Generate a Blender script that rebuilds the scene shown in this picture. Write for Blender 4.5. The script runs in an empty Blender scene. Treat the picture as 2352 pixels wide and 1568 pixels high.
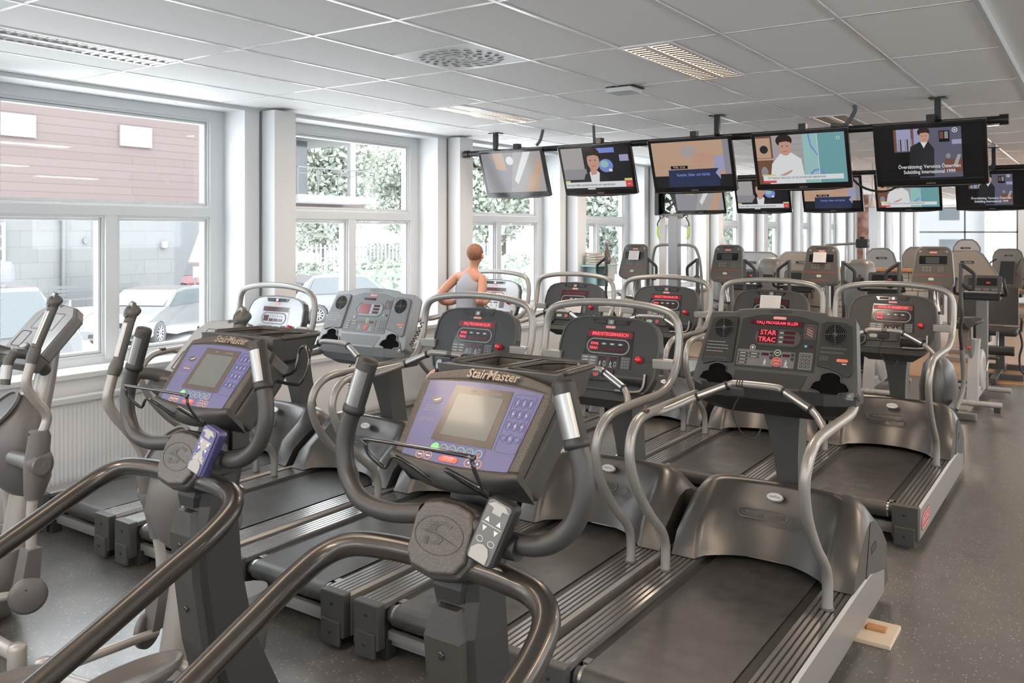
import bpy, bmesh, math, random
from mathutils import Vector, Matrix
SC = bpy.context.scene
C = SC.collection
PI = math.pi
H = 1.9            # camera height above the gym floor
K = 1.0857         # machines were measured for a 1.75 m eye height; this brings them to 1.9 m
# ---------------------------------------------------------------- camera, sky, exposure
cd = bpy.data.cameras.new('camera'); cam = bpy.data.objects.new('camera', cd); C.objects.link(cam)
cam.location = (0, 0, H); cam.rotation_euler = (PI / 2, 0, 0.6026)
cd.sensor_width = 36.0; cd.lens = 1979.0 / 2352 * 36; cd.shift_y = -(784 - 534) / 2352.0
cd.clip_start = 0.05; cd.clip_end = 400
SC.camera = cam
wd = bpy.data.worlds.new('sky'); SC.world = wd; wd.use_nodes = True
bg = wd.node_tree.nodes['Background']; bg.inputs[0].default_value = (0.90, 0.95, 1.0, 1); bg.inputs[1].default_value = 5.0
SC.view_settings.view_transform = 'Standard'; SC.view_settings.look = 'None'
SC.view_settings.exposure = 0.78; SC.view_settings.gamma = 1.0; SC.view_settings.use_curve_mapping = False
SC.cycles.use_denoising = True
SC.cycles.max_bounces = 8; SC.cycles.diffuse_bounces = 5; SC.cycles.glossy_bounces = 3; SC.cycles.transparent_max_bounces = 12
SC.cycles.caustics_reflective = False; SC.cycles.caustics_refractive = False
SC.cycles.sample_clamp_indirect = 6.0
LAMP = 19.0        # emission of the warm tubes in the ceiling fittings

# ---------------------------------------------------------------- materials
MATS = {}
def mat(name, col, rough=0.5, metal=0.0, emit=None, es=1.0, noise=None, bump=None, spec=None, coat=0):
    if name in MATS: return MATS[name]
    m = bpy.data.materials.new(name); m.use_nodes = True
    nt = m.node_tree; b = nt.nodes['Principled BSDF']
    b.inputs['Base Color'].default_value = (*col, 1)
    b.inputs['Roughness'].default_value = rough; b.inputs['Metallic'].default_value = metal
    if spec is not None: b.inputs['Specular IOR Level'].default_value = spec
    if coat: b.inputs['Coat Weight'].default_value = coat; b.inputs['Coat Roughness'].default_value = 0.08
    if emit: b.inputs['Emission Color'].default_value = (*emit, 1); b.inputs['Emission Strength'].default_value = es
    tc = nt.nodes.new('ShaderNodeTexCoord')
    if noise:
        sc, c2, lo, hi = noise
        n = nt.nodes.new('ShaderNodeTexNoise'); n.inputs['Scale'].default_value = sc; n.inputs['Detail'].default_value = 4
        r = nt.nodes.new('ShaderNodeValToRGB'); r.color_ramp.elements[0].position = lo; r.color_ramp.elements[1].position = hi
        r.color_ramp.elements[0].color = (*col, 1); r.color_ramp.elements[1].color = (*c2, 1)
        nt.links.new(tc.outputs['Object'], n.inputs['Vector']); nt.links.new(n.outputs['Fac'], r.inputs[0])
        nt.links.new(r.outputs[0], b.inputs['Base Color'])
    if bump:
        sc, st = bump
        n = nt.nodes.new('ShaderNodeTexNoise'); n.inputs['Scale'].default_value = sc; n.inputs['Detail'].default_value = 5
        bp = nt.nodes.new('ShaderNodeBump'); bp.inputs['Strength'].default_value = st; bp.inputs['Distance'].default_value = 0.004
        nt.links.new(tc.outputs['Object'], n.inputs['Vector']); nt.links.new(n.outputs['Fac'], bp.inputs['Height'])
        nt.links.new(bp.outputs[0], b.inputs['Normal'])
    MATS[name] = m
    return m
M = mat
WHITE = M('white_paint', (0.66, 0.67, 0.68), 0.5, bump=(60, 0.05))
FRAMEW = M('window_frame_paint', (0.58, 0.60, 0.61), 0.35)
TILE = M('ceiling_tile', (0.90, 0.90, 0.90), 0.75, bump=(220, 0.12))
TBAR = M('ceiling_bar_metal', (0.85, 0.85, 0.85), 0.25, 0.3)
PLASTER = M('ceiling_plaster', (0.85, 0.85, 0.84), 0.7)
TUBE = M('silver_tube_paint', (0.29, 0.28, 0.265), 0.33, 0.4)
TUBED = M('black_metallic_tube', (0.045, 0.040, 0.036), 0.27, 0.55, bump=(900, 0.1), coat=0.3)
CHARC = M('charcoal_plastic', (0.015, 0.015, 0.015), 0.42, bump=(500, 0.15))
CHARC2 = M('grey_plastic', (0.052, 0.051, 0.050), 0.42, bump=(500, 0.15))
GREYL = M('light_grey_plastic', (0.15, 0.15, 0.148), 0.4)
COVER = M('satin_brown_grey_cover', (0.085, 0.080, 0.076), 0.34, 0.6, bump=(6, 0.05))
COVERD = M('dark_grey_cover', (0.05, 0.05, 0.05), 0.45)
BLACK = M('black_gloss', (0.012, 0.012, 0.013), 0.12, coat=0.3)
BLACKM = M('black_matt', (0.015, 0.015, 0.015), 0.55)
RECESS_SHADE = M('painted_recess_shade', (0.003, 0.003, 0.003), 0.9, spec=0.1)  # flat black in place of shade inside cup holders and fan openings
PLATEM = M('steel_contact_plate', (0.30, 0.295, 0.29), 0.32, 0.9)
RUBBER = M('black_rubber', (0.025, 0.025, 0.025), 0.7)
CHROME = M('brushed_steel', (0.40, 0.39, 0.38), 0.28, 1.0)
RIB = M('anodised_rail', (0.36, 0.35, 0.34), 0.25, 0.85)
RIBD = M('dark_groove', (0.03, 0.03, 0.03), 0.5)
BELT = M('running_belt', (0.038, 0.036, 0.034), 0.27, noise=(14, (0.056, 0.053, 0.050), 0.35, 0.75), bump=(700, 0.25))
SIDE = M('silver_side_panel', (0.27, 0.265, 0.26), 0.35, 0.4)
REDL = M('red_label', (0.45, 0.03, 0.04), 0.4)
REDB = M('red_button', (0.60, 0.02, 0.03), 0.25, coat=0.5)
PINKL = M('faded_red_badge', (0.75, 0.25, 0.22), 0.4)
WHT = M('white_print', (0.52, 0.52, 0.52), 0.5)
GRYP = M('grey_print', (0.20, 0.20, 0.20), 0.5)
KEYP = M('key_grey', (0.12, 0.12, 0.12), 0.45)
GREENB = M('green_button', (0.30, 0.42, 0.24), 0.4)
LED = M('red_led', (0.3, 0.0, 0.01), 0.4, emit=(1.0, 0.06, 0.09), es=1.1)
LEDD = M('unlit_led_window', (0.055, 0.008, 0.012), 0.15)
LEDG = M('dim_led_and_bloom', (0.07, 0.0, 0.005), 0.3, emit=(0.6, 0.01, 0.03), es=0.07)  # dim letters, and plates that imitate bloom behind lit ones
PAPER = M('paper', (0.55, 0.53, 0.52), 0.7)
BARK = M('bark', (0.10, 0.085, 0.07), 0.9)

def speckle(name, c1, c2, scale, rough):
    m = bpy.data.materials.new(name); m.use_nodes = True; nt = m.node_tree; b = nt.nodes['Principled BSDF']
    tc = nt.nodes.new('ShaderNodeTexCoord'); v = nt.nodes.new('ShaderNodeTexNoise'); v.inputs['Scale'].default_value = scale
    v.inputs['Detail'].default_value = 2; r = nt.nodes.new('ShaderNodeValToRGB')
    r.color_ramp.elements[0].position = 0.47; r.color_ramp.elements[1].position = 0.62
    r.color_ramp.elements[0].color = (*c1, 1); r.color_ramp.elements[1].color = (*c2, 1)
    nt.links.new(tc.outputs['Object'], v.inputs['Vector']); nt.links.new(v.outputs['Fac'], r.inputs[0]); nt.links.new(r.outputs[0], b.inputs['Base Color'])
    bp = nt.nodes.new('ShaderNodeBump'); bp.inputs['Strength'].default_value = 0.35; bp.inputs['Distance'].default_value = 0.001
    nt.links.new(v.outputs['Fac'], bp.inputs['Height']); nt.links.new(bp.outputs[0], b.inputs['Normal'])
    b.inputs['Roughness'].default_value = rough
    return m
SPECK = speckle('speckled_graphite', (0.028, 0.025, 0.023), (0.095, 0.080, 0.066), 650, 0.4)
SPECKD = speckle('speckled_black', (0.022, 0.021, 0.020), (0.045, 0.041, 0.037), 700, 0.42)

def floor_material():
    m = bpy.data.materials.new('speckled_rubber_floor'); m.use_nodes = True; nt = m.node_tree; b = nt.nodes['Principled BSDF']
    tc = nt.nodes.new('ShaderNodeTexCoord')
    vo = nt.nodes.new('ShaderNodeTexVoronoi'); vo.inputs['Scale'].default_value = 52
    mp = nt.nodes.new('ShaderNodeMapping'); mp.inputs['Rotation'].default_value = (0, 0, 0.5); mp.inputs['Scale'].default_value = (1.0, 0.55, 1)
    r = nt.nodes.new('ShaderNodeValToRGB'); r.color_ramp.elements[0].position = 0.10; r.color_ramp.elements[1].position = 0.22; b.inputs['Specular IOR Level'].default_value = 0.75
    r.color_ramp.elements[0].color = (0.30, 0.295, 0.29, 1); r.color_ramp.elements[1].color = (0.096, 0.094, 0.091, 1)
    n = nt.nodes.new('ShaderNodeTexNoise'); n.inputs['Scale'].default_value = 9; n.inputs['Detail'].default_value = 6
    r2 = nt.nodes.new('ShaderNodeValToRGB'); r2.color_ramp.elements[0].color = (0.75, 0.75, 0.75, 1); r2.color_ramp.elements[1].color = (1.25, 1.22, 1.2, 1)
    mx = nt.nodes.new('ShaderNodeMix'); mx.data_type = 'RGBA'; mx.blend_type = 'MULTIPLY'; mx.inputs[0].default_value = 1
    L = nt.links.new
    L(tc.outputs['Object'], mp.inputs[0]); L(mp.outputs[0], vo.inputs['Vector']); L(vo.outputs['Distance'], r.inputs[0])
    L(tc.outputs['Object'], n.inputs['Vector']); L(n.outputs['Fac'], r2.inputs[0])
    L(r.outputs[0], mx.inputs[6]); L(r2.outputs[0], mx.inputs[7]); L(mx.outputs[2], b.inputs['Base Color'])
    n2 = nt.nodes.new('ShaderNodeTexNoise'); n2.inputs['Scale'].default_value = 12; n2.inputs['Detail'].default_value = 3
    mr = nt.nodes.new('ShaderNodeMapRange'); mr.inputs[3].default_value = 0.26; mr.inputs[4].default_value = 0.36
    L(tc.outputs['Object'], n2.inputs['Vector']); L(n2.outputs['Fac'], mr.inputs[0]); L(mr.outputs[0], b.inputs['Roughness'])
    bp = nt.nodes.new('ShaderNodeBump'); bp.inputs['Strength'].default_value = 0.10; bp.inputs['Distance'].default_value = 0.001
    L(n2.outputs['Fac'], bp.inputs['Height']); L(bp.outputs[0], b.inputs['Normal'])
    return m
def brick(name, c1, c2, cm, scale, bw, rh, mortar, rough=0.5, coord='Object', rot=(0, 0, 0), offset=0.5):
    m = bpy.data.materials.new(name); m.use_nodes = True; nt = m.node_tree; b = nt.nodes['Principled BSDF']
    tc = nt.nodes.new('ShaderNodeTexCoord'); mp = nt.nodes.new('ShaderNodeMapping'); mp.inputs['Rotation'].default_value = rot
    br = nt.nodes.new('ShaderNodeTexBrick'); br.inputs['Scale'].default_value = scale; br.inputs['Brick Width'].default_value = bw
    br.inputs['Row Height'].default_value = rh; br.inputs['Mortar Size'].default_value = mortar; br.offset = offset
    br.inputs['Color1'].default_value = (*c1, 1); br.inputs['Color2'].default_value = (*c2, 1); br.inputs['Mortar'].default_value = (*cm, 1)
    nt.links.new(tc.outputs[coord], mp.inputs[0]); nt.links.new(mp.outputs[0], br.inputs['Vector']); nt.links.new(br.outputs['Color'], b.inputs['Base Color'])
    b.inputs['Roughness'].default_value = rough
    return m
FLOORM = floor_material()
WOODF = brick('wood_strip_floor', (0.34, 0.215, 0.13), (0.40, 0.26, 0.16), (0.24, 0.145, 0.085), 1.0, 1.6, 0.13, 0.004, 0.28)
WOODL = M('oak_wood', (0.48, 0.24, 0.10), 0.4, noise=(9, (0.38, 0.18, 0.07), 0.3, 0.7))
WOODP = M('pale_wood', (0.60, 0.50, 0.38), 0.5)

def glass_material():
    m = bpy.data.materials.new('window_glass'); m.use_nodes = True; nt = m.node_tree
    for n in list(nt.nodes): nt.nodes.remove(n)
    o = nt.nodes.new('ShaderNodeOutputMaterial'); mix = nt.nodes.new('ShaderNodeMixShader'); mix.inputs[0].default_value = 0.025
    t = nt.nodes.new('ShaderNodeBsdfTransparent'); t.inputs[0].default_value = (0.95, 0.97, 0.97, 1)
    g = nt.nodes.new('ShaderNodeBsdfGlossy'); g.inputs['Roughness'].default_value = 0.02
    nt.links.new(t.outputs[0], mix.inputs[1]); nt.links.new(g.outputs[0], mix.inputs[2]); nt.links.new(mix.outputs[0], o.inputs[0])
    return m
GLASS = glass_material()

# ---------------------------------------------------------------- mesh builder
class MB:
    def __init__(s): s.v = []; s.f = []; s.m = []; s.sm = []; s.mats = []; s.X = None
    def mi(s, m):
        if m not in s.mats: s.mats.append(m)
        return s.mats.index(m)
    def add(s, vs, fs, m, smooth=False):
        o = len(s.v); k = s.mi(m)
        if s.X is not None: vs = [s.X @ Vector(v) for v in vs]
        s.v += [tuple(v) for v in vs]
        for f in fs: s.f.append([i + o for i in f]); s.m.append(k); s.sm.append(smooth)
        return s
    def bm(s, bm, m, smooth=False):
        bm.verts.index_update()
        s.add([v.co.copy() for v in bm.verts], [[v.index for v in f.verts] for f in bm.faces], m, smooth); bm.free(); return s
    def box(s, x0, x1, y0, y1, z0, z1, m, bev=0, seg=2, smooth=False):
        bm = bmesh.new(); bmesh.ops.create_cube(bm, size=1)
        for v in bm.verts:
            v.co = Vector(((x0 + x1) / 2 + v.co.x * (x1 - x0), (y0 + y1) / 2 + v.co.y * (y1 - y0), (z0 + z1) / 2 + v.co.z * (z1 - z0)))
        if bev: bmesh.ops.bevel(bm, geom=bm.edges[:], offset=bev, segments=seg, profile=0.6, affect='EDGES')
        return s.bm(bm, m, smooth)
    def prism(s, poly, F, d0, d1, m, bev=0, seg=2, smooth=False):
        """polygon (a,b) in frame F=(origin,U,W,N), extruded from offset d0 to d1 along N"""
        O, U, W, N = F; bm = bmesh.new(); n = len(poly)
        A = [bm.verts.new(O + U * a + W * b + N * d0) for a, b in poly]; B = [bm.verts.new(O + U * a + W * b + N * d1) for a, b in poly]
        try:
            bm.faces.new(A[::-1]); top = bm.faces.new(B)
            for i in range(n): bm.faces.new((A[i], A[(i + 1) % n], B[(i + 1) % n], B[i]))
        except ValueError: pass
        bmesh.ops.recalc_face_normals(bm, faces=bm.faces[:])
        if bev:
            eds = [e for e in bm.edges if e.calc_face_angle(0) > 0.6]
            bmesh.ops.bevel(bm, geom=eds, offset=bev, segments=seg, profile=0.6, affect='EDGES', clamp_overlap=True)
        return s.bm(bm, m, smooth)
    def rect(s, a0, a1, b0, b1, F, d0, d1, m, bev=0): return s.prism([(a0, b0), (a1, b0), (a1, b1), (a0, b1)], F, d0, d1, m, bev)
    def tube(s, pts, r, m, seg=14, closed=False, caps=True, sub=5, smooth=True):
        """round tube along pts; r = radius or list; sub = Catmull-Rom steps (0 keeps the polyline)"""
        pts = [Vector(p) for p in pts]; rs = list(r) if isinstance(r, (list, tuple)) else [r] * len(pts)
        if sub:
            P = []; R = []; n = len(pts); rng = range(n if closed else n - 1)
            for i in rng:
                p0 = pts[(i - 1) % n] if closed or i > 0 else pts[0] * 2 - pts[1]
                p1 = pts[i]; p2 = pts[(i + 1) % n]; p3 = pts[(i + 2) % n] if closed or i + 2 < n else pts[-1] * 2 - pts[-2]
                for k in range(sub):
                    t = k / sub
                    P.append(0.5 * ((2 * p1) + (p2 - p0) * t + (2 * p0 - 5 * p1 + 4 * p2 - p3) * t * t + (3 * p1 - p0 - 3 * p2 + p3) * t ** 3))
                    R.append(rs[i] * (1 - t) + rs[(i + 1) % n] * t)
            if not closed: P.append(pts[-1]); R.append(rs[-1])
            pts, rs = P, R
        n = len(pts); T = []
        for i in range(n):
            a = pts[(i - 1) % n] if closed or i else pts[0]; b = pts[(i + 1) % n] if closed or i < n - 1 else pts[-1]
            t = (b - a); T.append(t.normalized() if t.length > 1e-9 else Vector((0, 0, 1)))
        u = T[0].orthogonal().normalized(); V = []
        for i in range(n):
            u = (u - T[i] * u.dot(T[i])); u = u.normalized() if u.length > 1e-6 else T[i].orthogonal().normalized()
            w = T[i].cross(u)
            for k in range(seg):
                a = 2 * PI * k / seg; V.append(pts[i] + (u * math.cos(a) + w * math.sin(a)) * rs[i])
        F = []
        for i in range(n if closed else n - 1):
            j = (i + 1) % n
            for k in range(seg): F.append((i * seg + k, i * seg + (k + 1) % seg, j * seg + (k + 1) % seg, j * seg + k))
        s.add(V, F, m, smooth)
        if caps and not closed:
            s.add(V[:seg], [tuple(range(seg))[::-1]], m); s.add(V[-seg:], [tuple(range(seg))], m)
        return s
    def cyl(s, a, b, r, m, seg=20, smooth=True): return s.tube([a, b], r, m, seg=seg, sub=0, smooth=smooth)
    def lathe(s, prof, o, ax, m, seg=24, smooth=True):
        """prof = [(radius, distance along axis)]"""
        o = Vector(o); ax = Vector(ax).normalized(); u = ax.orthogonal().normalized(); w = ax.cross(u); V = []; F = []
        for r, t in prof:
            for k in range(seg): a = 2 * PI * k / seg; V.append(o + ax * t + (u * math.cos(a) + w * math.sin(a)) * max(r, 1e-5))
        for i in range(len(prof) - 1):
            for k in range(seg): F.append((i * seg + k, i * seg + (k + 1) % seg, (i + 1) * seg + (k + 1) % seg, (i + 1) * seg + k))
        return s.add(V, F, m, smooth)
    def loft(s, rings, m, smooth=True, cap=True, closed=True):
        n = len(rings[0]); V = [Vector(p) for r in rings for p in r]; F = []
        for i in range(len(rings) - 1):
            for k in range(n if closed else n - 1): F.append((i * n + k, i * n + (k + 1) % n, (i + 1) * n + (k + 1) % n, (i + 1) * n + k))
        s.add(V, F, m, smooth)
        if cap and closed:
            s.add(rings[0], [tuple(range(n))[::-1]], m); s.add(rings[-1], [tuple(range(n))], m)
        return s
    def ball(s, c, r, m, seg=16, rings=10, sc=(1, 1, 1), R=None):
        V = []; F = []; c = Vector(c)
        for i in range(rings + 1):
            t = PI * i / rings
            for k in range(seg):
                a = 2 * PI * k / seg; p = Vector((math.sin(t) * math.cos(a) * sc[0], math.sin(t) * math.sin(a) * sc[1], math.cos(t) * sc[2])) * r
                V.append(c + ((R @ p) if R else p))
        for i in range(rings):
            for k in range(seg): F.append((i * seg + k, (i + 1) * seg + k, (i + 1) * seg + (k + 1) % seg, i * seg + (k + 1) % seg))
        return s.add(V, F, m, True)
    def text(s, body, F, a, b, size, d, m, align='CENTER', sx=1.0, shear=0.0, thick=0.0, depth=0.0):
        vs, fs = text_mesh(body, size, align, shear, thick, depth)
        O, U, W, N = F
        return s.add([O + U * (a + p[0] * sx) + W * (b + p[1]) + N * (d + p[2]) for p in vs], fs, m)
    def build(s, name, parent=None, scale=K):
        me = bpy.data.meshes.new(name); me.from_pydata([(x * scale, y * scale, z * scale) for x, y, z in s.v], [], s.f)
        for m in s.mats: me.materials.append(m)
        me.polygons.foreach_set('material_index', s.m); me.polygons.foreach_set('use_smooth', s.sm)
        me.validate(); me.update()
        o = bpy.data.objects.new(name, me); C.objects.link(o)
        if parent is not None: o.parent = parent
        return o
_tc = {}
def text_mesh(body, size, align, shear, thick, depth):
    key = (body, size, align, shear, thick, depth)
    if key in _tc: return _tc[key]
    cu = bpy.data.curves.new('t', 'FONT'); cu.body = body; cu.size = size; cu.align_x = align; cu.align_y = 'CENTER'
    cu.shear = shear; cu.offset = thick; cu.extrude = depth; cu.resolution_u = 2
    o = bpy.data.objects.new('t', cu); C.objects.link(o); dg = bpy.context.evaluated_depsgraph_get()
    me = bpy.data.meshes.new_from_object(o.evaluated_get(dg))
    r = ([tuple(v.co) for v in me.vertices], [tuple(p.vertices) for p in me.polygons])
    bpy.data.objects.remove(o); bpy.data.meshes.remove(me); bpy.data.curves.remove(cu)
    _tc[key] = r
    return r
def frame(o, w, u=(1, 0, 0)):
    U = Vector(u).normalized(); W = Vector(w).normalized(); return (Vector(o), U, W, U.cross(W).normalized())
def rrect(w, h, r, n=5, cx=0, cy=0):
    r = min(r, w / 2 - 1e-5, h / 2 - 1e-5); P = []
    for qx, qy, a0 in ((1, 1, 0), (-1, 1, 90), (-1, -1, 180), (1, -1, 270)):
        for i in range(n + 1):
            a = math.radians(a0 + 90 * i / n); P.append((cx + qx * (w / 2 - r) + r * math.cos(a), cy + qy * (h / 2 - r) + r * math.sin(a)))
    return P
def ellipse(rx, ry, cx=0, cy=0, n=24): return [(cx + rx * math.cos(2 * PI * i / n), cy + ry * math.sin(2 * PI * i / n)) for i in range(n)]
def ring(mb, outer, inner, F, d0, d1, m):
    n = len(outer); O, U, W, N = F
    P = lambda q, d: O + U * q[0] + W * q[1] + N * d
    V = [P(q, d1) for q in outer] + [P(q, d1) for q in inner] + [P(q, d0) for q in outer] + [P(q, d0) for q in inner]; Fc = []
    for i in range(n):
        j = (i + 1) % n
        Fc += [(i, j, n + j, n + i), (2 * n + i, 2 * n + j, j, i), (n + i, n + j, 3 * n + j, 3 * n + i)]
    mb.add(V, Fc, m)
def rring(mb, w, h, r, t, F, d0, d1, m, cx=0, cy=0, n=5):
    ring(mb, rrect(w, h, r, n, cx, cy), rrect(w - 2 * t, h - 2 * t, max(r - t, 0.0005), n, cx, cy), F, d0, d1, m)
def crom(pts, sub=5):
    pts = [Vector(p) for p in pts]; P = []
    for i in range(len(pts) - 1):
        p1, p2 = pts[i], pts[i + 1]; p0 = pts[i - 1] if i else p1 * 2 - p2; p3 = pts[i + 2] if i + 2 < len(pts) else p2 * 2 - p1
        for k in range(sub):
            t = k / sub; P.append(0.5 * ((2 * p1) + (p2 - p0) * t + (2 * p0 - 5 * p1 + 4 * p2 - p3) * t * t + (3 * p1 - p0 - 3 * p2 + p3) * t ** 3))
    P.append(pts[-1]); return P

# ---------------------------------------------------------------- scene objects
def thing(name, label, cat, loc=(0, 0, 0), rz=0, group=None):
    o = bpy.data.objects.new(name, None); o.empty_display_size = 0.1; C.objects.link(o)
    o.location = loc; o.rotation_euler = (0, 0, rz); o['label'] = label; o['category'] = cat
    if group: o['group'] = group
    return o
def tag(o, label, cat, group=None, loc=None, rz=None):
    o['label'] = label; o['category'] = cat
    if group: o['group'] = group
    if loc is not None: o.location = loc
    if rz is not None: o.rotation_euler = (0, 0, rz)
    return o
def struct(o): o['kind'] = 'structure'; return o
def dup(root, loc, label=None, rz=None, group=None, skip=()):
    r = root.copy(); C.objects.link(r); r.location = loc
    if rz is not None: r.rotation_euler = (0, 0, rz)
    if label: r['label'] = label
    if group: r['group'] = group
    for ch in list(root.children):
        if ch.name.split('.')[0] in skip: continue
        c = ch.copy(); C.objects.link(c); c.parent = r
        for g in list(ch.children):
            if g.name.split('.')[0] in skip: continue
            d = g.copy(); C.objects.link(d); d.parent = c
    return r
VX, VY, VZ = Vector((1, 0, 0)), Vector((0, 1, 0)), Vector((0, 0, 1))
# ================================================================ THE ROOM (true metres)
XW = -5.9; XG = -6.2; ZC = H + 1.051; YB = -3.2; YF = 36.0; XR = 5.2; YWOOD = 12.43
XE = -0.478      # where the tiled ceiling ends
# floor
b = MB(); b.box(XG - 0.1, XR, YB, YWOOD - 0.03, -0.2, 0, FLOORM); struct(b.build('floor', scale=1))
b = MB(); b.box(XG - 0.1, XR, YWOOD + 0.03, YF, -0.2, 0.004, WOODF); struct(b.build('floor', scale=1))
b = MB(); b.box(XW, XR, YWOOD - 0.03, YWOOD + 0.03, -0.01, 0.012, WOODL, 0.004); struct(b.build('trim_1', scale=1))
# ceiling: tiles with a drop edge between the bars
b = MB(); b.box(XG, XE, YB, YF, ZC, ZC + 0.1, TILE)
struct(b.build('ceiling', scale=1))
g = MB(); xs = [-4.678 + 0.6 * a for a in range(-2, 8)]
ys = [0.785 + 1.2 * k for k in range(-3, 30)]
for x in xs[:-1]: g.box(x - 0.010, x + 0.010, YB, YF, ZC - 0.005, ZC + 0.001, TBAR)
for y in ys:
    if y < YF: g.box(XW, XE, y - 0.009, y + 0.009, ZC - 0.0035, ZC + 0.001, TBAR)
g.box(XE - 0.012, XE + 0.012, YB, YF, ZC - 0.01, ZC + 0.045, FRAMEW)
struct(g.build('trim_2', scale=1))
b = MB(); b.box(XE, XR, YB, YF, ZC + 0.04, ZC + 0.14, PLASTER); struct(b.build('ceiling', scale=1))
# window wall
PITCH = 2.52; Y1 = 4.65
WZ0, WZ1, WT0, WT1 = 0.98, 2.84, 2.03, 2.105
ends = [Y1 + PITCH * k for k in range(-3, 13)]
b = MB(); y = YB
b.box(XG - 0.05, XW, YB, YF, -0.2, 0.90, WHITE)                      # parapet
b.box(XG - 0.05, XW, YB, YF, 2.92, ZC + 0.12, WHITE)                 # lintel
pier = []
lo = YB
for e in ends:
    s0 = e - 1.97
    if s0 > lo: b.box(XG - 0.05, XW, lo, s0, 0.9, 2.92, WHITE)
    lo = e
b.box(XG - 0.05, XW, lo, YF, 0.9, 2.92, WHITE)
b.box(XW, XW + 0.006, YB, YF, ZC - 0.035, ZC, FRAMEW)
struct(b.build('wall_left', scale=1))
b = MB()
for e in ends:                                                       # projecting columns on the piers
    b.box(XW, XW + 0.17, e + 0.17, e + 0.40, 0, ZC - 0.02, WHITE, 0.004)
    b.box(XW, XW + 0.012, e + 0.15, e + 0.162, 0, ZC - 0.02, GREYL)
struct(b.build('trim_3', scale=1))
wn = 0
for e in ends:
    wn += 1; s0 = e - 1.97; f = MB(); xa, xb = XG - 0.03, XG + 0.03
    fm = FRAMEW
    f.box(xa, xb, s0, s0 + 0.14, 0.93, 2.92, fm, 0.004); f.box(xa, xb, e - 0.14, e, 0.93, 2.92, fm, 0.004)
    f.box(xa - 0.001, xb - 0.0015, s0 + 0.001, e - 0.001, 2.84, 2.919, fm); f.box(xa - 0.001, xb - 0.0015, s0 + 0.001, e - 0.001, 0.901, 0.98, fm)
    f.box(xa, xb + 0.01, s0 + 0.1, e - 0.1, WT0, WT1, fm, 0.004)
    mc = (s0 + e) / 2 - 0.03
    f.box(xa, xb + 0.008, mc - 0.045, mc + 0.045, 0.95, WT0 + 0.02, fm, 0.004)
    for (p, q, z0, z1) in ((s0 + 0.14, e - 0.14, WT1, 2.84), (s0 + 0.14, mc - 0.045, 0.98, WT0), (mc + 0.045, e - 0.14, 0.98, WT0)):   # inner sash beads
        for k, t in ((0, 0.022), (1, 0.022)):
            i = 0.0 + k * 0.022; xo = xb - 0.012 - k * 0.014
            f.box(xa - 0.03, xo, p + i, p + i + t - 0.004, z0 + i, z1 - i, fm); f.box(xa - 0.03, xo, q - i - t + 0.004, q - i, z0 + i, z1 - i, fm)
            f.box(xa - 0.03, xo, p + i + t - 0.004, q - i - t + 0.004, z0 + i, z0 + i + t - 0.004, fm); f.box(xa - 0.03, xo, p + i + t - 0.004, q - i - t + 0.004, z1 - i - t + 0.004, z1 - i, fm)
    fo = struct(f.build('window_%d' % wn, scale=1))
    gl = MB()
    gl.add([(XG - 0.045, s0 + 0.1, 0.95), (XG - 0.045, e - 0.1, 0.95), (XG - 0.045, e - 0.1, 2.9), (XG - 0.045, s0 + 0.1, 2.9)], [(0, 1, 2, 3)], GLASS)
    gl.build('window_pane', fo, scale=1)
    sl = MB(); sl.box(XG + 0.02, XW + 0.04, s0 - 0.02, e + 0.02, 0.885, 0.925, FRAMEW, 0.006); sl.build('window_sill', fo, scale=1)
# other walls: window openings added behind and right for daylight fill, and the glazed far end
def glazed(name, axis, c, lo, hi, bays, z0, z1, n0, thick=0.25, trans=None):
    global wn
    L = (hi - lo) / bays; w = MB()
    def bx(mb, a0, a1, t0, t1, za, zb, m, bev=0):
        if axis == 'x': mb.box(c + t0, c + t1, a0, a1, za, zb, m, bev)
        else: mb.box(a0, a1, c + t0, c + t1, za, zb, m, bev)
    bx(w, lo, hi, 0, thick, -0.2, z0, WHITE); bx(w, lo, hi, 0, thick, z1, ZC + 0.14, WHITE)
    for i in range(bays + 1):
        a = lo + L * i; bx(w, max(a - 0.18, lo), min(a + 0.18, hi), 0, thick, z0, z1, WHITE)
    struct(w.build(name, scale=1))
    for i in range(bays):
        a0, a1 = lo + L * i + 0.18, lo + L * (i + 1) - 0.18; f = MB(); wn += 1
        for p, q in ((a0, a0 + 0.06), (a1 - 0.06, a1)) : bx(f, p, q, 0.06, 0.12, z0, z1, GREYL if trans else FRAMEW, 0.003)
        for p, q in ((z0, z0 + 0.06), (z1 - 0.06, z1)): bx(f, a0, a1, 0.06, 0.12, p, q, GREYL if trans else FRAMEW, 0.003)
        if trans: bx(f, a0, a1, 0.06, 0.12, trans - 0.03, trans + 0.03, GREYL)
        bx(f, (a0 + a1) / 2 - 0.03, (a0 + a1) / 2 + 0.03, 0.06, 0.12, z0, z1, GREYL if trans else FRAMEW)
        fo = struct(f.build('window_%d' % wn, scale=1)); g = MB()
        if axis == 'x': g.add([(c + 0.09, a0, z0), (c + 0.09, a1, z0), (c + 0.09, a1, z1), (c + 0.09, a0, z1)], [(0, 1, 2, 3)], GLASS)
        else: g.add([(a0, c + 0.09, z0), (a1, c + 0.09, z0), (a1, c + 0.09, z1), (a0, c + 0.09, z1)], [(0, 1, 2, 3)], GLASS)
        g.build('window_pane', fo, scale=1)
glazed('wall_far', 'y', YF, XG, XR, 3, 0.25, 2.85, 0, trans=H + 0.02)
glazed('wall_right', 'x', XR, YB, YF, 10, 1.5, 2.6, 0)
glazed('wall_back', 'y', YB - 0.25, XG, XR, 4, 1.5, 2.6, 0)
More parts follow.
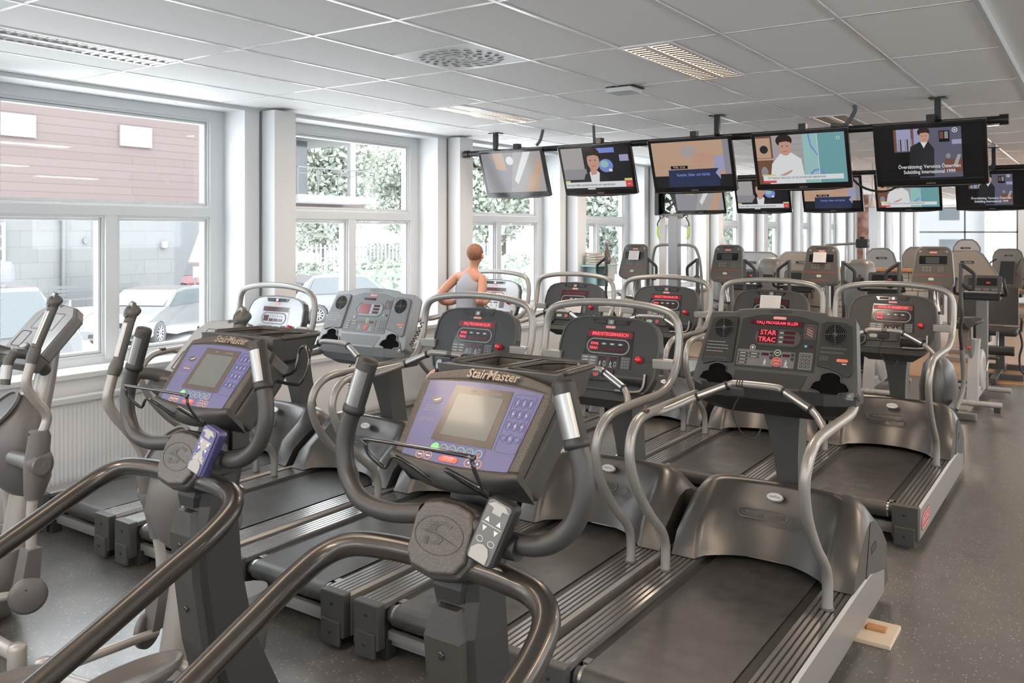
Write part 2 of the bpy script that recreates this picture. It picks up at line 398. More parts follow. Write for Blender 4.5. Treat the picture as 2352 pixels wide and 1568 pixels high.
# radiators: ribbed panels under the windows
def radiator(y0, y1, label):
    r = thing('radiator', label, 'radiator', (XW + 0.06, y0, 0), 0, 'white ribbed radiators under the windows')
    L = y1 - y0; p = MB(); pts = []; n = int(L / 0.03)
    for i in range(n):
        a = i * 0.03; pts += [(0.045, a), (0.045, a + 0.012), (0.0468, a + 0.018), (0.0468, a + 0.027)]
    V = [(x, y, 0.16) for x, y in pts] + [(x, y, 0.74) for x, y in pts]; N = len(pts)
    p.add(V, [(i, i + 1, N + i + 1, N + i) for i in range(N - 1)], WHITE)
    p.box(0.0, 0.043, 0, L, 0.15, 0.74, WHITE); p.build('panel', r, 1)
    p = MB(); p.box(-0.02, 0.075, -0.02, L + 0.02, 0.74, 0.785, FRAMEW, 0.008); p.build('top_grille', r, 1)
    p = MB(); p.tube([(0.03, -0.05, 0.77), (0.03, 0.02, 0.77)], 0.02, CHROME, sub=0); p.build('valve', r, 1)
    for yy in (0.2, L - 0.2):
        p = MB(); p.box(-0.055, 0.02, yy, yy + 0.04, 0.0, 0.2, FRAMEW); p.build('bracket', r, 1)
radiator(2.9, 4.75, 'long white ribbed radiator under the nearest windows, behind the two elliptical trainers')
radiator(5.25, 7.2, 'white ribbed radiator beside the black console treadmills, under the second window')
radiator(7.75, 9.75, 'white ribbed radiator under the window behind the rear treadmills')
# end pillar in the distance, reddish
b = MB(); b.box(-5.72, -5.42, 25.4, 25.9, 0, ZC, M('red_brown_cloth', (0.32, 0.13, 0.10), 0.8, noise=(4, (0.5, 0.35, 0.3), 0.4, 0.6))); struct(b.build('trim_4', scale=1))
b = MB(); b.box(-5.42, -5.2, 25.4, 25.9, 0, ZC, WHITE, 0.01); struct(b.build('trim_5', scale=1))
b = MB(); b.box(-1.0, XE - 0.1, 25, 25.02, 2.6, ZC, WHITE); 

# ---------------------------------------------------------------- ceiling fittings
fit_extra=1; WARM = M('warm_lamp_louvre', (0.8, 0.7, 0.6), 0.5, emit=(1.0, 0.70, 0.48), es=LAMP * 0.1)
LOUV = M('louvre_metal', (0.62, 0.61, 0.60), 0.25, 0.8)
FITD = M('fitting_interior', (0.07, 0.07, 0.07), 0.4)
def fitting(x0, y0, lit, label, w=0.3, L=1.2, power=None):
    t = thing('ceiling_light', label, 'ceiling light', (x0 + w / 2, y0 + L / 2, ZC), 0, 'twin louvred ceiling lights')
    f = MB(); a = w / 2; c = L / 2
    for s in (-1, 1): f.box(s * a - 0.012, s * a + 0.012, -c, c, -0.008, 0.03, TBAR)
    f.box(-0.02, 0.02, -c, c, -0.010, 0.03, TBAR)
    for s in (-1, 1): f.box(-a, a, s * c - 0.012, s * c + 0.012, -0.009, 0.03, TBAR)
    f.build('frame', t, 1)
    for s in (-1, 1):
        d = MB(); d.box(min(s * 0.02, s * (a - 0.012)), max(s * 0.02, s * (a - 0.012)), -c + 0.012, c - 0.012, -0.0015, -0.0005, WARM if lit else FITD)
        d.build('diffuser', t, 1)
        lv = MB(); n = 22
        for i in range(n):
            yy = -c + 0.03 + i * (L - 0.06) / (n - 1)
            lv.add([(s * 0.022, yy - 0.012, -0.001), (s * (a - 0.014), yy - 0.012, -0.001), (s * (a - 0.014), yy, -0.008), (s * 0.022, yy, -0.008),
                    (s * 0.022, yy + 0.010, -0.001), (s * (a - 0.014), yy + 0.010, -0.001)], [(0, 1, 2, 3), (3, 2, 5, 4)], LOUV)
        lv.build('louvre', t, 1)
    if lit:
        ld = bpy.data.lights.new('lamp', 'AREA'); ld.shape = 'RECTANGLE'; ld.size = w * 0.85; ld.size_y = L * 0.95
        ld.energy = power or LAMP; ld.color = (1.0, 0.80, 0.62)
        lo_ = bpy.data.objects.new('lamp', ld); C.objects.link(lo_); lo_.parent = t; lo_.location = (0, 0, -0.02)
    return t
fitting(-4.93, 1.985, False, 'unlit louvred ceiling light at the upper left corner, near the first window')
fitting(-2.278, 4.385, True, 'warm glowing ceiling light, the largest lit one, above the first treadmills')
fitting(-4.66, 5.585 + 0.0, True, 'narrow lit ceiling light near the window wall, past the round-holed vent')
fitting(-2.2, 7.985, True, 'warm lit ceiling light seen behind the hanging pipe of the front screens')
for i, (x, y, t_) in enumerate(((-4.66, 9.185, 'far end of the row along the window wall'), (-2.2, 12.785, 'behind the second row of screens'), (-4.66, 14, 'far away over the wood floor near the windows'), (-2.2, 17.6, 'deep in the hall above the weight machines'))):
    fitting(x, y, True, 'small distant lit ceiling light, ' + t_)
for i, (x, y) in enumerate(((-2.578, 0.785), (1.2, 2.0), (1.2, 5.6), (3.4, 3.8), (-1.6, -1.0), (-4.0, -1.2), (1.2, -1.4), (1.4, 9.4), (3.4, 8.0), (1.4, 13.6))):
    fitting(x, y, True, 'lit ceiling light beyond the picture, ' + ('above the two stair climbers', 'right of the camera', 'over the aisle beside the front row', 'by the right-hand wall', 'behind the camera, nearest', 'behind the camera towards the windows', 'behind the camera on the right', 'over the aisle beside the rear row', 'by the right-hand wall, farther', 'over the aisle at the wood floor')[i], power=LAMP * (1.8 if i else 0.5))
# square diffuser with radial dark discs, painted for the shade inside its holes
t = thing('ceiling_vent', 'square white air diffuser with a swirl of dark slots in the ceiling', 'ceiling vent', (-3.178, 4.085, ZC))
f = MB(); f.box(-0.29, 0.29, -0.29, 0.29, -0.006, 0.0, FRAMEW, 0.002); f.build('face_plate', t, 1)
f = MB(); HOLE = M('vent_hole_shade', (0.045, 0.045, 0.042), 0.6); Fv = (Vector((0, 0, -0.006)), VX, -VY, -VZ)
for rr, n, a, bb in ((0.055, 8, 0.020, 0.010), (0.115, 12, 0.027, 0.013), (0.175, 16, 0.029, 0.015), (0.235, 20, 0.028, 0.015)):
    for k in range(n):
        th = 2 * PI * k / n + rr * 6; ca, sa = math.cos(th), math.sin(th); ph = th + 0.9
        P = [(rr * ca + a * math.cos(q) * math.cos(ph) - bb * math.sin(q) * math.sin(ph), rr * sa + a * math.cos(q) * math.sin(ph) + bb * math.sin(q) * math.cos(ph)) for q in [2 * PI * j / 12 for j in range(12)]]
        if all(abs(p) < 0.28 and abs(q) < 0.28 for p, q in P):
            f.prism(P, Fv, -0.001, 0.0012, HOLE)
            ring(f, [(p * 1.0 + (p - rr * ca) * 0.18, q + (q - rr * sa) * 0.18) for p, q in P], P, Fv, 0, 0.004, FRAMEW)
f.build('slot', t, 1)
t = thing('smoke_detector', 'small white box with a dark plate on the ceiling past the vent', 'detector', (-2.86, 5.60, ZC))
f = MB(); f.box(-0.11, 0.11, -0.09, 0.09, -0.012, 0, BLACKM); f.build('back_plate', t, 1)
f = MB(); f.box(-0.10, 0.10, -0.11, 0.08, -0.045, -0.012, FRAMEW, 0.008); f.build('housing', t, 1)
t = thing('recessed_spotlight', 'small round recessed spotlight at the right, beyond the front screens', 'spotlight', (-0.9, 9.6, ZC))
f = MB(); f.lathe([(0.09, 0), (0.09, 0.012), (0.065, 0.012), (0.06, 0.0)], (0, 0, 0), (0, 0, -1), CHROME); f.build('bezel', t, 1)
f = MB(); f.lathe([(0.06, 0.006), (0.0, 0.006)], (0, 0, 0), (0, 0, -1), M('spot_glow', (1, 1, 1), emit=(1, 0.95, 0.85), es=3)); f.build('bulb', t, 1)

# ================================================================ OUTSIDE
ZS = H - 3.03
PAVE = M('pale_paving', (0.80, 0.79, 0.78), 0.8, noise=(0.6, (0.72, 0.715, 0.71), 0.4, 0.7))
b = MB(); b.box(-160, XG - 0.06, -60, 160, ZS - 0.2, ZS, PAVE); struct(b.build('ground', scale=1))
b = MB(); b.box(XG - 0.06, 160, YF + 0.3, 160, ZS - 0.2, ZS, PAVE); b.box(XR + 0.3, 160, -60, YF + 0.3, ZS - 0.2, ZS, PAVE)
b.box(XG - 0.06, XR + 0.3, -60, YB - 0.3, ZS - 0.2, ZS, PAVE); struct(b.build('ground', scale=1))
CLAD = brick('red_stained_boards', (0.30, 0.165, 0.145), (0.35, 0.205, 0.185), (0.16, 0.10, 0.09), 1.0, 6.0, 0.19, 0.012, 0.7, rot=(0, 1.5708, 0), offset=0.37)
def wallmat(name, c1, c2, cm, bw, rh):
    m = brick(name, c1, c2, cm, 1.0, bw, rh, 0.012, 0.8)
    nt = m.node_tree; mp = [n for n in nt.nodes if n.type == 'MAPPING'][0]; tc = [n for n in nt.nodes if n.type == 'TEX_COORD'][0]
    sp = nt.nodes.new('ShaderNodeSeparateXYZ'); cb = nt.nodes.new('ShaderNodeCombineXYZ')
    ad = nt.nodes.new('ShaderNodeMath'); ad.operation = 'ADD'
    nt.links.new(tc.outputs['Object'], sp.inputs[0]); nt.links.new(sp.outputs[0], ad.inputs[0]); nt.links.new(sp.outputs[1], ad.inputs[1])
    nt.links.new(ad.outputs[0], cb.inputs[0]); nt.links.new(sp.outputs[2], cb.inputs[1]); nt.links.new(cb.outputs[0], mp.inputs[0]); mp.inputs['Rotation'].default_value = (0, 0, 0)
    return m
CLAD = wallmat('red_board_cladding', (0.110, 0.082, 0.077), (0.118, 0.090, 0.085), (0.075, 0.055, 0.052), 14.0, 0.33)
CONC = wallmat('pale_stone_blocks', (0.125, 0.125, 0.125), (0.136, 0.136, 0.135), (0.095, 0.095, 0.096), 1.3, 0.62)
OUTW = M('white_outdoor_trim', (0.21, 0.21, 0.21), 0.6)
OUTG = M('grey_outdoor_metal', (0.10, 0.103, 0.106), 0.5)
WGL = M('outdoor_glass', (0.06, 0.066, 0.072), 0.1)
bd = thing('house', 'red-boarded house on a pale stone base across the street', 'building', (-34, 0, ZS))
ZK = 4.25 + 0.0; f = MB(); f.box(-9, 0, -12, 30.0, ZK, ZK + 7.5, CLAD); f.box(-9, 0, 30.0, 34.9, ZK, ZK + 0.45, CLAD); f.build('boarded_upper_floor', bd, 1)
f = MB(); f.box(-8, -0.3, -12, 23.2, 0, ZK, CONC); f.add([(-0.3, 23.2, 0), (-1.2, 23.2, 0), (-0.3, 25.0, ZK), (-1.2, 25.0, ZK), (-0.3, 23.2, ZK), (-1.2, 23.2, ZK)], [(0, 2, 4), (1, 5, 3), (0, 1, 3, 2), (0, 4, 5, 1)], OUTG); f.build('stone_base', bd, 1)
for y0, y1 in ((20.4, 21.85), (14.3, 16.95), (8.6, 10.8)):
    f = MB(); z0, z1 = ZK + 2.42, ZK + 3.28
    f.box(-0.02, 0.10, y0, y1, z0, z1, OUTW); fo = f.build('window', bd, 1)
    f = MB(); f.box(0.10, 0.115, y0 + 0.15, y1 - 0.15, z0 + 0.13, z1 - 0.13, M('bright_window_glass', (0.22, 0.235, 0.245), 0.1)); f.build('pane', fo, 1)
f = MB(); f.box(-0.3, -0.16, 14.3, 15.95, 1.9, 3.4, OUTW); fo = f.build('window', bd, 1)
f = MB()
for z in (2.0, 2.48, 2.93): f.box(-0.16, -0.14, 14.4, 15.8, z, z + 0.38, WGL)
f.build('pane', fo, 1)
f = MB(); f.tube([(-0.18, 18.15, 0.1), (-0.18, 18.15, 3.5), (-0.25, 17.7, 4.0), (-0.25, 17.7, ZK)], 0.09, OUTG, sub=0, seg=8); f.build('drain_pipe', bd, 1)
f = MB(); f.cyl((-0.3, 19.1, 2.7), (-0.2, 19.1, 2.7), 0.12, OUTG); f.build('round_vent', bd, 1)
f = MB(); f.box(-0.3, -0.1, 22.5, 22.75, 2.35, 2.65, OUTW, 0.05); f.build('wall_lamp', bd, 1)
# balcony at the far corner
f = MB(); f.box(0.0, 2.4, 28.0, 33.3, ZK + 0.28, ZK + 0.62, OUTW); f.box(-3, 0.0, 30.0, 34.9, ZK + 0.45, ZK + 0.60, OUTW); f.build('balcony_slab', bd, 1)
f = MB(); f.box(-9, 2.4, 30.01, 34.9, ZK + 3.7, ZK + 7.5, M('pale_eaves', (0.2, 0.2, 0.2), 0.7)); f.build('balcony_roof', bd, 1)
f = MB(); f.box(2.1, 2.35, 31.5, 31.85, ZK + 0.62, ZK + 3.7, OUTW); f.build('post', bd, 1)
f = MB()
for i in range(5): f.box(2.3, 2.34, 28.0 + 1.31 * i, 28.05 + 1.31 * i, ZK + 0.6, ZK + 1.95, OUTG)
f.box(2.3, 2.36, 28.0, 33.3, ZK + 1.9, ZK + 1.96, OUTG); f.box(2.3, 2.36, 28.0, 33.3, ZK + 1.62, ZK + 1.65, OUTG); f.build('railing', bd, 1)
f = MB(); f.box(-0.8, -0.75, 30.02, 31.4, ZK + 0.62, ZK + 3.6, WGL); f.build('balcony_door', bd, 1)
# street furniture
t = thing('bench', 'slatted bench in front of the stone wall across the street', 'bench', (-32.9, 19.0, ZS))
for i in range(4): f = MB(); f.box(-0.25 + i * 0.13, -0.15 + i * 0.13, -1.9, 1.9, 0.44, 0.48, OUTG); f.build('seat_slat', t, 1)
for i in range(3): f = MB(); f.box(-0.36 - 0.03 * i, -0.33 - 0.03 * i, -1.9, 1.9, 0.55 + i * 0.15, 0.66 + i * 0.15, OUTG); f.build('back_slat', t, 1)
for s in (-1.4, 1.4): f = MB(); f.box(-0.35, 0.25, s - 0.04, s + 0.04, 0, 0.44, OUTW); f.build('leg', t, 1)
t = thing('street_rail', 'low grey street rail behind the white car', 'railing', (-27.9, 17.0, ZS), math.radians(-56))
f = MB(); f.cyl((0, 0, 0), (0, 0, 0.98), 0.07, OUTG); f.build('post', t, 1)
f = MB(); f.cyl((0, 2.9, 0), (0, 2.9, 0.98), 0.05, OUTG); f.build('post', t, 1)
f = MB(); f.cyl((0, 0, 0.92), (0, 2.9, 0.92), 0.035, OUTG); f.build('bar', t, 1)
t = thing('parking_sign', 'small blank white sign on a pole near the red car', 'sign', (-25.3, 17.9, ZS))
f = MB(); f.cyl((0, 0, 0), (0, 0, 1.9), 0.03, OUTG); f.build('pole', t, 1)
f = MB(); f.box(0.04, 0.06, -0.11, 0.13, 1.52, 1.88, M('sign_white', (0.6, 0.6, 0.6))); f.build('panel', t, 1)
t = thing('street_lamp', 'tall thin white lamp pole behind the hedge', 'lamp post', (-30.2, 35.8, ZS))
f = MB(); f.cyl((0, 0, 0), (0, 0, 7.2), 0.09, OUTW); f.build('pole', t, 1)
f = MB(); f.box(-0.3, 0.3, -0.1, 0.1, 7.2, 7.3, OUTW, 0.02); f.build('lamp_head', t, 1)
# cars
TYRE = M('tyre', (0.05, 0.05, 0.05), 0.8); RIM = M('alloy', (0.45, 0.45, 0.46), 0.3, 0.7); CGL = M('car_glass', (0.07, 0.08, 0.085), 0.08)
CWH = M('white_car_paint', (0.105, 0.105, 0.107), 0.3, coat=0.6); CRD = M('red_car_paint', (0.16, 0.03, 0.035), 0.25, coat=0.6)
def car(label, loc, rz, paint, L=4.6, W=1.8, Hh=1.46, estate=True, box=False):
    t = thing('car', label, 'car', loc, rz)
    # side profile (along x: nose at +), lofted across the width with tumblehome
    hl = L / 2
    prof = [(-hl, 0.45), (-hl + 0.03, 0.85), (-hl + 0.12, 0.98)] + ([(-hl + 0.45, 1.36), (-hl + 0.8, Hh - 0.02)] if estate else [(-hl + 0.9, 1.0), (-hl + 1.4, Hh - 0.06)])
    prof += [(-0.3, Hh), (0.25, Hh - 0.05), (0.95, 1.02), (hl - 0.5, 0.86), (hl - 0.08, 0.68), (hl, 0.45), (hl - 0.05, 0.22)]
    arch = lambda cx: [(cx + 0.36 * math.cos(a), 0.30 + 0.36 * math.sin(a)) for a in [math.radians(q) for q in (0, 30, 60, 90, 120, 150, 180)]]
    prof += arch(hl - 0.85) + [(0.5, 0.2), (-0.5, 0.2)] + arch(-hl + 0.85) + [(-hl + 0.05, 0.22)]
    def sect(y, k):
        return [(x * (1 - 0.02 * k), y * (1 - (0.16 * max(0, z - 0.9) / 0.55)), z) for x, z in prof]
    f = MB(); w = W / 2
    f.loft([sect(-w, 1), sect(-w + 0.06, 0.0), sect(w - 0.06, 0.0), sect(w, 1)], paint, smooth=False); f.build('body', t, 1)
    f = MB()
    for s in (-1, 1):
        yy = lambda z: s * (w * (1 - 0.16 * max(0, z - 0.9) / 0.55) + 0.012)
        x0 = -hl + (0.5 if estate else 1.1)
        P = [(x0, 1.0), (x0 + 0.3, Hh - 0.1), (-0.3, Hh - 0.07), (0.2, Hh - 0.12), (0.82, 1.0)]
        f.add([(x, yy(z), z) for x, z in P], [tuple(range(5))], CGL)
    f.add([(0.30, -w * .78, Hh - 0.10), (0.30, w * .78, Hh - 0.10), (0.99, w * .86, 1.03), (0.99, -w * .86, 1.03)], [(0, 1, 2, 3)], CGL)
    f.add([(-hl + 0.10, -w * .8, 1.0), (-hl + 0.10, w * .8, 1.0), (-hl + 0.44, w * .75, 1.38), (-hl + 0.44, -w * .75, 1.38)], [(0, 1, 2, 3)], CGL)
    f.build('glazing', t, 1)
    for cx in (hl - 0.85, -hl + 0.85):
        for s in (-1, 1):
            f = MB(); f.lathe([(0.20, -0.02), (0.31, -0.01), (0.325, 0.03), (0.325, 0.17), (0.2, 0.19)], (cx, s * (w + 0.012), 0.325), (0, -s, 0), TYRE)
            f.lathe([(0.21, 0.0), (0.19, 0.03), (0.05, 0.02), (0.0, 0.0)], (cx, s * (w + 0.012), 0.325), (0, -s, 0), TYRE)
            wo = f.build('wheel', t, 1); f = MB()
            for k in range(10):
                a = 2 * PI * k / 10 + (0.13 if k % 2 else -0.13) * 0
                f.tube([(cx + 0.03 * math.cos(a), s * (w + 0.016), 0.325 + 0.03 * math.sin(a)), (cx + 0.2 * math.cos(a), s * (w + 0.016), 0.325 + 0.2 * math.sin(a))], 0.016, RIM, seg=6, sub=0)
            f.lathe([(0.215, 0), (0.20, -0.012), (0.19, 0)], (cx, s * (w + 0.012), 0.325), (0, -s, 0), RIM); f.build('rim', wo, 1)
    f = MB(); Ff = (Vector((hl - 0.035, 0, 0.62)), VY, VZ, VX)
    for i in range(4): f.box(hl - 0.12, hl + 0.005, -0.45, 0.45, 0.56 + i * 0.035, 0.575 + i * 0.035, BLACKM)
    f.box(hl - 0.06, hl + 0.012, -0.6, 0.6, 0.28, 0.36, BLACKM); f.box(hl - 0.02, hl + 0.02, -0.26, 0.26, 0.40, 0.51, OUTW); f.build('grille', t, 1)
    for s in (-1, 1): f = MB(); f.box(hl - 0.42, hl - 0.08, min(s * 0.5, s * 0.82), max(s * 0.5, s * 0.82), 0.60, 0.70, RIM, 0.03); f.build('headlight', t, 1)
    if box:
        f = MB(); f.loft([[(-1.3 + x * 0, y * 0.8, z) for y, z in ((-.45, 0), (.45, 0), (.4, .3), (-.4, .3))], [(-1.2, y, z) for y, z in ((-.45, -.02), (.45, -.02), (.4, .38), (-.4, .38))], [(0.6, y, z) for y, z in ((-.45, -.02), (.45, -.02), (.4, .36), (-.4, .36))], [(1.1, y * .8, z) for y, z in ((-.4, .02), (.4, .02), (.3, .14), (-.3, .14))]], M('roof_box_grey', (0.13, 0.13, 0.14), 0.25), smooth=False)
        o_ = f.build('roof_box', t, 1); o_.location = (-0.2, 0, Hh + 0.12)
    return t
car('white hatchback parked outside with its black grille facing the room', (-22.4, 14.5, ZS), math.radians(-60), CWH)
car('red car partly hidden behind the white hatchback', (-36.9, 26.2, ZS), math.radians(90), CRD, Hh=1.6)
car('white car with a grey roof box, nearest the first window', (-18.4, 7.1, ZS), math.radians(-90), CWH, L=5.2, W=2.0, Hh=1.95, box=True)
car('white car seen roof only over the treadmill, before the hedge', (-21.7, 21.6, ZS), math.radians(70), CWH, L=4.9, Hh=1.62, W=1.9)
# greenery
random.seed(5)
def leafmat(n, c, c2): return M(n, c, 0.6, noise=(1.6, c2, 0.35, 0.65))
LG = leafmat('leaves_green', (0.21, 0.24, 0.195), (0.28, 0.305, 0.25)); LD = leafmat('leaves_dark', (0.155, 0.18, 0.15), (0.21, 0.235, 0.195)); LP = leafmat('haze_pale_leaves', (0.21, 0.235, 0.19), (0.28, 0.30, 0.25))  # leaf colours washed out to carry the haze of window glare
def leaves(mb, cen, rad, n, m, size):
    V = []; Fc = []
    for i in range(n):
        while True:
            p = Vector((random.uniform(-1, 1), random.uniform(-1, 1), random.uniform(-1, 1)))
            if 0.25 < p.length < 1: break
        q = Vector(cen) + Vector((p.x * rad[0], p.y * rad[1], p.z * rad[2]))
        a = Vector((random.gauss(0, 1), random.gauss(0, 1), random.gauss(0, 1))).normalized(); b_ = a.orthogonal().normalized(); s = size * random.uniform(0.6, 1.4)
        o = len(V); V += [q - a * s, q - b_ * s * .6, q + a * s, q + b_ * s * .6]; Fc.append((o, o + 1, o + 2, o + 3))
    mb.add(V, Fc, m)
def tree(label, x, y, h, r, m, n=10000, trunk=0.25, size=0.21):
    t = thing('tree', label, 'tree', (x, y, ZS), 0, 'trees behind the street hedge')
    f = MB(); f.tube([(0, 0, 0), (0.1, 0, h * 0.35), (0, 0.1, h * 0.7)], [trunk, trunk * .8, trunk * .3], BARK, seg=8)
    for k in range(5):
        a = k * 1.3; f.tube([(0.05, 0, h * (0.3 + 0.06 * k)), (r * .6 * math.cos(a), r * .6 * math.sin(a), h * (0.5 + 0.08 * k))], [trunk * .4, trunk * .12], BARK, seg=6, sub=0)
    f.build('trunk', t, 1); f = MB()
    for k in range(12):
        a = random.uniform(0, 6.3); d = random.uniform(0, .65) * r; z = h * random.uniform(0.30, 0.88)
        leaves(f, (d * math.cos(a), d * math.sin(a), z), (r * .5, r * .5, h * .17), n // 12, m, size)
    o = f.build('crown', t, 1); return t
for a in (('broad pale green tree seen over the balcony', -47, 44, 11, 5.0, LP), ('dark leafy tree at the right of the second window', -35.5, 48.5, 13, 3.8, LG),
          ('tall green tree filling the third window', -29.5, 56, 14, 5.0, LG), ('pale tree behind the left side of the third window', -41.5, 59, 13, 5.6, LP),
          ('dark shrubby tree low in the third window', -25.5, 48.0, 6.5, 2.6, LD), ('loose green tree seen in the fourth window', -21.5, 64, 12, 4.6, LG),
          ('pale tree far behind the fourth window', -33, 78, 15, 8, LP), ('slim young street tree beside the stone wall', -60, 41, 8, 2.4, LG),
          ('wide tree behind the hedge, left of the lamp pole', -55, 62, 12, 6.5, LP), ('pale green tree beyond the fourth window, nearer the building', -13.0, 55, 11, 3.4, LP),
          ('big pale tree closing the view between the second and third windows', -52, 82, 16, 9, LP), ('pale tree beyond the fifth window', -13, 104, 16, 6.5, LP)):
    tree(*a)
def hedge(label, x, y, L, h, w, m, n):
    f = MB(); V = []; Fc = []
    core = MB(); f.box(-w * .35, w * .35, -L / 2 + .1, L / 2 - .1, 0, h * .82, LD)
    for i in range(n):
        q = Vector((random.uniform(-w / 2, w / 2), random.uniform(-L / 2, L / 2), random.uniform(0.05, h)))
        a = Vector((random.gauss(0, 1), random.gauss(0, 1), random.gauss(0, 1))).normalized(); b_ = a.orthogonal().normalized(); s = 0.13
        o = len(V); V += [q - a * s, q - b_ * s * .6, q + a * s, q + b_ * s * .6]; Fc.append((o, o + 1, o + 2, o + 3))
    f.add(V, Fc, m); return tag(f.build('hedge', None, 1), label, 'hedge', None, (x, y, ZS))
hedge('clipped green hedge along the street behind the parked car', -24.5, 30.5, 24, 1.9, 1.4, LG, 6500)
hedge('darker clipped hedge block farther back by the white fence', -33, 37.5, 5, 2.4, 2.5, LD, 2500)
t = thing('garden_fence', 'low white picket fence behind the street hedge', 'fence', (-27.5, 32, ZS))
for z in (1.9, 2.35): f = MB(); f.box(-0.03, 0.03, -7, 7, z, z + 0.06, OUTW); f.build('rail', t, 1)
f = MB()
for i in range(56): f.box(0.03, 0.06, -7 + i * 0.25, -6.88 + i * 0.25, 0, 2.5, OUTW)
f.build('pickets', t, 1)
f = MB(); f.box(-40, 40, -0.1, 0.1, 0, 0.1, OUTW)
# buildings beyond the far end
for i, (x, y, w, d, h, lb) in enumerate(((-16, 74, 15, 10, 15, 'white house block beyond the far glazed wall, left of the mullion'), (4, 78, 15, 10, 12, 'pale building beyond the far glazed wall, at the right edge'), (-34, 110, 22, 10, 17, 'tall pale block far beyond the trees'))):
    t = thing('apartment_building', lb, 'building', (x, y, ZS)); WB = M('pale_render', (0.16, 0.16, 0.16), 0.8)
    f = MB(); f.box(-w / 2, w / 2, 0, d, 0, h, WB); f.build('facade', t, 1)
    f = MB(); f.box(-w / 2 - .3, w / 2 + .3, -.3, d, h, h + .3, OUTW); f.build('roof', t, 1)
    for r_ in range(int(h // 3)):
        for c_ in range(int(w // 3)):
            x0 = -w / 2 + 0.9 + c_ * 3; z0 = 1 + r_ * 3
            f = MB(); f.box(x0, x0 + 1.4, -0.03, 0.02, z0, z0 + 1.5, WGL); f.build('window', t, 1)
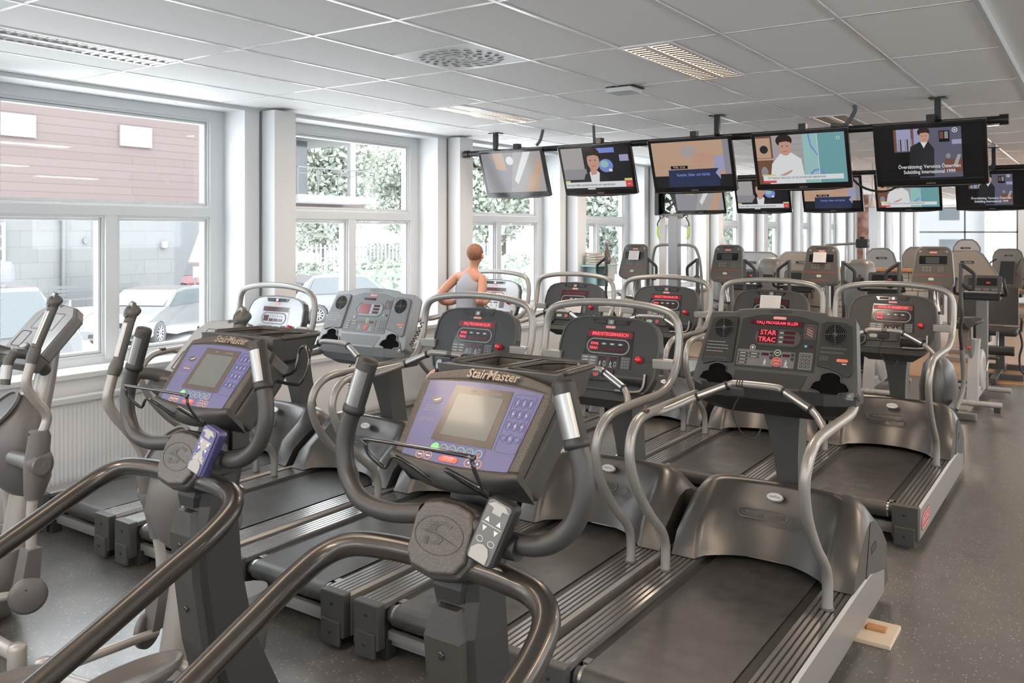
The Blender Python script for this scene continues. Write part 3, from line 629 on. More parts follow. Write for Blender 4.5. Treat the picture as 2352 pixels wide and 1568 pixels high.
# ================================================================ TREADMILLS (units before K)
GRP_T = 'treadmills in two rows facing the screens'
def lines(mb, F, a, b, n, w, gap, d, m, h=0.0016, seed=1):
    """rows of small print drawn as broken bars"""
    rd = random.Random(seed)
    for i in range(n):
        x = a; end = a + w * rd.uniform(0.7, 1.0)
        while x < end:
            l = rd.uniform(0.006, 0.018); mb.rect(x, min(x + l, end), b - i * gap - h, b - i * gap, F, d, d + 0.0003, m); x += l + 0.0025
def treadmill_base(t):
    W0, W1, ZT = 0.272, 0.405, 0.235
    for s in (-1, 1):
        m = MB(); a, b = sorted((s * W0, s * W1))
        # ribbed foot rail: extruded profile
        P = [(0, -0.02)]; n = 5; ww = (W1 - W0)
        for i in range(n):
            x = 0.006 + i * (ww - 0.012) / n; w_ = (ww - 0.012) / n
            P += [(x + w_ * .12, -0.004), (x + w_ * .2, 0.004), (x + w_ * .8, 0.004), (x + w_ * .88, -0.004)]
        P += [(ww, -0.02)]; V = []; Fc = []
        for v in (0.03, 1.32): V += [(a + x, v, ZT + z) for x, z in P]
        N = len(P)
        for i in range(N - 1):
            mm = RIB if (i - 1) % 4 != 3 else RIBD
            m.add([V[i], V[i + 1], V[N + i + 1], V[N + i]], [(0, 1, 2, 3)], mm)
        m.build('foot_rail', t)
        m = MB(); m.box(a, b, 0.03, 1.75, 0.085, ZT - 0.02, CHARC); xo = s * W1
        m.loft([[(xo - s * 0.004, v, 0.055), (xo + s * 0.006, v, 0.055), (xo + s * 0.008, v, ZT - 0.01), (xo - s * 0.004, v, ZT + 0.002)] for v in (0.03, 1.5)] +
               [[(xo - s * 0.004, 1.78, 0.055), (xo + s * 0.006, 1.78, 0.055), (xo + s * 0.008, 1.78, 0.16), (xo - s * 0.004, 1.78, 0.16)]], SIDE, smooth=False)
        m.box(a + 0.02, b - 0.02, 1.2, 1.75, 0.0, 0.09, CHARC); so = m.build('side_panel', t)
        F = (Vector((xo + s * 0.0085, 0.20, 0.135)), VY * s, VZ, VX * s) if s > 0 else (Vector((xo - 0.0085, 0.20, 0.135)), -VY, VZ, -VX)
        m = MB(); m.prism(rrect(0.25, 0.088, 0.022), F, 0, 0.0008, REDL); rring(m, 0.238, 0.076, 0.018, 0.005, F, 0, 0.0012, WHT)
        m.text('STAR TRAC', F, 0, 0, 0.050, 0.0012, WHT, thick=0.0008, sx=0.80); m.build('red_side_label', so)
        # end cap
        m = MB(); m.box(a - 0.004 * (s < 0), b + 0.004 * (s > 0), -0.012, 0.035, 0.055, ZT + 0.004, CHARC2, 0.006)
        m.box(a + 0.012, b - 0.012, -0.022, -0.006, 0.02, 0.125, CHARC2, 0.006)
        for z in (0.19, 0.075): m.lathe([(0.008, 0), (0.008, 0.002), (0.0, 0.0015)], ((a + b) / 2, -0.0125 if z > .1 else -0.0225, z), (0, -1, 0), BLACKM, seg=10)
        m.build('end_cap', t)
        m = MB(); m.box(s * 0.30 - 0.03, s * 0.30 + 0.03, 0.04, 0.10, 0.0, 0.09, RUBBER, 0.004); m.build('foot', t)
    # belt wrapping the rear roller, with the deck edge strips
    m = MB(); bw = 0.232; zb = 0.226; r = 0.045; prof = [(1.40, zb)] + [(0.075, zb)]
    for i in range(9): a = PI / 2 + PI * i / 8; prof.append((0.075 + r * math.cos(a), zb - r + r * math.sin(a)))
    prof.append((1.40, zb - 2 * r)); R_ = []
    for x in (-bw, bw): R_ += [[(x, v, z) for v, z in prof]]
    m.loft(R_, BELT, smooth=True, cap=False, closed=False); m.build('running_belt', t)
    m = MB()
    for s in (-1, 1):
        a, b = sorted((s * 0.236, s * 0.272)); m.box(a, b, 0.13, 1.35, 0.20, 0.221, BLACKM)
        m.box(min(s * 0.236, s * 0.262), max(s * 0.236, s * 0.262), 0.10, 0.135, 0.205, 0.226, RIB, 0.002)
    m.box(-0.236, 0.236, 0.13, 1.35, 0.185, 0.221, BLACKM); m.build('deck', t)
    m = MB(); m.cyl((-0.268, 0.075, zb - r), (0.268, 0.075, zb - r), 0.036, CHARC2)
    for s in (-1, 1): m.cyl((s * 0.234, 0.075, zb - r), (s * 0.246, 0.075, zb - r), 0.043, CHROME); m.cyl((s * .246, .075, zb - r), (s * .27, .075, zb - r), 0.03, BLACKM)
    m.build('rear_roller', t)
    m = MB(); m.box(-0.275, 0.275, 0.05, 0.075, 0.085, 0.12, SIDE); m.box(-0.275, 0.275, 0.07, 0.095, 0.055, 0.086, SIDE); m.build('cross_member', t)
    # motor cover
    m = MB(); rings = []; n = 44; hw = 0.408
    for i in range(n + 1):
        x = -hw + 2 * hw * i / n; s = abs(x) / hw; e = max(0.0, (s - 0.62) / 0.38); k = math.sqrt(max(0.0, 1 - (e ** 2.6) * 0.55)); c = min(1.0, max(0.0, (0.72 - s) / 0.07))
        v0 = 1.19 + 0.15 * max(0, 1 - (s / 0.72) ** 2.2); z = lambda h: 0.24 + (h - 0.24) * k
        inset = 0.020 * c
        rings.append([(x, v0, 0.242 + 0.012 * c), (x, v0 + 0.02, z(0.28)), (x, v0 + 0.065 + inset, z(0.38)), (x, 1.35 + 0.09 * max(0, 1 - s * s) + inset * 1.4, z(0.475)),
                      (x, 1.43 + 0.06 * (1 - s * s), z(0.545)), (x, 1.50, z(0.565)), (x, 1.57, z(0.55)), (x, 1.74, z(0.42)), (x, 1.86, z(0.27)), (x, 1.88, 0.07)])
    for j in range(0, 10): pass
    m.loft(rings, COVER, smooth=True, cap=False, closed=False)
    for rg, s in ((rings[0], -1), (rings[-1], 1)):
        poly = [(p[0], p[1], p[2]) for p in rg]
        side = poly + [(s * hw, 1.66, 0.07), (s * hw, 1.60, 0.23)]
        m.add(side, [tuple(range(len(side)))], COVER)
        m.add([(s * (hw + 0.002), 1.42, 0.235), (s * (hw + 0.002), 1.50, 0.46), (s * (hw + 0.002), 1.60, 0.43), (s * (hw + 0.002), 1.78, 0.30), (s * (hw + 0.002), 1.70, 0.10)], [(0, 1, 2, 3, 4)], COVERD)
    mc = m.build('motor_cover', t)
    # badges lying on the cover slope
    F = frame((0.0, 1.437, 0.502), (0, 0.62, 0.78)); F = (F[0] + F[3] * 0.004, F[1], F[2], F[3])
    F = frame((0.0, 1.445, 0.512), (0, 0.62, 0.80))
    m = MB(); m.prism(ellipse(0.040, 0.021), F, 0.0, 0.008, M('white_oval_badge', (0.55, 0.54, 0.52), 0.3)); ring(m, ellipse(0.040, 0.021), ellipse(0.036, 0.0185), F, 0.008, 0.0092, GRYP)
    m.text('SoftTrac', F, 0, 0, 0.016, 0.009, CHARC, sx=0.95, shear=0.2); m.build('oval_badge', mc)
    F = frame((-0.04, 1.395, 0.437), (0, 0.42, 0.90)); m = MB()
    rring(m, 0.24, 0.048, 0.024, 0.006, F, 0.0, 0.009, COVERD); m.text('STAR TRAC', F, 0, 0, 0.030, 0.0085, COVERD, thick=0.0006, depth=0.001); m.build('embossed_logo', mc)
    F = (Vector((hw + 0.0035, 1.56, 0.33)), VY, VZ, VX); m = MB(); rring(m, 0.10, 0.035, 0.01, 0.003, F, 0, 0.001, BLACKM); m.text('STAR TRAC', F, 0, 0, 0.016, 0.001, BLACKM); m.build('side_logo', mc)
    # curved neck
    m = MB(); prof = [(0.42, 0.050), (0.5, 0.050), (0.62, 0.055), (0.75, 0.067), (0.88, 0.086), (1.0, 0.10)]
    ring_ = lambda h, w: [(-w, 1.66 + dv(h), h), (w, 1.66 + dv(h), h), (w, 1.80 + dv(h), h), (-w, 1.80 + dv(h), h)]
    dv = lambda h: -0.16 * ((h - 0.40) / 0.6) ** 1.4
    m.loft([ring_(h, w) for h, w in crom([(a, b, 0) for a, b in prof], 3) and [(q.x, q.y) for q in crom([(a, b, 0) for a, b in prof], 3)]], M('neck_grey_paint', (0.095, 0.095, 0.093), 0.4, 0.3), smooth=False)
    m.build('neck', t)
def crossbar(t):
    m = MB(); P = [(-0.368, 0.90, 0.958), (-0.345, 0.985, 0.958), (-0.255, 1.125, 1.005), (-0.125, 1.165, 1.065), (-0.085, 1.172, 1.076), (0.085, 1.172, 1.076), (0.125, 1.165, 1.065), (0.255, 1.125, 1.005), (0.345, 0.985, 0.958), (0.368, 0.90, 0.958)]
    m.tube(P, 0.0155, TUBE, sub=4); cb = m.build('crossbar', t)
    for s in (-1, 1):
        m = MB(); a = Vector((s * 0.255, 1.125, 1.005)); b = Vector((s * 0.125, 1.165, 1.065)); m.cyl(a.lerp(b, 0.02), a.lerp(b, 0.98), 0.0185, CHROME); m.build('grip', cb)
        for k in (-0.02, 0.94): m = MB(); m.cyl(a.lerp(b, k), a.lerp(b, k + 0.08), 0.0205, BLACKM); m.build('grip_ring', cb)
def low_rail(s, tail):
    return [(s * 0.352, 1.0, 0.238), (s * 0.352, 1.0, 0.35), (s * 0.352, 0.955, 0.43), (s * 0.352, 0.84, 0.53), (s * 0.353, 0.725, 0.66), (s * 0.356, 0.665, 0.78), (s * 0.36, 0.665, 0.86), (s * 0.365, 0.71, 0.925), (s * 0.368, 0.80, 0.96)] + [(s * x, v, h) for x, v, h in tail]
RC = 0.0205
# ---- hoop model
def fit_shape(F, mb, m, d0, d1, k=1.0, bev=0.0):
    P = [(-0.262, -0.175), (-0.285, -0.12), (-0.296, 0.02), (-0.285, 0.10), (-0.262, 0.145), (-0.225, 0.168), (-0.16, 0.183), (0, 0.192), (0.16, 0.183), (0.225, 0.168), (0.262, 0.145), (0.285, 0.10), (0.296, 0.02), (0.285, -0.12), (0.262, -0.175), (0.235, -0.20), (-0.235, -0.20)]
    mb.prism([(a * k, b * k) for a, b in P], F, d0, d1, m, bev)
    return P
def hoop_console(t, pale=False):
    fc, rim, ink = (CHARC, TUBE, WHT)
    if pale: fc = M('pale_silver_console', (0.30, 0.31, 0.32), 0.22, 0.3)
    F = frame((0, 1.435, 1.125), (0, 0.115, 0.36))
    m = MB(); P = fit_shape(F, m, CHARC2, -0.045, -0.004, 1.0, 0.008)
    fit_shape(F, m, fc, -0.004, 0.006, 0.975, 0.003)
    m.prism([(-0.22, -0.15), (-0.24, 0.05), (-0.19, 0.13), (0.19, 0.13), (0.24, 0.05), (0.22, -0.15)], F, -0.10, -0.04, COVERD, 0.02)
    P1 = [(a, b) for a, b in P]; P2 = [(a * 0.968, b * 0.962) for a, b in P]; ring(m, P1, P2, F, 0, 0.010, CHARC2 if not pale else GREYL)
    co = m.build('console', t)
    F = (F[0] + F[3] * 0.006, F[1], F[2], F[3])
    m = MB(); m.prism([(-0.115, 0.17), (-0.10, 0.145), (0.10, 0.145), (0.115, 0.17)], F, 0, 0.003, BLACK); m.rect(-0.09, -0.03, 0.150, 0.166, F, 0.003, 0.004, BLACKM); m.rect(0.03, 0.09, 0.150, 0.166, F, 0.003, 0.004, BLACKM)
    m.rect(-0.018, 0.018, 0.144, 0.170, F, 0.003, 0.007, GREYL, 0.002); m.prism(ellipse(0.009, 0.009, 0.003, 0.157, 12), F, 0.007, 0.009, CHROME); m.build('fan_outlet', co)
    m = MB(); m.prism(rrect(0.058, 0.013, 0.0065, 5, 0, 0.131), F, 0, 0.002, PINKL); m.text('STAR TRAC', F, 0, 0.131, 0.009, 0.0022, WHT); m.build('maker_badge', co)
    m = MB(); m.prism([(-0.15, -0.085), (-0.128, 0.115), (0.142, 0.115), (0.15, -0.085)], F, 0, 0.0012, BLACK if not pale else M('pale_display', (0.42, 0.43, 0.45), 0.12)); dp = m.build('display_panel', co)
    G = (F[0] + F[3] * 0.0012, F[1], F[2], F[3]); m = MB()
    rring(m, 0.252, 0.082, 0.041, 0.007, G, 0, 0.002, GRYP if not pale else KEYP, 0.0, 0.028, n=8)
    for i in range(3):
        m.rect(-0.045 + i * 0.048, -0.002 + i * 0.048, 0.005, 0.025, G, 0, 0.0006, LEDD); m.rect(-0.040 + i * 0.048, -0.010 + i * 0.048, 0.036, 0.046, G, 0, 0.0006, KEYP)
        m.rect(-0.032 + i * 0.048, -0.018 + i * 0.048, 0.037, 0.045, G, 0.0006, 0.0009, WHT)
    m.build('readout_ring', co)
    m = MB(); m.prism(rrect(0.095, 0.056, 0.004, 3, -0.100, -0.052), G, 0, 0.0006, KEYP if not pale else GREYL)
    for i in range(3):
        for j in range(2): m.prism(rrect(0.040, 0.011, 0.003, 3, -0.122 + j * 0.044, -0.035 - i * 0.0165), G, 0.0006, 0.0022, GREYL); m.rect(-0.137 + j * 0.044, -0.107 + j * 0.044, -0.037 - i * 0.0165, -0.033 - i * 0.0165, G, 0.0022, 0.0025, WHT)
    for i in range(2):
        x = -0.022 + i * 0.062; rring(m, 0.055, 0.062, 0.006, 0.0014, G, 0, 0.0006, GRYP, x, -0.052)
        m.rect(x - 0.021, x + 0.021, -0.041, -0.027, G, 0.0003, 0.001, LEDD); rring(m, 0.015, 0.030, 0.007, 0.0018, G, 0.0003, 0.0015, WHT, x + 0.014, -0.063)
        m.prism(ellipse(0.0035, 0.0035, x + 0.014, -0.056, 8), G, 0.0003, 0.0014, GRYP); m.prism(ellipse(0.0035, 0.0035, x + 0.014, -0.069, 8), G, 0.0003, 0.0014, GRYP)
        figure(m, G, x - 0.012, -0.064, 0.028, WHT, i)
    m.prism(rrect(0.055, 0.064, 0.004, 3, 0.113, -0.052), G, 0, 0.0005, CHARC2)
    for i in range(4):
        for j in range(3): m.prism(rrect(0.011, 0.009, 0.002, 3, 0.098 + j * 0.0155, -0.030 - i * 0.0148), G, 0.0005, 0.0025, GREYL)
    m.build('keypad', co)
    m = MB(); m.prism([(-0.165, -0.155), (-0.157, -0.092), (0.055, -0.092), (0.050, -0.155)], F, 0, 0.008, CHARC if not pale else GREYL, 0.003); m.build('lower_panel', co)
    G2 = (F[0] + F[3] * 0.008, F[1], F[2], F[3])
    m = MB(); m.prism(rrect(0.052, 0.024, 0.012, 6, -0.115, -0.120), G2, 0, 0.003, WHT); m.prism(rrect(0.046, 0.019, 0.0095, 6, -0.115, -0.120), G2, 0.003, 0.0045, GREENB); m.build('start_button', co)
    m = MB(); o8 = [(0.015 * math.cos(PI / 8 + PI / 4 * i) - 0.045, 0.015 * math.sin(PI / 8 + PI / 4 * i) - 0.120) for i in range(8)]; m.prism(o8, G2, 0, 0.003, WHT)
    m.prism([(-0.045 + (a + 0.045) * .86, -0.120 + (b + 0.120) * .86) for a, b in o8], G2, 0.003, 0.0045, REDB); m.build('stop_button', co)
    m = MB(); m.rect(-0.012, 0.036, -0.150, -0.098, G2, 0, 0.004, COVERD, 0.002)
    for i in range(3): m.rect(-0.006, 0.030, -0.113 - i * 0.013, -0.108 - i * 0.013, G2, 0.004, 0.005, BLACKM)
    m.build('card_slot', co)
    for s, a0, a1 in ((1, 0.062, 0.232), (-1, -0.240, -0.172)):
        m = MB(); a = min(a0, a1); b = max(a0, a1); m.prism(rrect(b - a, 0.062, 0.02, 6, (a + b) / 2, -0.162), F, -0.02, 0.0015, BLACK); m.prism(rrect(b - a, 0.016, 0.007, 6, (a + b) / 2, -0.124), F, 0, 0.008, CHARC2, 0.002)
        m.tube([F[0] + F[1] * q[0] + F[2] * q[1] + F[3] * 0.012 for q in ((b + 0.004, -0.10), (b + 0.002, -0.165), (b - 0.03, -0.192), (a + 0.02, -0.196))], 0.007, TUBE if s > 0 else CHARC2, seg=8); m.build('bottle_pocket', co)
    m = MB(); c = F[0] + F[1] * 0.19 + F[2] * -0.030; m.lathe([(0.017, 0), (0.015, 0.006), (0.011, 0.012), (0.016, 0.017), (0.017, 0.024), (0.011, 0.031), (0, 0.033)], c, F[3], REDB); m.build('emergency_knob', co)
    m = MB()
    m.loft([[(x * k, 1.37 + q, 0.935) for x, q in ((-0.24, 0), (0.24, 0), (0.24, 0.14), (-0.24, 0.14))] for k in (1.0,)] + [[(x * .93, 1.30 + q, 0.90) for x, q in ((-0.24, 0.02), (0.24, 0.02), (0.24, 0.18), (-0.24, 0.18))], [(x * .6, 1.38 + q, 0.845) for x, q in ((-0.24, 0.0), (0.24, 0.0), (0.24, 0.11), (-0.24, 0.11))]], COVERD, smooth=False); m.build('under_tray', co)
    for s in (-1, 1): m = MB(); a, b = sorted((s * 0.27, s * 0.385)); m.box(a, b, 1.40, 1.45, 1.065, 1.115, TUBE, 0.006); m.build('bracket', co)
    return co
def figure(mb, F, x, y, h, m, lean=0):
    """tiny walking pictogram"""
    k = h; mb.prism(ellipse(0.10 * k, 0.10 * k, x, y + 0.42 * k, 10), F, 0, 0.0008, m)
    for P in ([(-.08, .28), (.10, .28), (.06, -.05), (-.08, -.05)], [(-.06, -.02), (.06, -.02), (.22, -.42), (.10, -.44)], [(-.08, -.02), (.04, -.02), (-.14, -.46), (-.26, -.44)], [(.06, .26), (.30, .06), (.25, .0), (.02, .18)], [(-.06, .26), (-.26, .04), (-.20, -.02), (0, .16)]):
        mb.prism([(x + a * k, y + b * k) for a, b in P], F, 0, 0.0008, m)
    if lean: mb.prism([(x - .4 * k, y - .56 * k), (x + .4 * k, y - .56 * k), (x + .4 * k, y - .40 * k)], F, 0, 0.0008, m)
def led_text(t, F, top, big, dim=False, size=0.024, wide=0.255):
    m = MB(); L_ = LEDG if dim else LED
    m.rect(-wide / 2, wide / 2 + 0.006, -0.0165, 0.0165, F, 0, 0.0008, LEDG if not dim else LEDD)  # red plate paints the glow spreading around the lit letters
    m.text(top, F, 0.003, 0.0, size, 0.0012, L_, sx=wide / (len(top) * size * 0.72), shear=0.15, thick=0.0006)
    m.build('message_strip', t)
def hoop_readout(co, top, dim=False):
    F = frame((0, 1.435, 1.125), (0, 0.115, 0.36)); F = (F[0] + F[3] * 0.0074 + F[2] * 0.092, F[1], F[2], F[3]); led_text(co, F, top, None, dim)
    F = (F[0] - F[2] * 0.064, F[1], F[2], F[3]); m = MB()
    if dim: m.rect(-0.105, -0.055, -0.022, 0.019, F, 0, 0.0008, LEDD)
    else:
        m.rect(-0.106, -0.054, 0.002, 0.020, F, 0, 0.0008, LEDG); m.rect(-0.110, -0.056, -0.022, -0.003, F, 0, 0.0008, LEDG)
        m.text('STAR', F, -0.080, 0.011, 0.017, 0.0012, LED, sx=1.1, thick=0.0006); m.text('TRAC', F, -0.083, -0.0125, 0.017, 0.0012, LED, sx=1.1, thick=0.0006)
    m.build('red_readout', co)
def hoop_treadmill(label, loc, pale=False):
    t = thing('treadmill', label, 'treadmill', loc, 0, GRP_T); treadmill_base(t)
    m = MB(); R_ = low_rail(1, [(0.374, 1.06, 0.968), (0.381, 1.26, 0.975), (0.388, 1.37, 1.02), (0.392, 1.43, 1.11), (0.392, 1.455, 1.22), (0.378, 1.46, 1.30), (0.335, 1.46, 1.345), (0.24, 1.46, 1.368), (0.12, 1.46, 1.380)])
    L_ = [(-a, b, c) for a, b, c in R_]
    m.tube(R_ + [(0, 1.46, 1.383)] + L_[::-1], RC, TUBE, sub=4, seg=16); m.build('hoop_handrail', t)
    crossbar(t); hoop_console(t, pale)
    for s in (-1, 1): m = MB(); m.lathe([(0.026, 0), (0.026, 0.006), (0.0205, 0.008)], (s * 0.352, 1.0, 0.238), (0, 0, 1), CHARC2); m.build('handrail_foot', t)
    return t
# ---- fan model with cup holders
def fan_grille(par, F, a, b, r):
    m = MB(); m.prism(ellipse(r, r, a, b, 28), F, 0.0, 0.001, RECESS_SHADE)
    for k in range(5): q = r * (0.30 + 0.165 * k); ring(m, ellipse(q, q, a, b, 28), ellipse(q - r * 0.045, q - r * 0.045, a, b, 28), F, 0.001, 0.004, CHARC2)
    for k in range(4): an = PI / 2 * k + 0.1; c, s_ = math.cos(an), math.sin(an); w = r * 0.03; m.prism([(a + c * r * .2 - s_ * w, b + s_ * r * .2 + c * w), (a + c * r * .2 + s_ * w, b + s_ * r * .2 - c * w), (a + c * r + s_ * w, b + s_ * r - c * w), (a + c * r - s_ * w, b + s_ * r + c * w)], F, 0.001, 0.005, CHARC2)
    m.build('fan_grille', par)
    m = MB(); m.lathe([(r * .22, 0), (r * .18, 0.004), (0, 0.006)], F[0] + F[1] * a + F[2] * b, F[3], COVERD); m.build('fan_hub', par)
def fan_console(t, pale=False):
    fc = CHARC2 if not pale else M('window_sheen_console', (0.25, 0.26, 0.27), 0.35, 0.15); dk = CHARC if not pale else M('window_sheen_mid_console', (0.16, 0.17, 0.178), 0.4)  # pale copies: the window's reflection is put into these greys
    F = frame((0, 1.455, 1.20), (0, 0.175, 0.36)); m = MB()       # face centre; half height about .205
    P = [(-0.385, -0.17), (-0.345, 0.165), (-0.335, 0.180), (-0.22, 0.185), (-0.205, 0.198), (-0.10, 0.210), (0, 0.213), (0.10, 0.210), (0.205, 0.198), (0.22, 0.185), (0.335, 0.180), (0.345, 0.165), (0.385, -0.17), (0.38, -0.185), (0.26, -0.225), (-0.26, -0.225), (-0.38, -0.185)]
    m.prism(P, F, -0.075, 0.0, fc, 0.008)
    m.prism([(a * 0.99, b * 0.99) for a, b in P], F, -0.085, -0.07, dk, 0.01)
    # lower rounded belly
    def bel(k, z, v): return [(x * k, v + q, z) for x, q in ((-0.375, 0.02), (-0.25, -0.035), (0.25, -0.035), (0.375, 0.02), (0.375, 0.16), (-0.375, 0.16))]
    m.loft([bel(1.0, 1.035, 1.37), bel(0.995, 0.985, 1.37), bel(0.93, 0.935, 1.40), bel(0.80, 0.905, 1.44)], dk, smooth=False)
    co = m.build('console', t)
    G = lambda d: (F[0] + F[3] * d, F[1], F[2], F[3])
    # centre panel
    m = MB(); m.prism([(-0.185, -0.095), (-0.178, 0.150), (-0.10, 0.172), (0.0, 0.178), (0.10, 0.172), (0.178, 0.150), (0.185, -0.095)], G(0), 0, 0.003, dk, 0.002); pn = m.build('centre_panel', co)
    m = MB(); rring(m, 0.10, 0.014, 0.007, 0.0015, G(0), 0, 0.002, dk, 0, 0.194, n=5); m.text('STAR TRAC', G(0), 0, 0.194, 0.010, 0.001, dk); m.build('embossed_badge', co)
    m = MB(); m.prism(rrect(0.062, 0.014, 0.007, 5, 0, 0.158), G(0.003), 0, 0.002, PINKL); m.text('STAR TRAC', G(0.005), 0, 0.158, 0.010, 0.0003, WHT); m.build('maker_badge', co)
    m = MB(); rring(m, 0.232, 0.098, 0.046, 0.008, G(0.003), 0, 0.003, CHARC if not pale else dk, 0, 0.062, n=8)
    m.prism(rrect(0.216, 0.082, 0.040, 8, 0, 0.062), G(0.003), 0, 0.0006, CHARC2 if not pale else fc)
    m.rect(-0.092, 0.002, 0.030, 0.098, G(0.0036), 0, 0.0006, LEDD)
    for i in range(3): m.rect(0.030, 0.082, 0.079 - i * 0.0225, 0.095 - i * 0.0225, G(0.0036), 0, 0.0006, LEDD); m.rect(0.010, 0.026, 0.083 - i * 0.0225, 0.088 - i * 0.0225, G(0.0036), 0, 0.0004, WHT)
    m.build('readout_ring', co)
    m = MB()
    m.rect(0.128, 0.168, 0.070, 0.125, G(0.003), 0, 0.001, M('profile_window', (0.10, 0.05, 0.05), 0.3)); rring(m, 0.052, 0.068, 0.004, 0.0012, G(0.003), 0, 0.0015, GRYP, 0.148, 0.098)
    for i in range(3): m.prism([(0.133, 0.116 - i * 0.012), (0.160, 0.100 - i * 0.012), (0.160, 0.098 - i * 0.012), (0.133, 0.114 - i * 0.012)], G(0.004), 0, 0.0004, WHT)
    m.prism(ellipse(0.006, 0.006, 0.136, 0.028, 12), G(0.003), 0, 0.001, M('teal_button', (0.12, 0.45, 0.5), 0.3)); m.rect(0.153, 0.168, 0.022, 0.034, G(0.003), 0, 0.0006, LEDD)
    m.build('heart_rate_window', co)
    m = MB(); kc = KEYP if not pale else GREYL
    m.prism(rrect(0.112, 0.078, 0.005, 3, -0.122, -0.046), G(0.003), 0, 0.001, kc)
    for i in range(4): m.prism(rrect(0.046, 0.0105, 0.004, 3, -0.150, -0.026 - i * 0.016), G(0.004), 0, 0.0018, dk); m.rect(-0.164, -0.136, -0.028 - i * 0.016, -0.025 - i * 0.016, G(0.0058), 0, 0.0003, WHT)
    for i in range(2): m.prism(rrect(0.048, 0.0105, 0.004, 3, -0.096, -0.026 - i * 0.016), G(0.004), 0, 0.0018, dk); m.rect(-0.112, -0.082, -0.028 - i * 0.016, -0.025 - i * 0.016, G(0.0058), 0, 0.0003, WHT)
    lines(m, G(0.004), -0.118, -0.062, 3, 0.045, 0.005, 0, GRYP, 0.001, 3)
    m.prism(ellipse(0.014, 0.014, -0.108, 0.004, 20), G(0.003), 0.0005, 0.002, dk); ring(m, ellipse(0.013, 0.013, -0.108, 0.004, 20), ellipse(0.011, 0.011, -0.108, 0.004, 20), G(0.005), 0, 0.0006, WHT); m.prism(ellipse(0.006, 0.006, -0.108, 0.004, 12), G(0.005), 0, 0.0006, WHT)
    for i, x in enumerate((-0.036, 0.062)):
        m.prism(rrect(0.064, 0.078, 0.005, 3, x, -0.046), G(0.003), 0, 0.001, kc); m.rect(x - 0.026, x + 0.008, -0.032, -0.018, G(0.004), 0, 0.0006, LEDD)
        for q in (-0.020, -0.040): m.prism(ellipse(0.0085, 0.0085, x + 0.021, q, 14), G(0.004), 0, 0.002, dk)
        figure(m, G(0.004), x - 0.006, -0.064, 0.030, WHT, i)
    m.prism(rrect(0.062, 0.082, 0.005, 3, 0.142, -0.044), G(0.003), 0, 0.001, kc)
    for i in range(4):
        for j in range(3): m.prism(ellipse(0.0062, 0.0062, 0.125 + j * 0.0165, -0.018 - i * 0.0175, 12), G(0.004), 0, 0.0022, dk); m.rect(0.1235 + j * 0.0165, 0.1265 + j * 0.0165, -0.020 - i * 0.0175, -0.016 - i * 0.0175, G(0.0062), 0, 0.0003, WHT)
    m.build('keypad', co)
    m = MB(); m.prism(ellipse(0.0155, 0.0155, 0.013, -0.014, 20), G(0.003), 0, 0.003, M('green_ring', (0.45, 0.6, 0.4), 0.4)); m.prism(ellipse(0.012, 0.012, 0.013, -0.014, 20), G(0.006), 0, 0.0012, dk); m.rect(0.006, 0.020, -0.017, -0.012, G(0.0072), 0, 0.0003, WHT); m.build('start_button', co)
    m = MB(); o8 = lambda r: [(0.013 + r * math.cos(PI / 8 + PI / 4 * i), -0.058 + r * math.sin(PI / 8 + PI / 4 * i)) for i in range(8)]
    m.prism(o8(0.0245), G(0.003), 0, 0.002, M('pale_red', (0.6, 0.25, 0.22), 0.4)); m.prism(o8(0.0215), G(0.005), 0, 0.0015, M('brick_red_button', (0.40, 0.05, 0.04), 0.4)); m.text('STOP', G(0.0065), 0.013, -0.054, 0.013, 0.0003, WHT); m.rect(0.003, 0.023, -0.069, -0.066, G(0.0065), 0, 0.0003, WHT); m.build('stop_button', co)
    # wings with fans
    for s in (-1, 1):
        m = MB(); Q = [(0.195, -0.085), (0.197, 0.150), (0.215, 0.158), (0.305, 0.148), (0.325, 0.135), (0.352, -0.075), (0.340, -0.098), (0.285, -0.090), (0.235, -0.110)] if s > 0 else [(0.195, -0.075), (0.197, 0.150), (0.215, 0.158), (0.305, 0.148), (0.325, 0.135), (0.352, -0.075), (0.340, -0.098), (0.285, -0.082), (0.21, -0.08)]
        if s > 0: Q = [(0.195, -0.062), (0.197, 0.145), (0.215, 0.155), (0.300, 0.150), (0.325, 0.135), (0.350, -0.090), (0.335, -0.105), (0.29, -0.085), (0.25, -0.070)]
        m.prism([(a * s, b) for a, b in (Q if s > 0 else Q[::-1])], G(0), 0, 0.012, dk, 0.004); wg = m.build('fan_housing', co)
        fan_grille(co, G(0.012), s * 0.262, 0.092, 0.048)
        m = MB()
        if s < 0: lines(m, G(0.012), -0.332, 0.018, 4, 0.115, 0.016, 0, WHT, 0.0018, 4); m.prism(ellipse(0.004, 0.004, -0.262, -0.030, 10), G(0.012), 0, 0.0006, REDB); lines(m, G(0.012), -0.336, -0.062, 1, 0.13, 0.01, 0, GRYP, 0.001, 9)
        else:
            lines(m, G(0.012), 0.205, 0.028, 2, 0.13, 0.006, 0, GRYP, 0.0012, 5); lines(m, G(0.012), 0.205, 0.008, 2, 0.11, 0.006, 0, GRYP, 0.0012, 6); lines(m, G(0.012), 0.205, -0.014, 4, 0.05, 0.006, 0, GRYP, 0.0012, 7)
            m.prism(rrect(0.050, 0.014, 0.007, 5, 0.305, -0.030), G(0.012), 0, 0.001, M('orange_badge', (0.65, 0.16, 0.09), 0.4)); m.rect(0.305, 0.325, -0.048, -0.043, G(0.012), 0, 0.0005, WHT)
        m.build('printed_notes', co)
        # cup holder: flat black shape painted for the shade of its hollow
        m = MB(); cx, cy = s * 0.262, -0.148
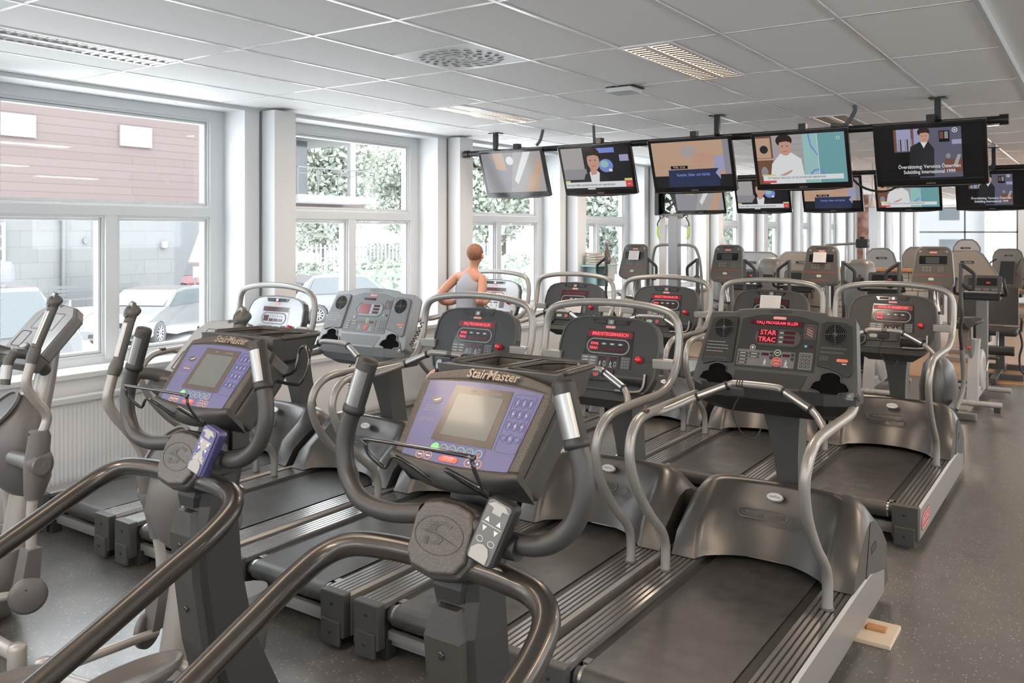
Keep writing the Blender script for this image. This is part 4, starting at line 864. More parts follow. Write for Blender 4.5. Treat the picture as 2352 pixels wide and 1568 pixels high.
        O_ = [(-0.085, -0.018), (-0.07, 0.008), (-0.045, 0.018), (-0.040, 0.040), (0.0, 0.052), (0.040, 0.040), (0.045, 0.018), (0.07, 0.008), (0.085, -0.018), (0.045, -0.026), (0.030, -0.038), (-0.030, -0.038), (-0.045, -0.026)]
        O_ = [(q.x * .98, q.y * 1.15) for q in crom([(a, b, 0) for a, b in O_ + O_[:1]], 3)[:-1]]; Pq = [(cx + a, cy + b) for a, b in O_]; m.prism(Pq, G(0), 0.0, 0.0012, RECESS_SHADE)
        ring(m, [(cx + a * 1.07, cy + b * 1.11) for a, b in O_], Pq, G(0), 0, 0.009, fc)
        V = []; Fq_ = []
        for i in range(13):
            an = PI * (0.08 + 0.84 * i / 12)
            for b_ in (cy + 0.040, cy - 0.030): V.append(G(0)[0] + G(0)[1] * (cx + 0.034 * math.cos(an)) + G(0)[2] * (b_ if b_ < cy else cy + 0.012 + 0.034 * math.sin(an)) + G(0)[3] * 0.0016)
        for i in range(12): Fq_.append((2 * i, 2 * i + 1, 2 * i + 3, 2 * i + 2))
        m.add(V, Fq_, BLACKM, True) if False else None
        m.build('cup_holder', co)
    m = MB(); m.prism([(-0.175, -0.190), (-0.178, -0.112), (0.160, -0.112), (0.135, -0.190)], G(0), 0, 0.0015, dk); m.prism([(-0.155, -0.192), (-0.155, -0.180), (0.135, -0.180), (0.135, -0.192)], G(0), 0, 0.012, fc, 0.002); m.build('reading_ledge', co)
    m = MB(); m.prism(rrect(0.030, 0.034, 0.002, 2, 0.352, -0.186), G(0), 0, 0.001, GREYL); m.prism(ellipse(0.007, 0.007, 0.352, -0.186, 14), G(0.001), 0, 0.003, CHROME); m.build('screw_plate', co)
    return co
def fan_treadmill(label, loc, pale=False, msg='VALJ PROGRAM ELLER'):
    t = thing('treadmill', label, 'treadmill', loc, 0, GRP_T); treadmill_base(t)
    for s in (-1, 1):
        m = MB(); m.tube(low_rail(s, [(0.368, 1.0, 0.965), (0.368, 1.25, 0.965), (0.362, 1.36, 0.968), (0.350, 1.45, 0.975)]), RC + 0.001, TUBE, sub=4, seg=16); m.build('handrail', t)
        m = MB(); m.lathe([(0.026, 0), (0.026, 0.006), (0.0205, 0.008)], (s * 0.352, 1.0, 0.238), (0, 0, 1), CHARC2); m.build('handrail_foot', t)
    crossbar(t); co = fan_console(t, pale)
    F = frame((0, 1.455, 1.20), (0, 0.175, 0.36)); F = (F[0] + F[3] * 0.003, F[1], F[2], F[3])
    G = (F[0] + F[2] * 0.132, F[1], F[2], F[3]); m = MB()
    if pale: m.rect(-0.075, 0.03, -0.008, 0.008, G, 0, 0.001, LEDD)
    else: m.rect(-0.135, 0.115, -0.0125, 0.0125, G, 0, 0.001, LEDD); m.text(msg, G, -0.010, 0, 0.0205, 0.0014, LED, sx=0.98, thick=0.0003)
    m.build('message_strip', co)
    G = (F[0] + F[3] * 0.0006, F[1], F[2], F[3]); m = MB()
    if pale: m.rect(-0.09, 0.0, 0.032, 0.096, G, 0, 0.001, M('red_readout_window', (0.25, 0.03, 0.04), 0.2))  # plain red surface, no emission
    else: m.text('STAR', G, -0.045, 0.082, 0.033, 0.001, LED, sx=0.98, thick=0.0003); m.text('TRAC', G, -0.047, 0.047, 0.033, 0.001, LED, sx=0.98, thick=0.0003)
    m.build('red_readout', co)
    return t
YR1, YR2, DX = 2.57 * K, 5.16 * K, 0.876 * K
def rowx(i, x0=-1.27): return (x0 - 0.876 * i) * K
def clip_on_bar(loc, label, cm=BLACKM):
    t = thing('safety_clip', label, 'safety clip', loc)
    m = MB(); m.box(-0.035, 0.03, -0.035, 0.03, -0.055, -0.012, cm, 0.008); m.build('clip', t)
    m = MB()
    for k in (-0.012, 0.0, 0.012): m.lathe([(0.0185, 0), (0.0205, 0.002), (0.0185, 0.004)], (k, 0, 0), (1, 0, 0), BLACKM, seg=14)
    m.build('strap', t)
    m = MB(); m.tube([(0.0, 0, -0.05), (-0.03, -0.01, -0.13), (0.01, 0, -0.22), (0.06, 0.02, -0.24), (0.08, 0.04, -0.20)], 0.0035, BLACKM, seg=6); m.build('cord', t)
    return t
T1 = fan_treadmill('nearest treadmill at the right, round fans and red VALJ PROGRAM ELLER display', (rowx(0), YR1, 0))
T2 = hoop_treadmill('black hoop-handled treadmill next to the fan-console treadmill, second from the right of the front row', (rowx(1), YR1, 0))
c2 = [c for c in T2.children if c.name.startswith('console')][0]; skip = ('message_strip', 'red_readout')
def hoops(loc, label, msg, dim=False, pale=False):
    if pale: t = hoop_treadmill(label, loc, True)
    else: t = dup(T2, loc, label)
    co = [c for c in t.children if c.name.startswith('console')][0]
    hoop_readout(co, msg, dim); return t
T3 = hoops((rowx(2), YR1, 0), 'black hoop-handled treadmill reading VALJ PROGRAM ELLER, in the middle of the front row', 'VALJ PROGRAM ELLER')
hb = [hoops((rowx(0, -1.25), YR2, 0), 'hoop-handled treadmill at the aisle end of the rear row, red text on its console', 'TRYCK PA SNABBSTART'),
      hoops((rowx(1, -1.25), YR2, 0), 'rear row treadmill with a white sheet on its console, second from the aisle', '      ', True),
      hoops((rowx(2, -1.25), YR2, 0), 'rear row treadmill reading SELECT PROGRAM OR, in the middle of that row', 'SELECT PROGRAM OR'),
      hoops((rowx(3, -1.25), YR2, 0), 'rear row treadmill beside the runner, with a leaning white paper', 'ANSTALLNING', True)]
T5 = hoops((rowx(4), YR1, 0), 'pale silver console treadmill closest to the window in the front row', ' ', True, True)
T5b = dup(T5, (rowx(4, -1.25), YR2, 0), 'pale silver console treadmill with the runner on it, in the rear row')
hoop_readout(c2, 'BREDSTEGSMARSCH')
T4 = fan_treadmill('grey fan-console treadmill with a coiled black cord, second from the window in the front row', (rowx(3), YR1, 0), True)
clip_on_bar(((-1.27 - 0.07) * K, YR1 + 1.172 * K, 1.076 * K), 'black safety clip strapped to the bar of the nearest fan-console treadmill')
clip_on_bar(((-1.27 - 0.876 * 2 + 0.03) * K, YR1 + 1.172 * K, 1.076 * K), 'dark blue safety clip on the bar of the mid-row black treadmill', M('navy_clip', (0.035, 0.035, 0.06), 0.4))
clip_on_bar(((-1.25 + 0.0) * K, YR2 + 1.172 * K, 1.076 * K), 'black safety clip on the bar of the aisle-end rear treadmill')
def coil(name, label, a, b, turns, loc, par=None):
    a, b = Vector(a), Vector(b); P = []; n = turns * 8; d = (b - a).normalized(); u = d.orthogonal().normalized(); w = d.cross(u)
    for i in range(n + 1):
        q = i / n; an = 2 * PI * turns * q; P.append(a.lerp(b, q) + Vector((0, 0, -0.10 * math.sin(PI * q))) * (a - b).length + (u * math.cos(an) + w * math.sin(an)) * 0.009)
    m = MB(); m.tube(P, 0.0028, BLACKM, seg=5, sub=0); o = m.build(name, par); o.location = loc; return o
o = coil('coiled_cord', '', (-0.09, 1.40, 0.92), (-0.10, 1.40, 0.72), 9, (0, 0, 0), T4); o.parent = T4
o = coil('coiled_cord', '', (-0.09, 1.39, 0.72), (0.11, 1.40, 0.90), 9, (0, 0, 0), T4)
o = coil('coiled_cord', '', (-0.375, 1.30, 1.08), (-0.33, 1.36, 1.22), 7, (0, 0, 0), T3)
for T_ in (T1, T5): m = MB(); m.box(-0.378, -0.350, 0.80, 0.835, 0.965, 0.988, M('brown_pad', (0.06, 0.035, 0.03), 0.6), 0.003); m.build('rail_pad', T_)
# paper sheets on the consoles
def sheet(loc, label, w=0.15, h=0.12, dark=True):
    F = frame((0, 0, 0), (0, 0.115, 0.36)); m = MB(); P = rrect(w, h, 0.002, 1); m.prism(P, F, 0, 0.0008, PAPER); lines(m, F, -w * .4, h * .36, 7, w * .75, h * .11, 0.0008, GRYP, 0.0014, 3)
    return tag(m.build('paper_sheet', None), label, 'paper', 'printed notes on the consoles', loc)
sheet(((-1.25 - 0.876) * K, YR2 + 1.455 * K - 0.012, 1.185 * K + 0.02), 'printed sheet taped high on the black console second from the aisle', 0.16, 0.13)
sheet(((-1.25 - 0.876 * 3 + 0.02) * K, YR2 + 1.415 * K - 0.012, 1.10 * K), 'printed sheet leaning on the console beside the runner', 0.16, 0.11)
# flat wooden offcuts under the nearest treadmill
t = thing('wooden_wedge', 'pale wooden board sticking out from under the nearest treadmill', 'board', (-0.84 * K, (2.57 + 1.43) * K, 0))
m = MB(); m.box(-0.10, 0.10, -0.13, 0.10, 0, 0.018, WOODP, 0.002); m.build('board', t); m = MB(); m.box(-0.02, 0.06, -0.02, 0.03, 0.018, 0.03, WOODL, 0.003); m.build('block', t)
# ================================================================ STAIR CLIMBERS WITH UPPER HANDLES (units before K)
BLUEP = M('blue_violet_panel', (0.095, 0.095, 0.205), 0.36, coat=0.15)
LCD = M('grey_lcd_glass', (0.095, 0.105, 0.10), 0.28, coat=0.3); BEZ = M('lcd_bezel', (0.075, 0.062, 0.055), 0.2)
LGREEN = M('green_pad', (0.18, 0.50, 0.22), 0.4); TEALR = M('teal_ring', (0.22, 0.45, 0.42), 0.4); ORNG = M('orange_ring', (0.62, 0.30, 0.10), 0.4); NAVY = M('navy_outline', (0.05, 0.06, 0.22), 0.4)
REDS = M('red_stop_pad', (0.62, 0.09, 0.06), 0.4); LETTER = M('bronze_letters', (0.24, 0.195, 0.16), 0.35, 0.2)
def stair_climber(label, c, dy, violet):
    t = thing('stair_climber', label, 'stair climber', (c * K, dy * K, 0), 0, 'stair climbers in the foreground')
    F = frame((0.006, 1.403, 1.352), (0, 0.115, 0.140)); F = (F[0], F[1], F[2] * 0.88, F[3]); G = lambda d: (F[0] + F[3] * d, F[1], F[2], F[3])
    # body: outline with arched brow, side walls, bulging lower lip
    arch = [(x, 0.118 + 0.032 * (1 - (x / 0.17) ** 2)) for x in [-0.165 + 0.033 * i for i in range(11)]]
    P = [(-0.158, -0.115)] + [(-0.172, 0.085)] + arch + [(0.172, 0.085), (0.158, -0.115)]
    m = MB(); m.prism(P[::-1], G(0), -0.03, 0.0, SPECK, 0.006, 3)
    Pb = [(a * 1.03, b * 1.0) for a, b in P]; m.prism(Pb[::-1], G(0), -0.105, -0.030, SPECKD, 0.012, 3)
    m.prism([(a * 0.85, b * 0.8) for a, b in P][::-1], G(0), -0.135, -0.10, SPECKD, 0.02, 3)
    co = m.build('console', t)
    m = MB(); R_ = []
    for x in [-0.163 + 0.0326 * i for i in range(11)]:
        q = 1 - (x / 0.17) ** 2; R_.append([F[0] + F[1] * x + F[2] * b + F[3] * d for b, d in ((-0.095 - 0.012 * q, 0.001), (-0.110 - 0.018 * q, 0.004), (-0.112 - 0.040 * q, -0.008), (-0.114 - 0.044 * q, -0.035), (-0.125, -0.09), (-0.10, -0.05))])
    m.loft(R_, SPECKD); m.build('lower_lip', co)
    m = MB(); O = [(x, 0.098 + 0.010 * (1 - (x / 0.15) ** 2)) for x in [-0.150 + 0.03 * i for i in range(11)]]
    Pf = [(0.136, -0.098 - 0.006), (0.07, -0.112), (0, -0.116), (-0.07, -0.112), (-0.136, -0.104)] + O
    m.prism(Pf, G(0), 0, 0.0015, BLUEP); face = m.build('blue_face_panel', co)
    m = MB(); band = [(x, 0.103 + 0.012 * (1 - (x / 0.15) ** 2)) for x in [-0.16 + 0.032 * i for i in range(11)]]
    m.prism([(a, b) for a, b in band] + [(a, b + 0.006 * (1 - (a / 0.16) ** 2)) for a, b in band[::-1]], G(0), 0, 0.001, BLACKM); m.build('brow_groove', co)
    m = MB()
    m.text('StairMaster', G(0), 0.012, 0.128, 0.034, 0.003, LETTER, thick=0.0007, depth=0.0035, sx=0.86, shear=0.12); m.build('raised_name', co)
    Z = G(0.0015); m = MB(); m.prism([(-0.078, -0.056), (-0.074, 0.094), (0.078, 0.094), (0.080, -0.056)], Z, 0, 0.0006, BEZ); bz = m.build('screen_bezel', co)
    m = MB(); m.prism([(-0.059, -0.040), (-0.058, 0.072), (0.061, 0.072), (0.061, -0.040)], G(0.0021), 0, 0.0006, LCD); m.build('screen', co)
    m = MB(); m.text('TIME', Z, -0.022, 0.083, 0.007, 0.0008, GRYP); m.text('CALORIES', Z, 0.034, 0.083, 0.008, 0.0008, GRYP)
    m.prism(ellipse(0.0145, 0.0095, -0.108, 0.048), Z, 0, 0.0008, BEZ); m.prism([(-0.118, 0.045), (-0.106, 0.050), (-0.099, 0.054), (-0.098, 0.051), (-0.108, 0.045)], Z, 0.0008, 0.001, WHT)
    lines(m, Z, -0.130, 0.030, 3, 0.045, 0.006, 0, GRYP, 0.0016, 3); lines(m, Z, -0.132, -0.004, 2, 0.045, 0.006, 0, GRYP, 0.0012, 5)
    if not violet: m.rect(-0.121, -0.092, 0.010, 0.013, Z, 0, 0.0006, ORNG)
    rring(m, 0.136, 0.032, 0.008, 0.0008, Z, 0, 0.0005, NAVY, 0.0, -0.072)
    rring(m, 0.054, 0.150, 0.008, 0.0008, Z, 0, 0.0005, NAVY, 0.113, 0.015)
    m.text('PROGRAMS', Z, 0, -0.0595, 0.005, 0.0006, GRYP); m.build('printed_labels', co)
    m = MB(); m.prism(ellipse(0.0105, 0.0105, -0.058, -0.073, 18), Z, 0, 0.001, LGREEN)
    for i in range(5):
        x = -0.036 + i * 0.0225; ring(m, ellipse(0.0102, 0.0102, x, -0.073, 18), ellipse(0.0088, 0.0088, x, -0.073, 18), Z, 0, 0.0007, TEALR); m.rect(x - 0.006, x + 0.006, -0.0742, -0.0718, Z, 0, 0.0006, GRYP)
    m.prism([(0.050, -0.078), (0.054, -0.083), (0.058, -0.078), (0.056, -0.0755), (0.054, -0.0775), (0.052, -0.0755)], Z, 0.0002, 0.0009, REDS)
    for x, s in ((-0.088, 0), (-0.066, 0), (0.040, 1), (0.062, 1)):
        ring(m, ellipse(0.0105, 0.0105, x, -0.097, 18), ellipse(0.0090, 0.0090, x, -0.097, 18), Z, 0, 0.0007, ORNG)
        if s: m.prism([(x - .003, -0.1), (x, -0.0925), (x + .003, -0.1), (x, -0.098)], Z, 0, 0.0008, WHT)
        else: m.rect(x - 0.006, x + 0.006, -0.0982, -0.0955, Z, 0, 0.0006, WHT)
    m.build('program_buttons', co)
    m = MB(); m.prism([(-0.033, -0.105), (-0.036, -0.097), (-0.028, -0.090), (0.006, -0.090), (0.013, -0.097), (0.010, -0.105)], Z, 0, 0.0014, REDS); m.text('STOP', Z, -0.0115, -0.097, 0.0115, 0.0016, WHT); m.build('stop_button', co)
    m = MB(); k = 1
    for r_ in range(3):
        for q in range(3):
            x, y = 0.097 + q * 0.0162, 0.068 - r_ * 0.030
            rring(m, 0.0128, 0.024, 0.006, 0.0011, Z, 0, 0.0007, NAVY, x, y); m.text(str(k), Z, x, y, 0.0105, 0.0007, WHT); k += 1
    for x in (0.0965, 0.1295): ring(m, ellipse(0.0078, 0.0088, x, -0.024, 16), ellipse(0.0067, 0.0077, x, -0.024, 16), Z, 0, 0.0007, NAVY); m.rect(x - .005, x + .005, -0.025, -0.023, Z, 0, 0.0006, GRYP)
    rring(m, 0.0145, 0.024, 0.007, 0.0011, Z, 0, 0.0007, NAVY, 0.113, -0.024); m.text('0', Z, 0.113, -0.024, 0.0105, 0.0007, WHT)
    m.build('number_pad', co)
    # tray behind the brow with two hollows
    m = MB(); z1 = 1.452; z0 = 1.405
    OUT = [(-0.160, 1.500), (-0.145, 1.54), (-0.140, 1.69), (-0.128, 1.71), (0.118, 1.71), (0.145, 1.68), (0.158, 1.54), (0.162, 1.500)]
    IN1 = [(-0.128, 1.53), (-0.122, 1.69), (0.000, 1.69), (-0.005, 1.53)]; IN2 = [(0.02, 1.53), (0.030, 1.65), (0.065, 1.688), (0.105, 1.684), (0.128, 1.65), (0.138, 1.53)]
    tilt = lambda y: z1 + (y - 1.5) * -0.02
    for a, b in zip(OUT, OUT[1:] + OUT[:1]): m.add([(a[0], a[1], tilt(a[1])), (b[0], b[1], tilt(b[1])), (b[0] * .93, min(b[1], 1.66), z0 - 0.02), (a[0] * .93, min(a[1], 1.66), z0 - 0.02)], [(0, 1, 2, 3)], SPECKD)
    m.add([(a * .93, min(b, 1.66), z0 - 0.02) for a, b in OUT], [tuple(range(len(OUT)))], SPECKD)
    bm = bmesh.new(); loops = []
    for poly in (OUT, IN1, IN2):
        vs = [bm.verts.new((a, b, tilt(b))) for a, b in poly]; loops += [bm.edges.new((vs[i], vs[(i + 1) % len(vs)])) for i in range(len(vs))]
    bmesh.ops.triangle_fill(bm, edges=loops, use_beauty=True); m.bm(bm, SPECKD)
    for poly in (IN1, IN2):
        n = len(poly); m.add([(a, b, tilt(b)) for a, b in poly] + [(a * 0.97 + 0.002, 1.61 + (b - 1.61) * .9, z0) for a, b in poly], [(i, (i + 1) % n, n + (i + 1) % n, n + i) for i in range(n)] + [tuple(range(n, 2 * n))], SPECK)
        m.tube([(a, b, tilt(b)) for a, b in poly], 0.004, SPECKD, seg=6, closed=True, sub=0)
    m.tube([(a, b, tilt(b)) for a, b in OUT[1:-1]], 0.007, SPECKD, seg=8, sub=0); m.build('bottle_tray', t)
    m = MB(); m.tube([F[0] + F[1] * q[0] + F[2] * q[1] - F[3] * 0.03 for q in P[1:-1]], 0.0025, BLACKM, seg=6, sub=0); m.build('body_seam', co)
    # wire reading rack
    m = MB(); m.tube([(-0.026, 1.37, 1.225), (-0.014, 1.36, 1.245), (-0.028, 1.345, 1.232), (-0.075, 1.28, 1.292), (-0.095, 1.275, 1.292), (-0.112, 1.275, 1.270), (-0.125, 1.262, 1.283), (-0.137, 1.25, 1.302), (-0.139, 1.245, 1.322), (-0.130, 1.245, 1.331), (0.118, 1.245, 1.334), (0.130, 1.247, 1.328), (0.136, 1.25, 1.305), (0.135, 1.28, 1.262), (0.128, 1.30, 1.255), (0.05, 1.285, 1.285), (0.042, 1.28, 1.288), (0.05, 1.29, 1.277), (0.092, 1.37, 1.215), (0.102, 1.37, 1.235)], 0.0042, BLACK, seg=8, sub=3); m.build('reading_rack', t)
    # drop arm on the right side of the console
    if not violet:
        m = MB(); m.tube([(0.165, 1.50, 1.34), (0.235, 1.50, 1.335), (0.275, 1.50, 1.345), (0.285, 1.52, 1.40), (0.262, 1.53, 1.435), (0.235, 1.53, 1.425), (0.228, 1.52, 1.37), (0.17, 1.52, 1.345)], 0.0048, BLACK, seg=8, sub=4); m.build('wire_holder', t)
    # hub
    m = MB(); Fh = frame((0.0, 1.330, 1.135), (0, 0.40, 0.92)); HP = [(-0.083, -0.048), (-0.082, 0.035), (-0.064, 0.066), (-0.02, 0.076), (0.03, 0.075), (0.075, 0.064), (0.088, 0.03), (0.084, -0.045), (0.062, -0.074), (0.0, -0.085), (-0.062, -0.074)]
    m.prism(HP[::-1], Fh, -0.075, 0.010, SPECKD, 0.02, 4); m.prism([(a * .88, b * .88) for a, b in HP][::-1], Fh, 0.004, 0.022, SPECK, 0.009, 4); hb_ = m.build('hub_housing', t)
    Fz = (Fh[0] + Fh[3] * 0.0222, Fh[1], Fh[2], Fh[3]); m = MB(); ring(m, ellipse(0.062, 0.038, 0, 0, 32), ellipse(0.0605, 0.0365, 0, 0, 32), Fz, -0.001, 0.0005, BLACKM)
    S = [(0.030, 0.022), (0.012, 0.030), (-0.006, 0.026), (-0.012, 0.014), (-0.004, 0.006), (0.010, -0.002), (0.016, -0.012), (0.006, -0.024), (-0.014, -0.028), (-0.030, -0.024), (-0.030, -0.016), (-0.012, -0.018), (-0.002, -0.012), (-0.006, -0.004), (-0.020, 0.004), (-0.024, 0.018), (-0.012, 0.034), (0.008, 0.038), (0.034, 0.031)]
    m.prism([(a * .85, b * .72) for a, b in S], Fz, -0.0005, 0.0008, SPECKD)
    for i in range(5):
        m.prism([(-0.010 - .003 * i, 0.024 - .005 * i), (-0.038, 0.021 - .005 * i), (-0.010 - .003 * i, 0.0215 - .005 * i)], Fz, 0, 0.0008, BLACKM); m.prism([(-0.022, -0.007 - .003 * i), (-0.040, -0.009 - .003 * i), (-0.022, -0.009 - .003 * i)], Fz, 0, 0.0008, BLACKM)
    m.prism([(-0.046, 0.006), (0.0, 0.001), (0.050, -0.013), (0.0, -0.0015)], Fz, 0, 0.0012, BLACKM); m.build('embossed_emblem', hb_)
    # upper handles: foam tube, grip with steel contact plates
    for s in (-1, 1):
        m = MB(); Pp = [(s * 0.07, 1.345, 1.165), (s * 0.155, 1.335, 1.155), (s * 0.235, 1.335, 1.165), (s * 0.287, 1.345, 1.205), (s * 0.308, 1.352, 1.262), (s * 0.303, 1.358, 1.318), (s * 0.290, 1.362, 1.352)]
        m.tube(Pp, 0.0205, M('dull_black_foam', (0.030, 0.029, 0.028), 0.45), seg=18); ha = m.build('upper_handle', t)
        a = Vector((s * 0.291, 1.362, 1.348)); b = Vector((s * 0.252, 1.372, 1.468)); d = (b - a).normalized()
        m = MB(); m.lathe([(0.0, 0), (0.0245, 0.0), (0.0255, 0.008), (0.0245, 0.014), (0.023, 0.016), (0.023, (b - a).length - 0.006), (0.021, (b - a).length), (0, (b - a).length + 0.001)], a, d, BLACKM, seg=22); m.build('grip', ha)
        for q in ((0, -1),):
            m = MB(); up = d; out = Vector((-s * 0.0, -1, 0)); out = (out - d * out.dot(d)).normalized(); w = d.cross(out); V = []; Fc = []
            for i in range(9):
                an = -0.95 + 1.9 * i / 8
                for tt in (0.020, (b - a).length - 0.024): V.append(a + d * tt + (out * math.cos(an) + w * math.sin(an)) * 0.0243)
            for i in range(8): Fc.append((2 * i, 2 * i + 1, 2 * i + 3, 2 * i + 2))
            m.add(V, Fc, PLATEM, True); m.build('contact_plate', ha)
        m = MB(); Pr = [(s * 0.06, 1.335, 1.085), (s * 0.15, 1.325, 1.085), (s * 0.235, 1.305, 1.080), (s * 0.283, 1.265, 1.058), (s * 0.300, 1.19, 1.020), (s * 0.300, 1.08, 0.970), (s * 0.300, 0.93, 0.902), (s * 0.300, 0.60, 0.755), (s * 0.300, 0.42, 0.66), (s * 0.300, 0.37, 0.56), (s * 0.300, 0.40, 0.30), (s * 0.300, 0.46, 0.05)]
        m.tube(Pr, 0.0262, TUBED, seg=20, sub=6); m.build('side_rail', t)
    # little remote clipped right of the hub
    Fr = frame((0.145, 1.285, 1.185), (0.32, 0.22, 0.92), (0.95, 0.05, -0.30)); c1 = M('charcoal_remote', (0.10, 0.10, 0.10), 0.35) if violet else M('violet_remote', (0.07, 0.07, 0.20), 0.3)
    m = MB(); m.prism(rrect(0.064, 0.128, 0.012, 4), Fr, -0.03, 0.0, BLACKM if violet else M('violet_shell', (0.06, 0.055, 0.15), 0.3, coat=.4), 0.006, 3); m.prism(rrect(0.052, 0.120, 0.008, 4), Fr, 0.0, 0.004, c1, 0.002); rm = m.build('channel_remote', t)
    m = MB(); Fq = (Fr[0] + Fr[3] * 0.004, Fr[1], Fr[2], Fr[3]); pal = M('pale_remote_print', (0.30, 0.295, 0.285), 0.35)
    m.prism([(-0.024, 0.048), (-0.012, 0.057), (0.012, 0.057), (0.024, 0.048), (0.010, 0.046), (0.010, 0.036), (-0.010, 0.036), (-0.010, 0.046)], Fq, 0, 0.0012, pal)
    for x in (-0.013, 0.013): m.prism([(x - .005, 0.018), (x + .005, 0.018), (x, 0.028)], Fq, 0, 0.001, WHT); m.prism([(x - .005, 0.008), (x + .005, 0.008), (x, -0.002)], Fq, 0, 0.001, WHT); ring(m, ellipse(0.0075, 0.006, x, -0.018, 14), ellipse(0.0065, 0.005, x, -0.018, 14), Fq, 0, 0.0008, WHT)
    m.rect(-0.022, 0.022, 0.0125, 0.0135, Fq, 0, 0.0006, WHT); m.prism([(-0.020, -0.057), (-0.022, -0.040), (-0.012, -0.028), (0, -0.024), (0.012, -0.028), (0.018, -0.040), (0.018, -0.057)], Fq, 0, 0.003, pal); m.build('remote_keys', rm)
    if not violet:
        m = MB(); m.prism([(-0.022, 0.03), (0.022, 0.03), (0.004, 0.0), (0.022, -0.03), (-0.022, -0.03), (-0.004, 0.0)], Fq, 0, 0.0006, pal); m.build('remote_pattern', rm)
    m = MB(); m.cyl((0.135, 1.325, 1.15), (0.185, 1.325, 1.15), 0.024, CHARC); m.build('handle_joint', t)
    # neck and column
    m = MB(); m.box(-0.062, 0.062, 1.44, 1.50, 1.14, 1.24, CHARC, 0.004); m.loft([[(-.04, 1.37, 1.03), (.04, 1.37, 1.03), (.05, 1.47, 1.03), (-.05, 1.47, 1.03)], [(-.055, 1.43, 1.27), (.055, 1.43, 1.27), (.06, 1.53, 1.30), (-.06, 1.53, 1.30)]], BLACKM, smooth=False); m.build('console_neck', t)
    m = MB(); m.cyl((0.16, 1.38, 1.06), (0.172, 1.38, 1.055), 0.018, CHROME); m.build('bolt', t)
    m = MB(); rg = []
    for h, w, y0, y1 in ((1.075, 0.050, 1.355, 1.46), (1.0, 0.054, 1.355, 1.46), (0.93, 0.056, 1.335, 1.465), (0.80, 0.057, 1.345, 1.475), (0.62, 0.062, 1.37, 1.51), (0.40, 0.085, 1.43, 1.60), (0.20, 0.13, 1.40, 1.72), (0.05, 0.16, 1.36, 1.80)):
        rg.append([(-w, y0 + 0.02, h), (-w * .6, y0, h), (w * .6, y0, h), (w, y0 + 0.02, h), (w * 1.05, y1, h), (-w * 1.05, y1, h)])
    m.loft(rg, CHARC, smooth=False); cl = m.build('column', t)
    m = MB(); rg = []
    for h, w, y0 in ((0.99, 0.030, 1.335), (0.93, 0.045, 1.322), (0.80, 0.042, 1.333), (0.62, 0.045, 1.360), (0.40, 0.05, 1.42)):
        rg.append([(-w, y0 - 0.006, h), (w, y0 - 0.006, h), (w, y0 + 0.02, h), (-w, y0 + 0.02, h)])
    m.loft(rg, SPECKD, smooth=False)
    for z, y in ((0.90, 1.319), (0.72, 1.338), (0.50, 1.38)): m.lathe([(0.0085, 0), (0.0085, 0.004), (0.005, 0.006), (0.0, 0.004)], (0, y, z), (0, -1, 0), BLACK, seg=12)
    m.build('front_cover', cl)
    m = MB(); m.loft([[(-w, y0, h), (w, y0, h), (w, y1, h), (-w, y1, h)] for h, w, y0, y1 in ((1.07, .035, 1.350, 1.37), (1.03, .036, 1.335, 1.36), (1.0, .03, 1.338, 1.36))], BLACKM, smooth=False); m.build('collar', cl)
    # base, pedals
    m = MB(); m.box(-0.18, 0.18, 1.30, 2.05, 0.0, 0.16, CHARC, 0.02); m.box(-0.34, 0.34, 0.42, 0.50, 0.0, 0.07, TUBED, 0.01); m.box(-0.04, 0.04, 0.46, 1.4, 0.0, 0.07, TUBED, 0.01); m.build('base', t)
    for s in (-1, 1):
        m = MB(); m.box(s * 0.14 - 0.06, s * 0.14 + 0.06, 0.85, 1.13, 0.20 + (0.05 if s > 0 else 0), 0.225 + (0.05 if s > 0 else 0), RUBBER, 0.006); m.box(s * 0.14 - 0.015, s * 0.14 + 0.015, 1.1, 1.42, 0.17, 0.20, TUBED); m.build('pedal', t)
    return t
S1 = stair_climber('nearest stair climber, glowing brown-tinted screen, dead centre', -1.10, 0.03, True)
S2 = stair_climber('stair climber left of the centre one, with a dark screen and violet remote', -2.07, 0.10, False)

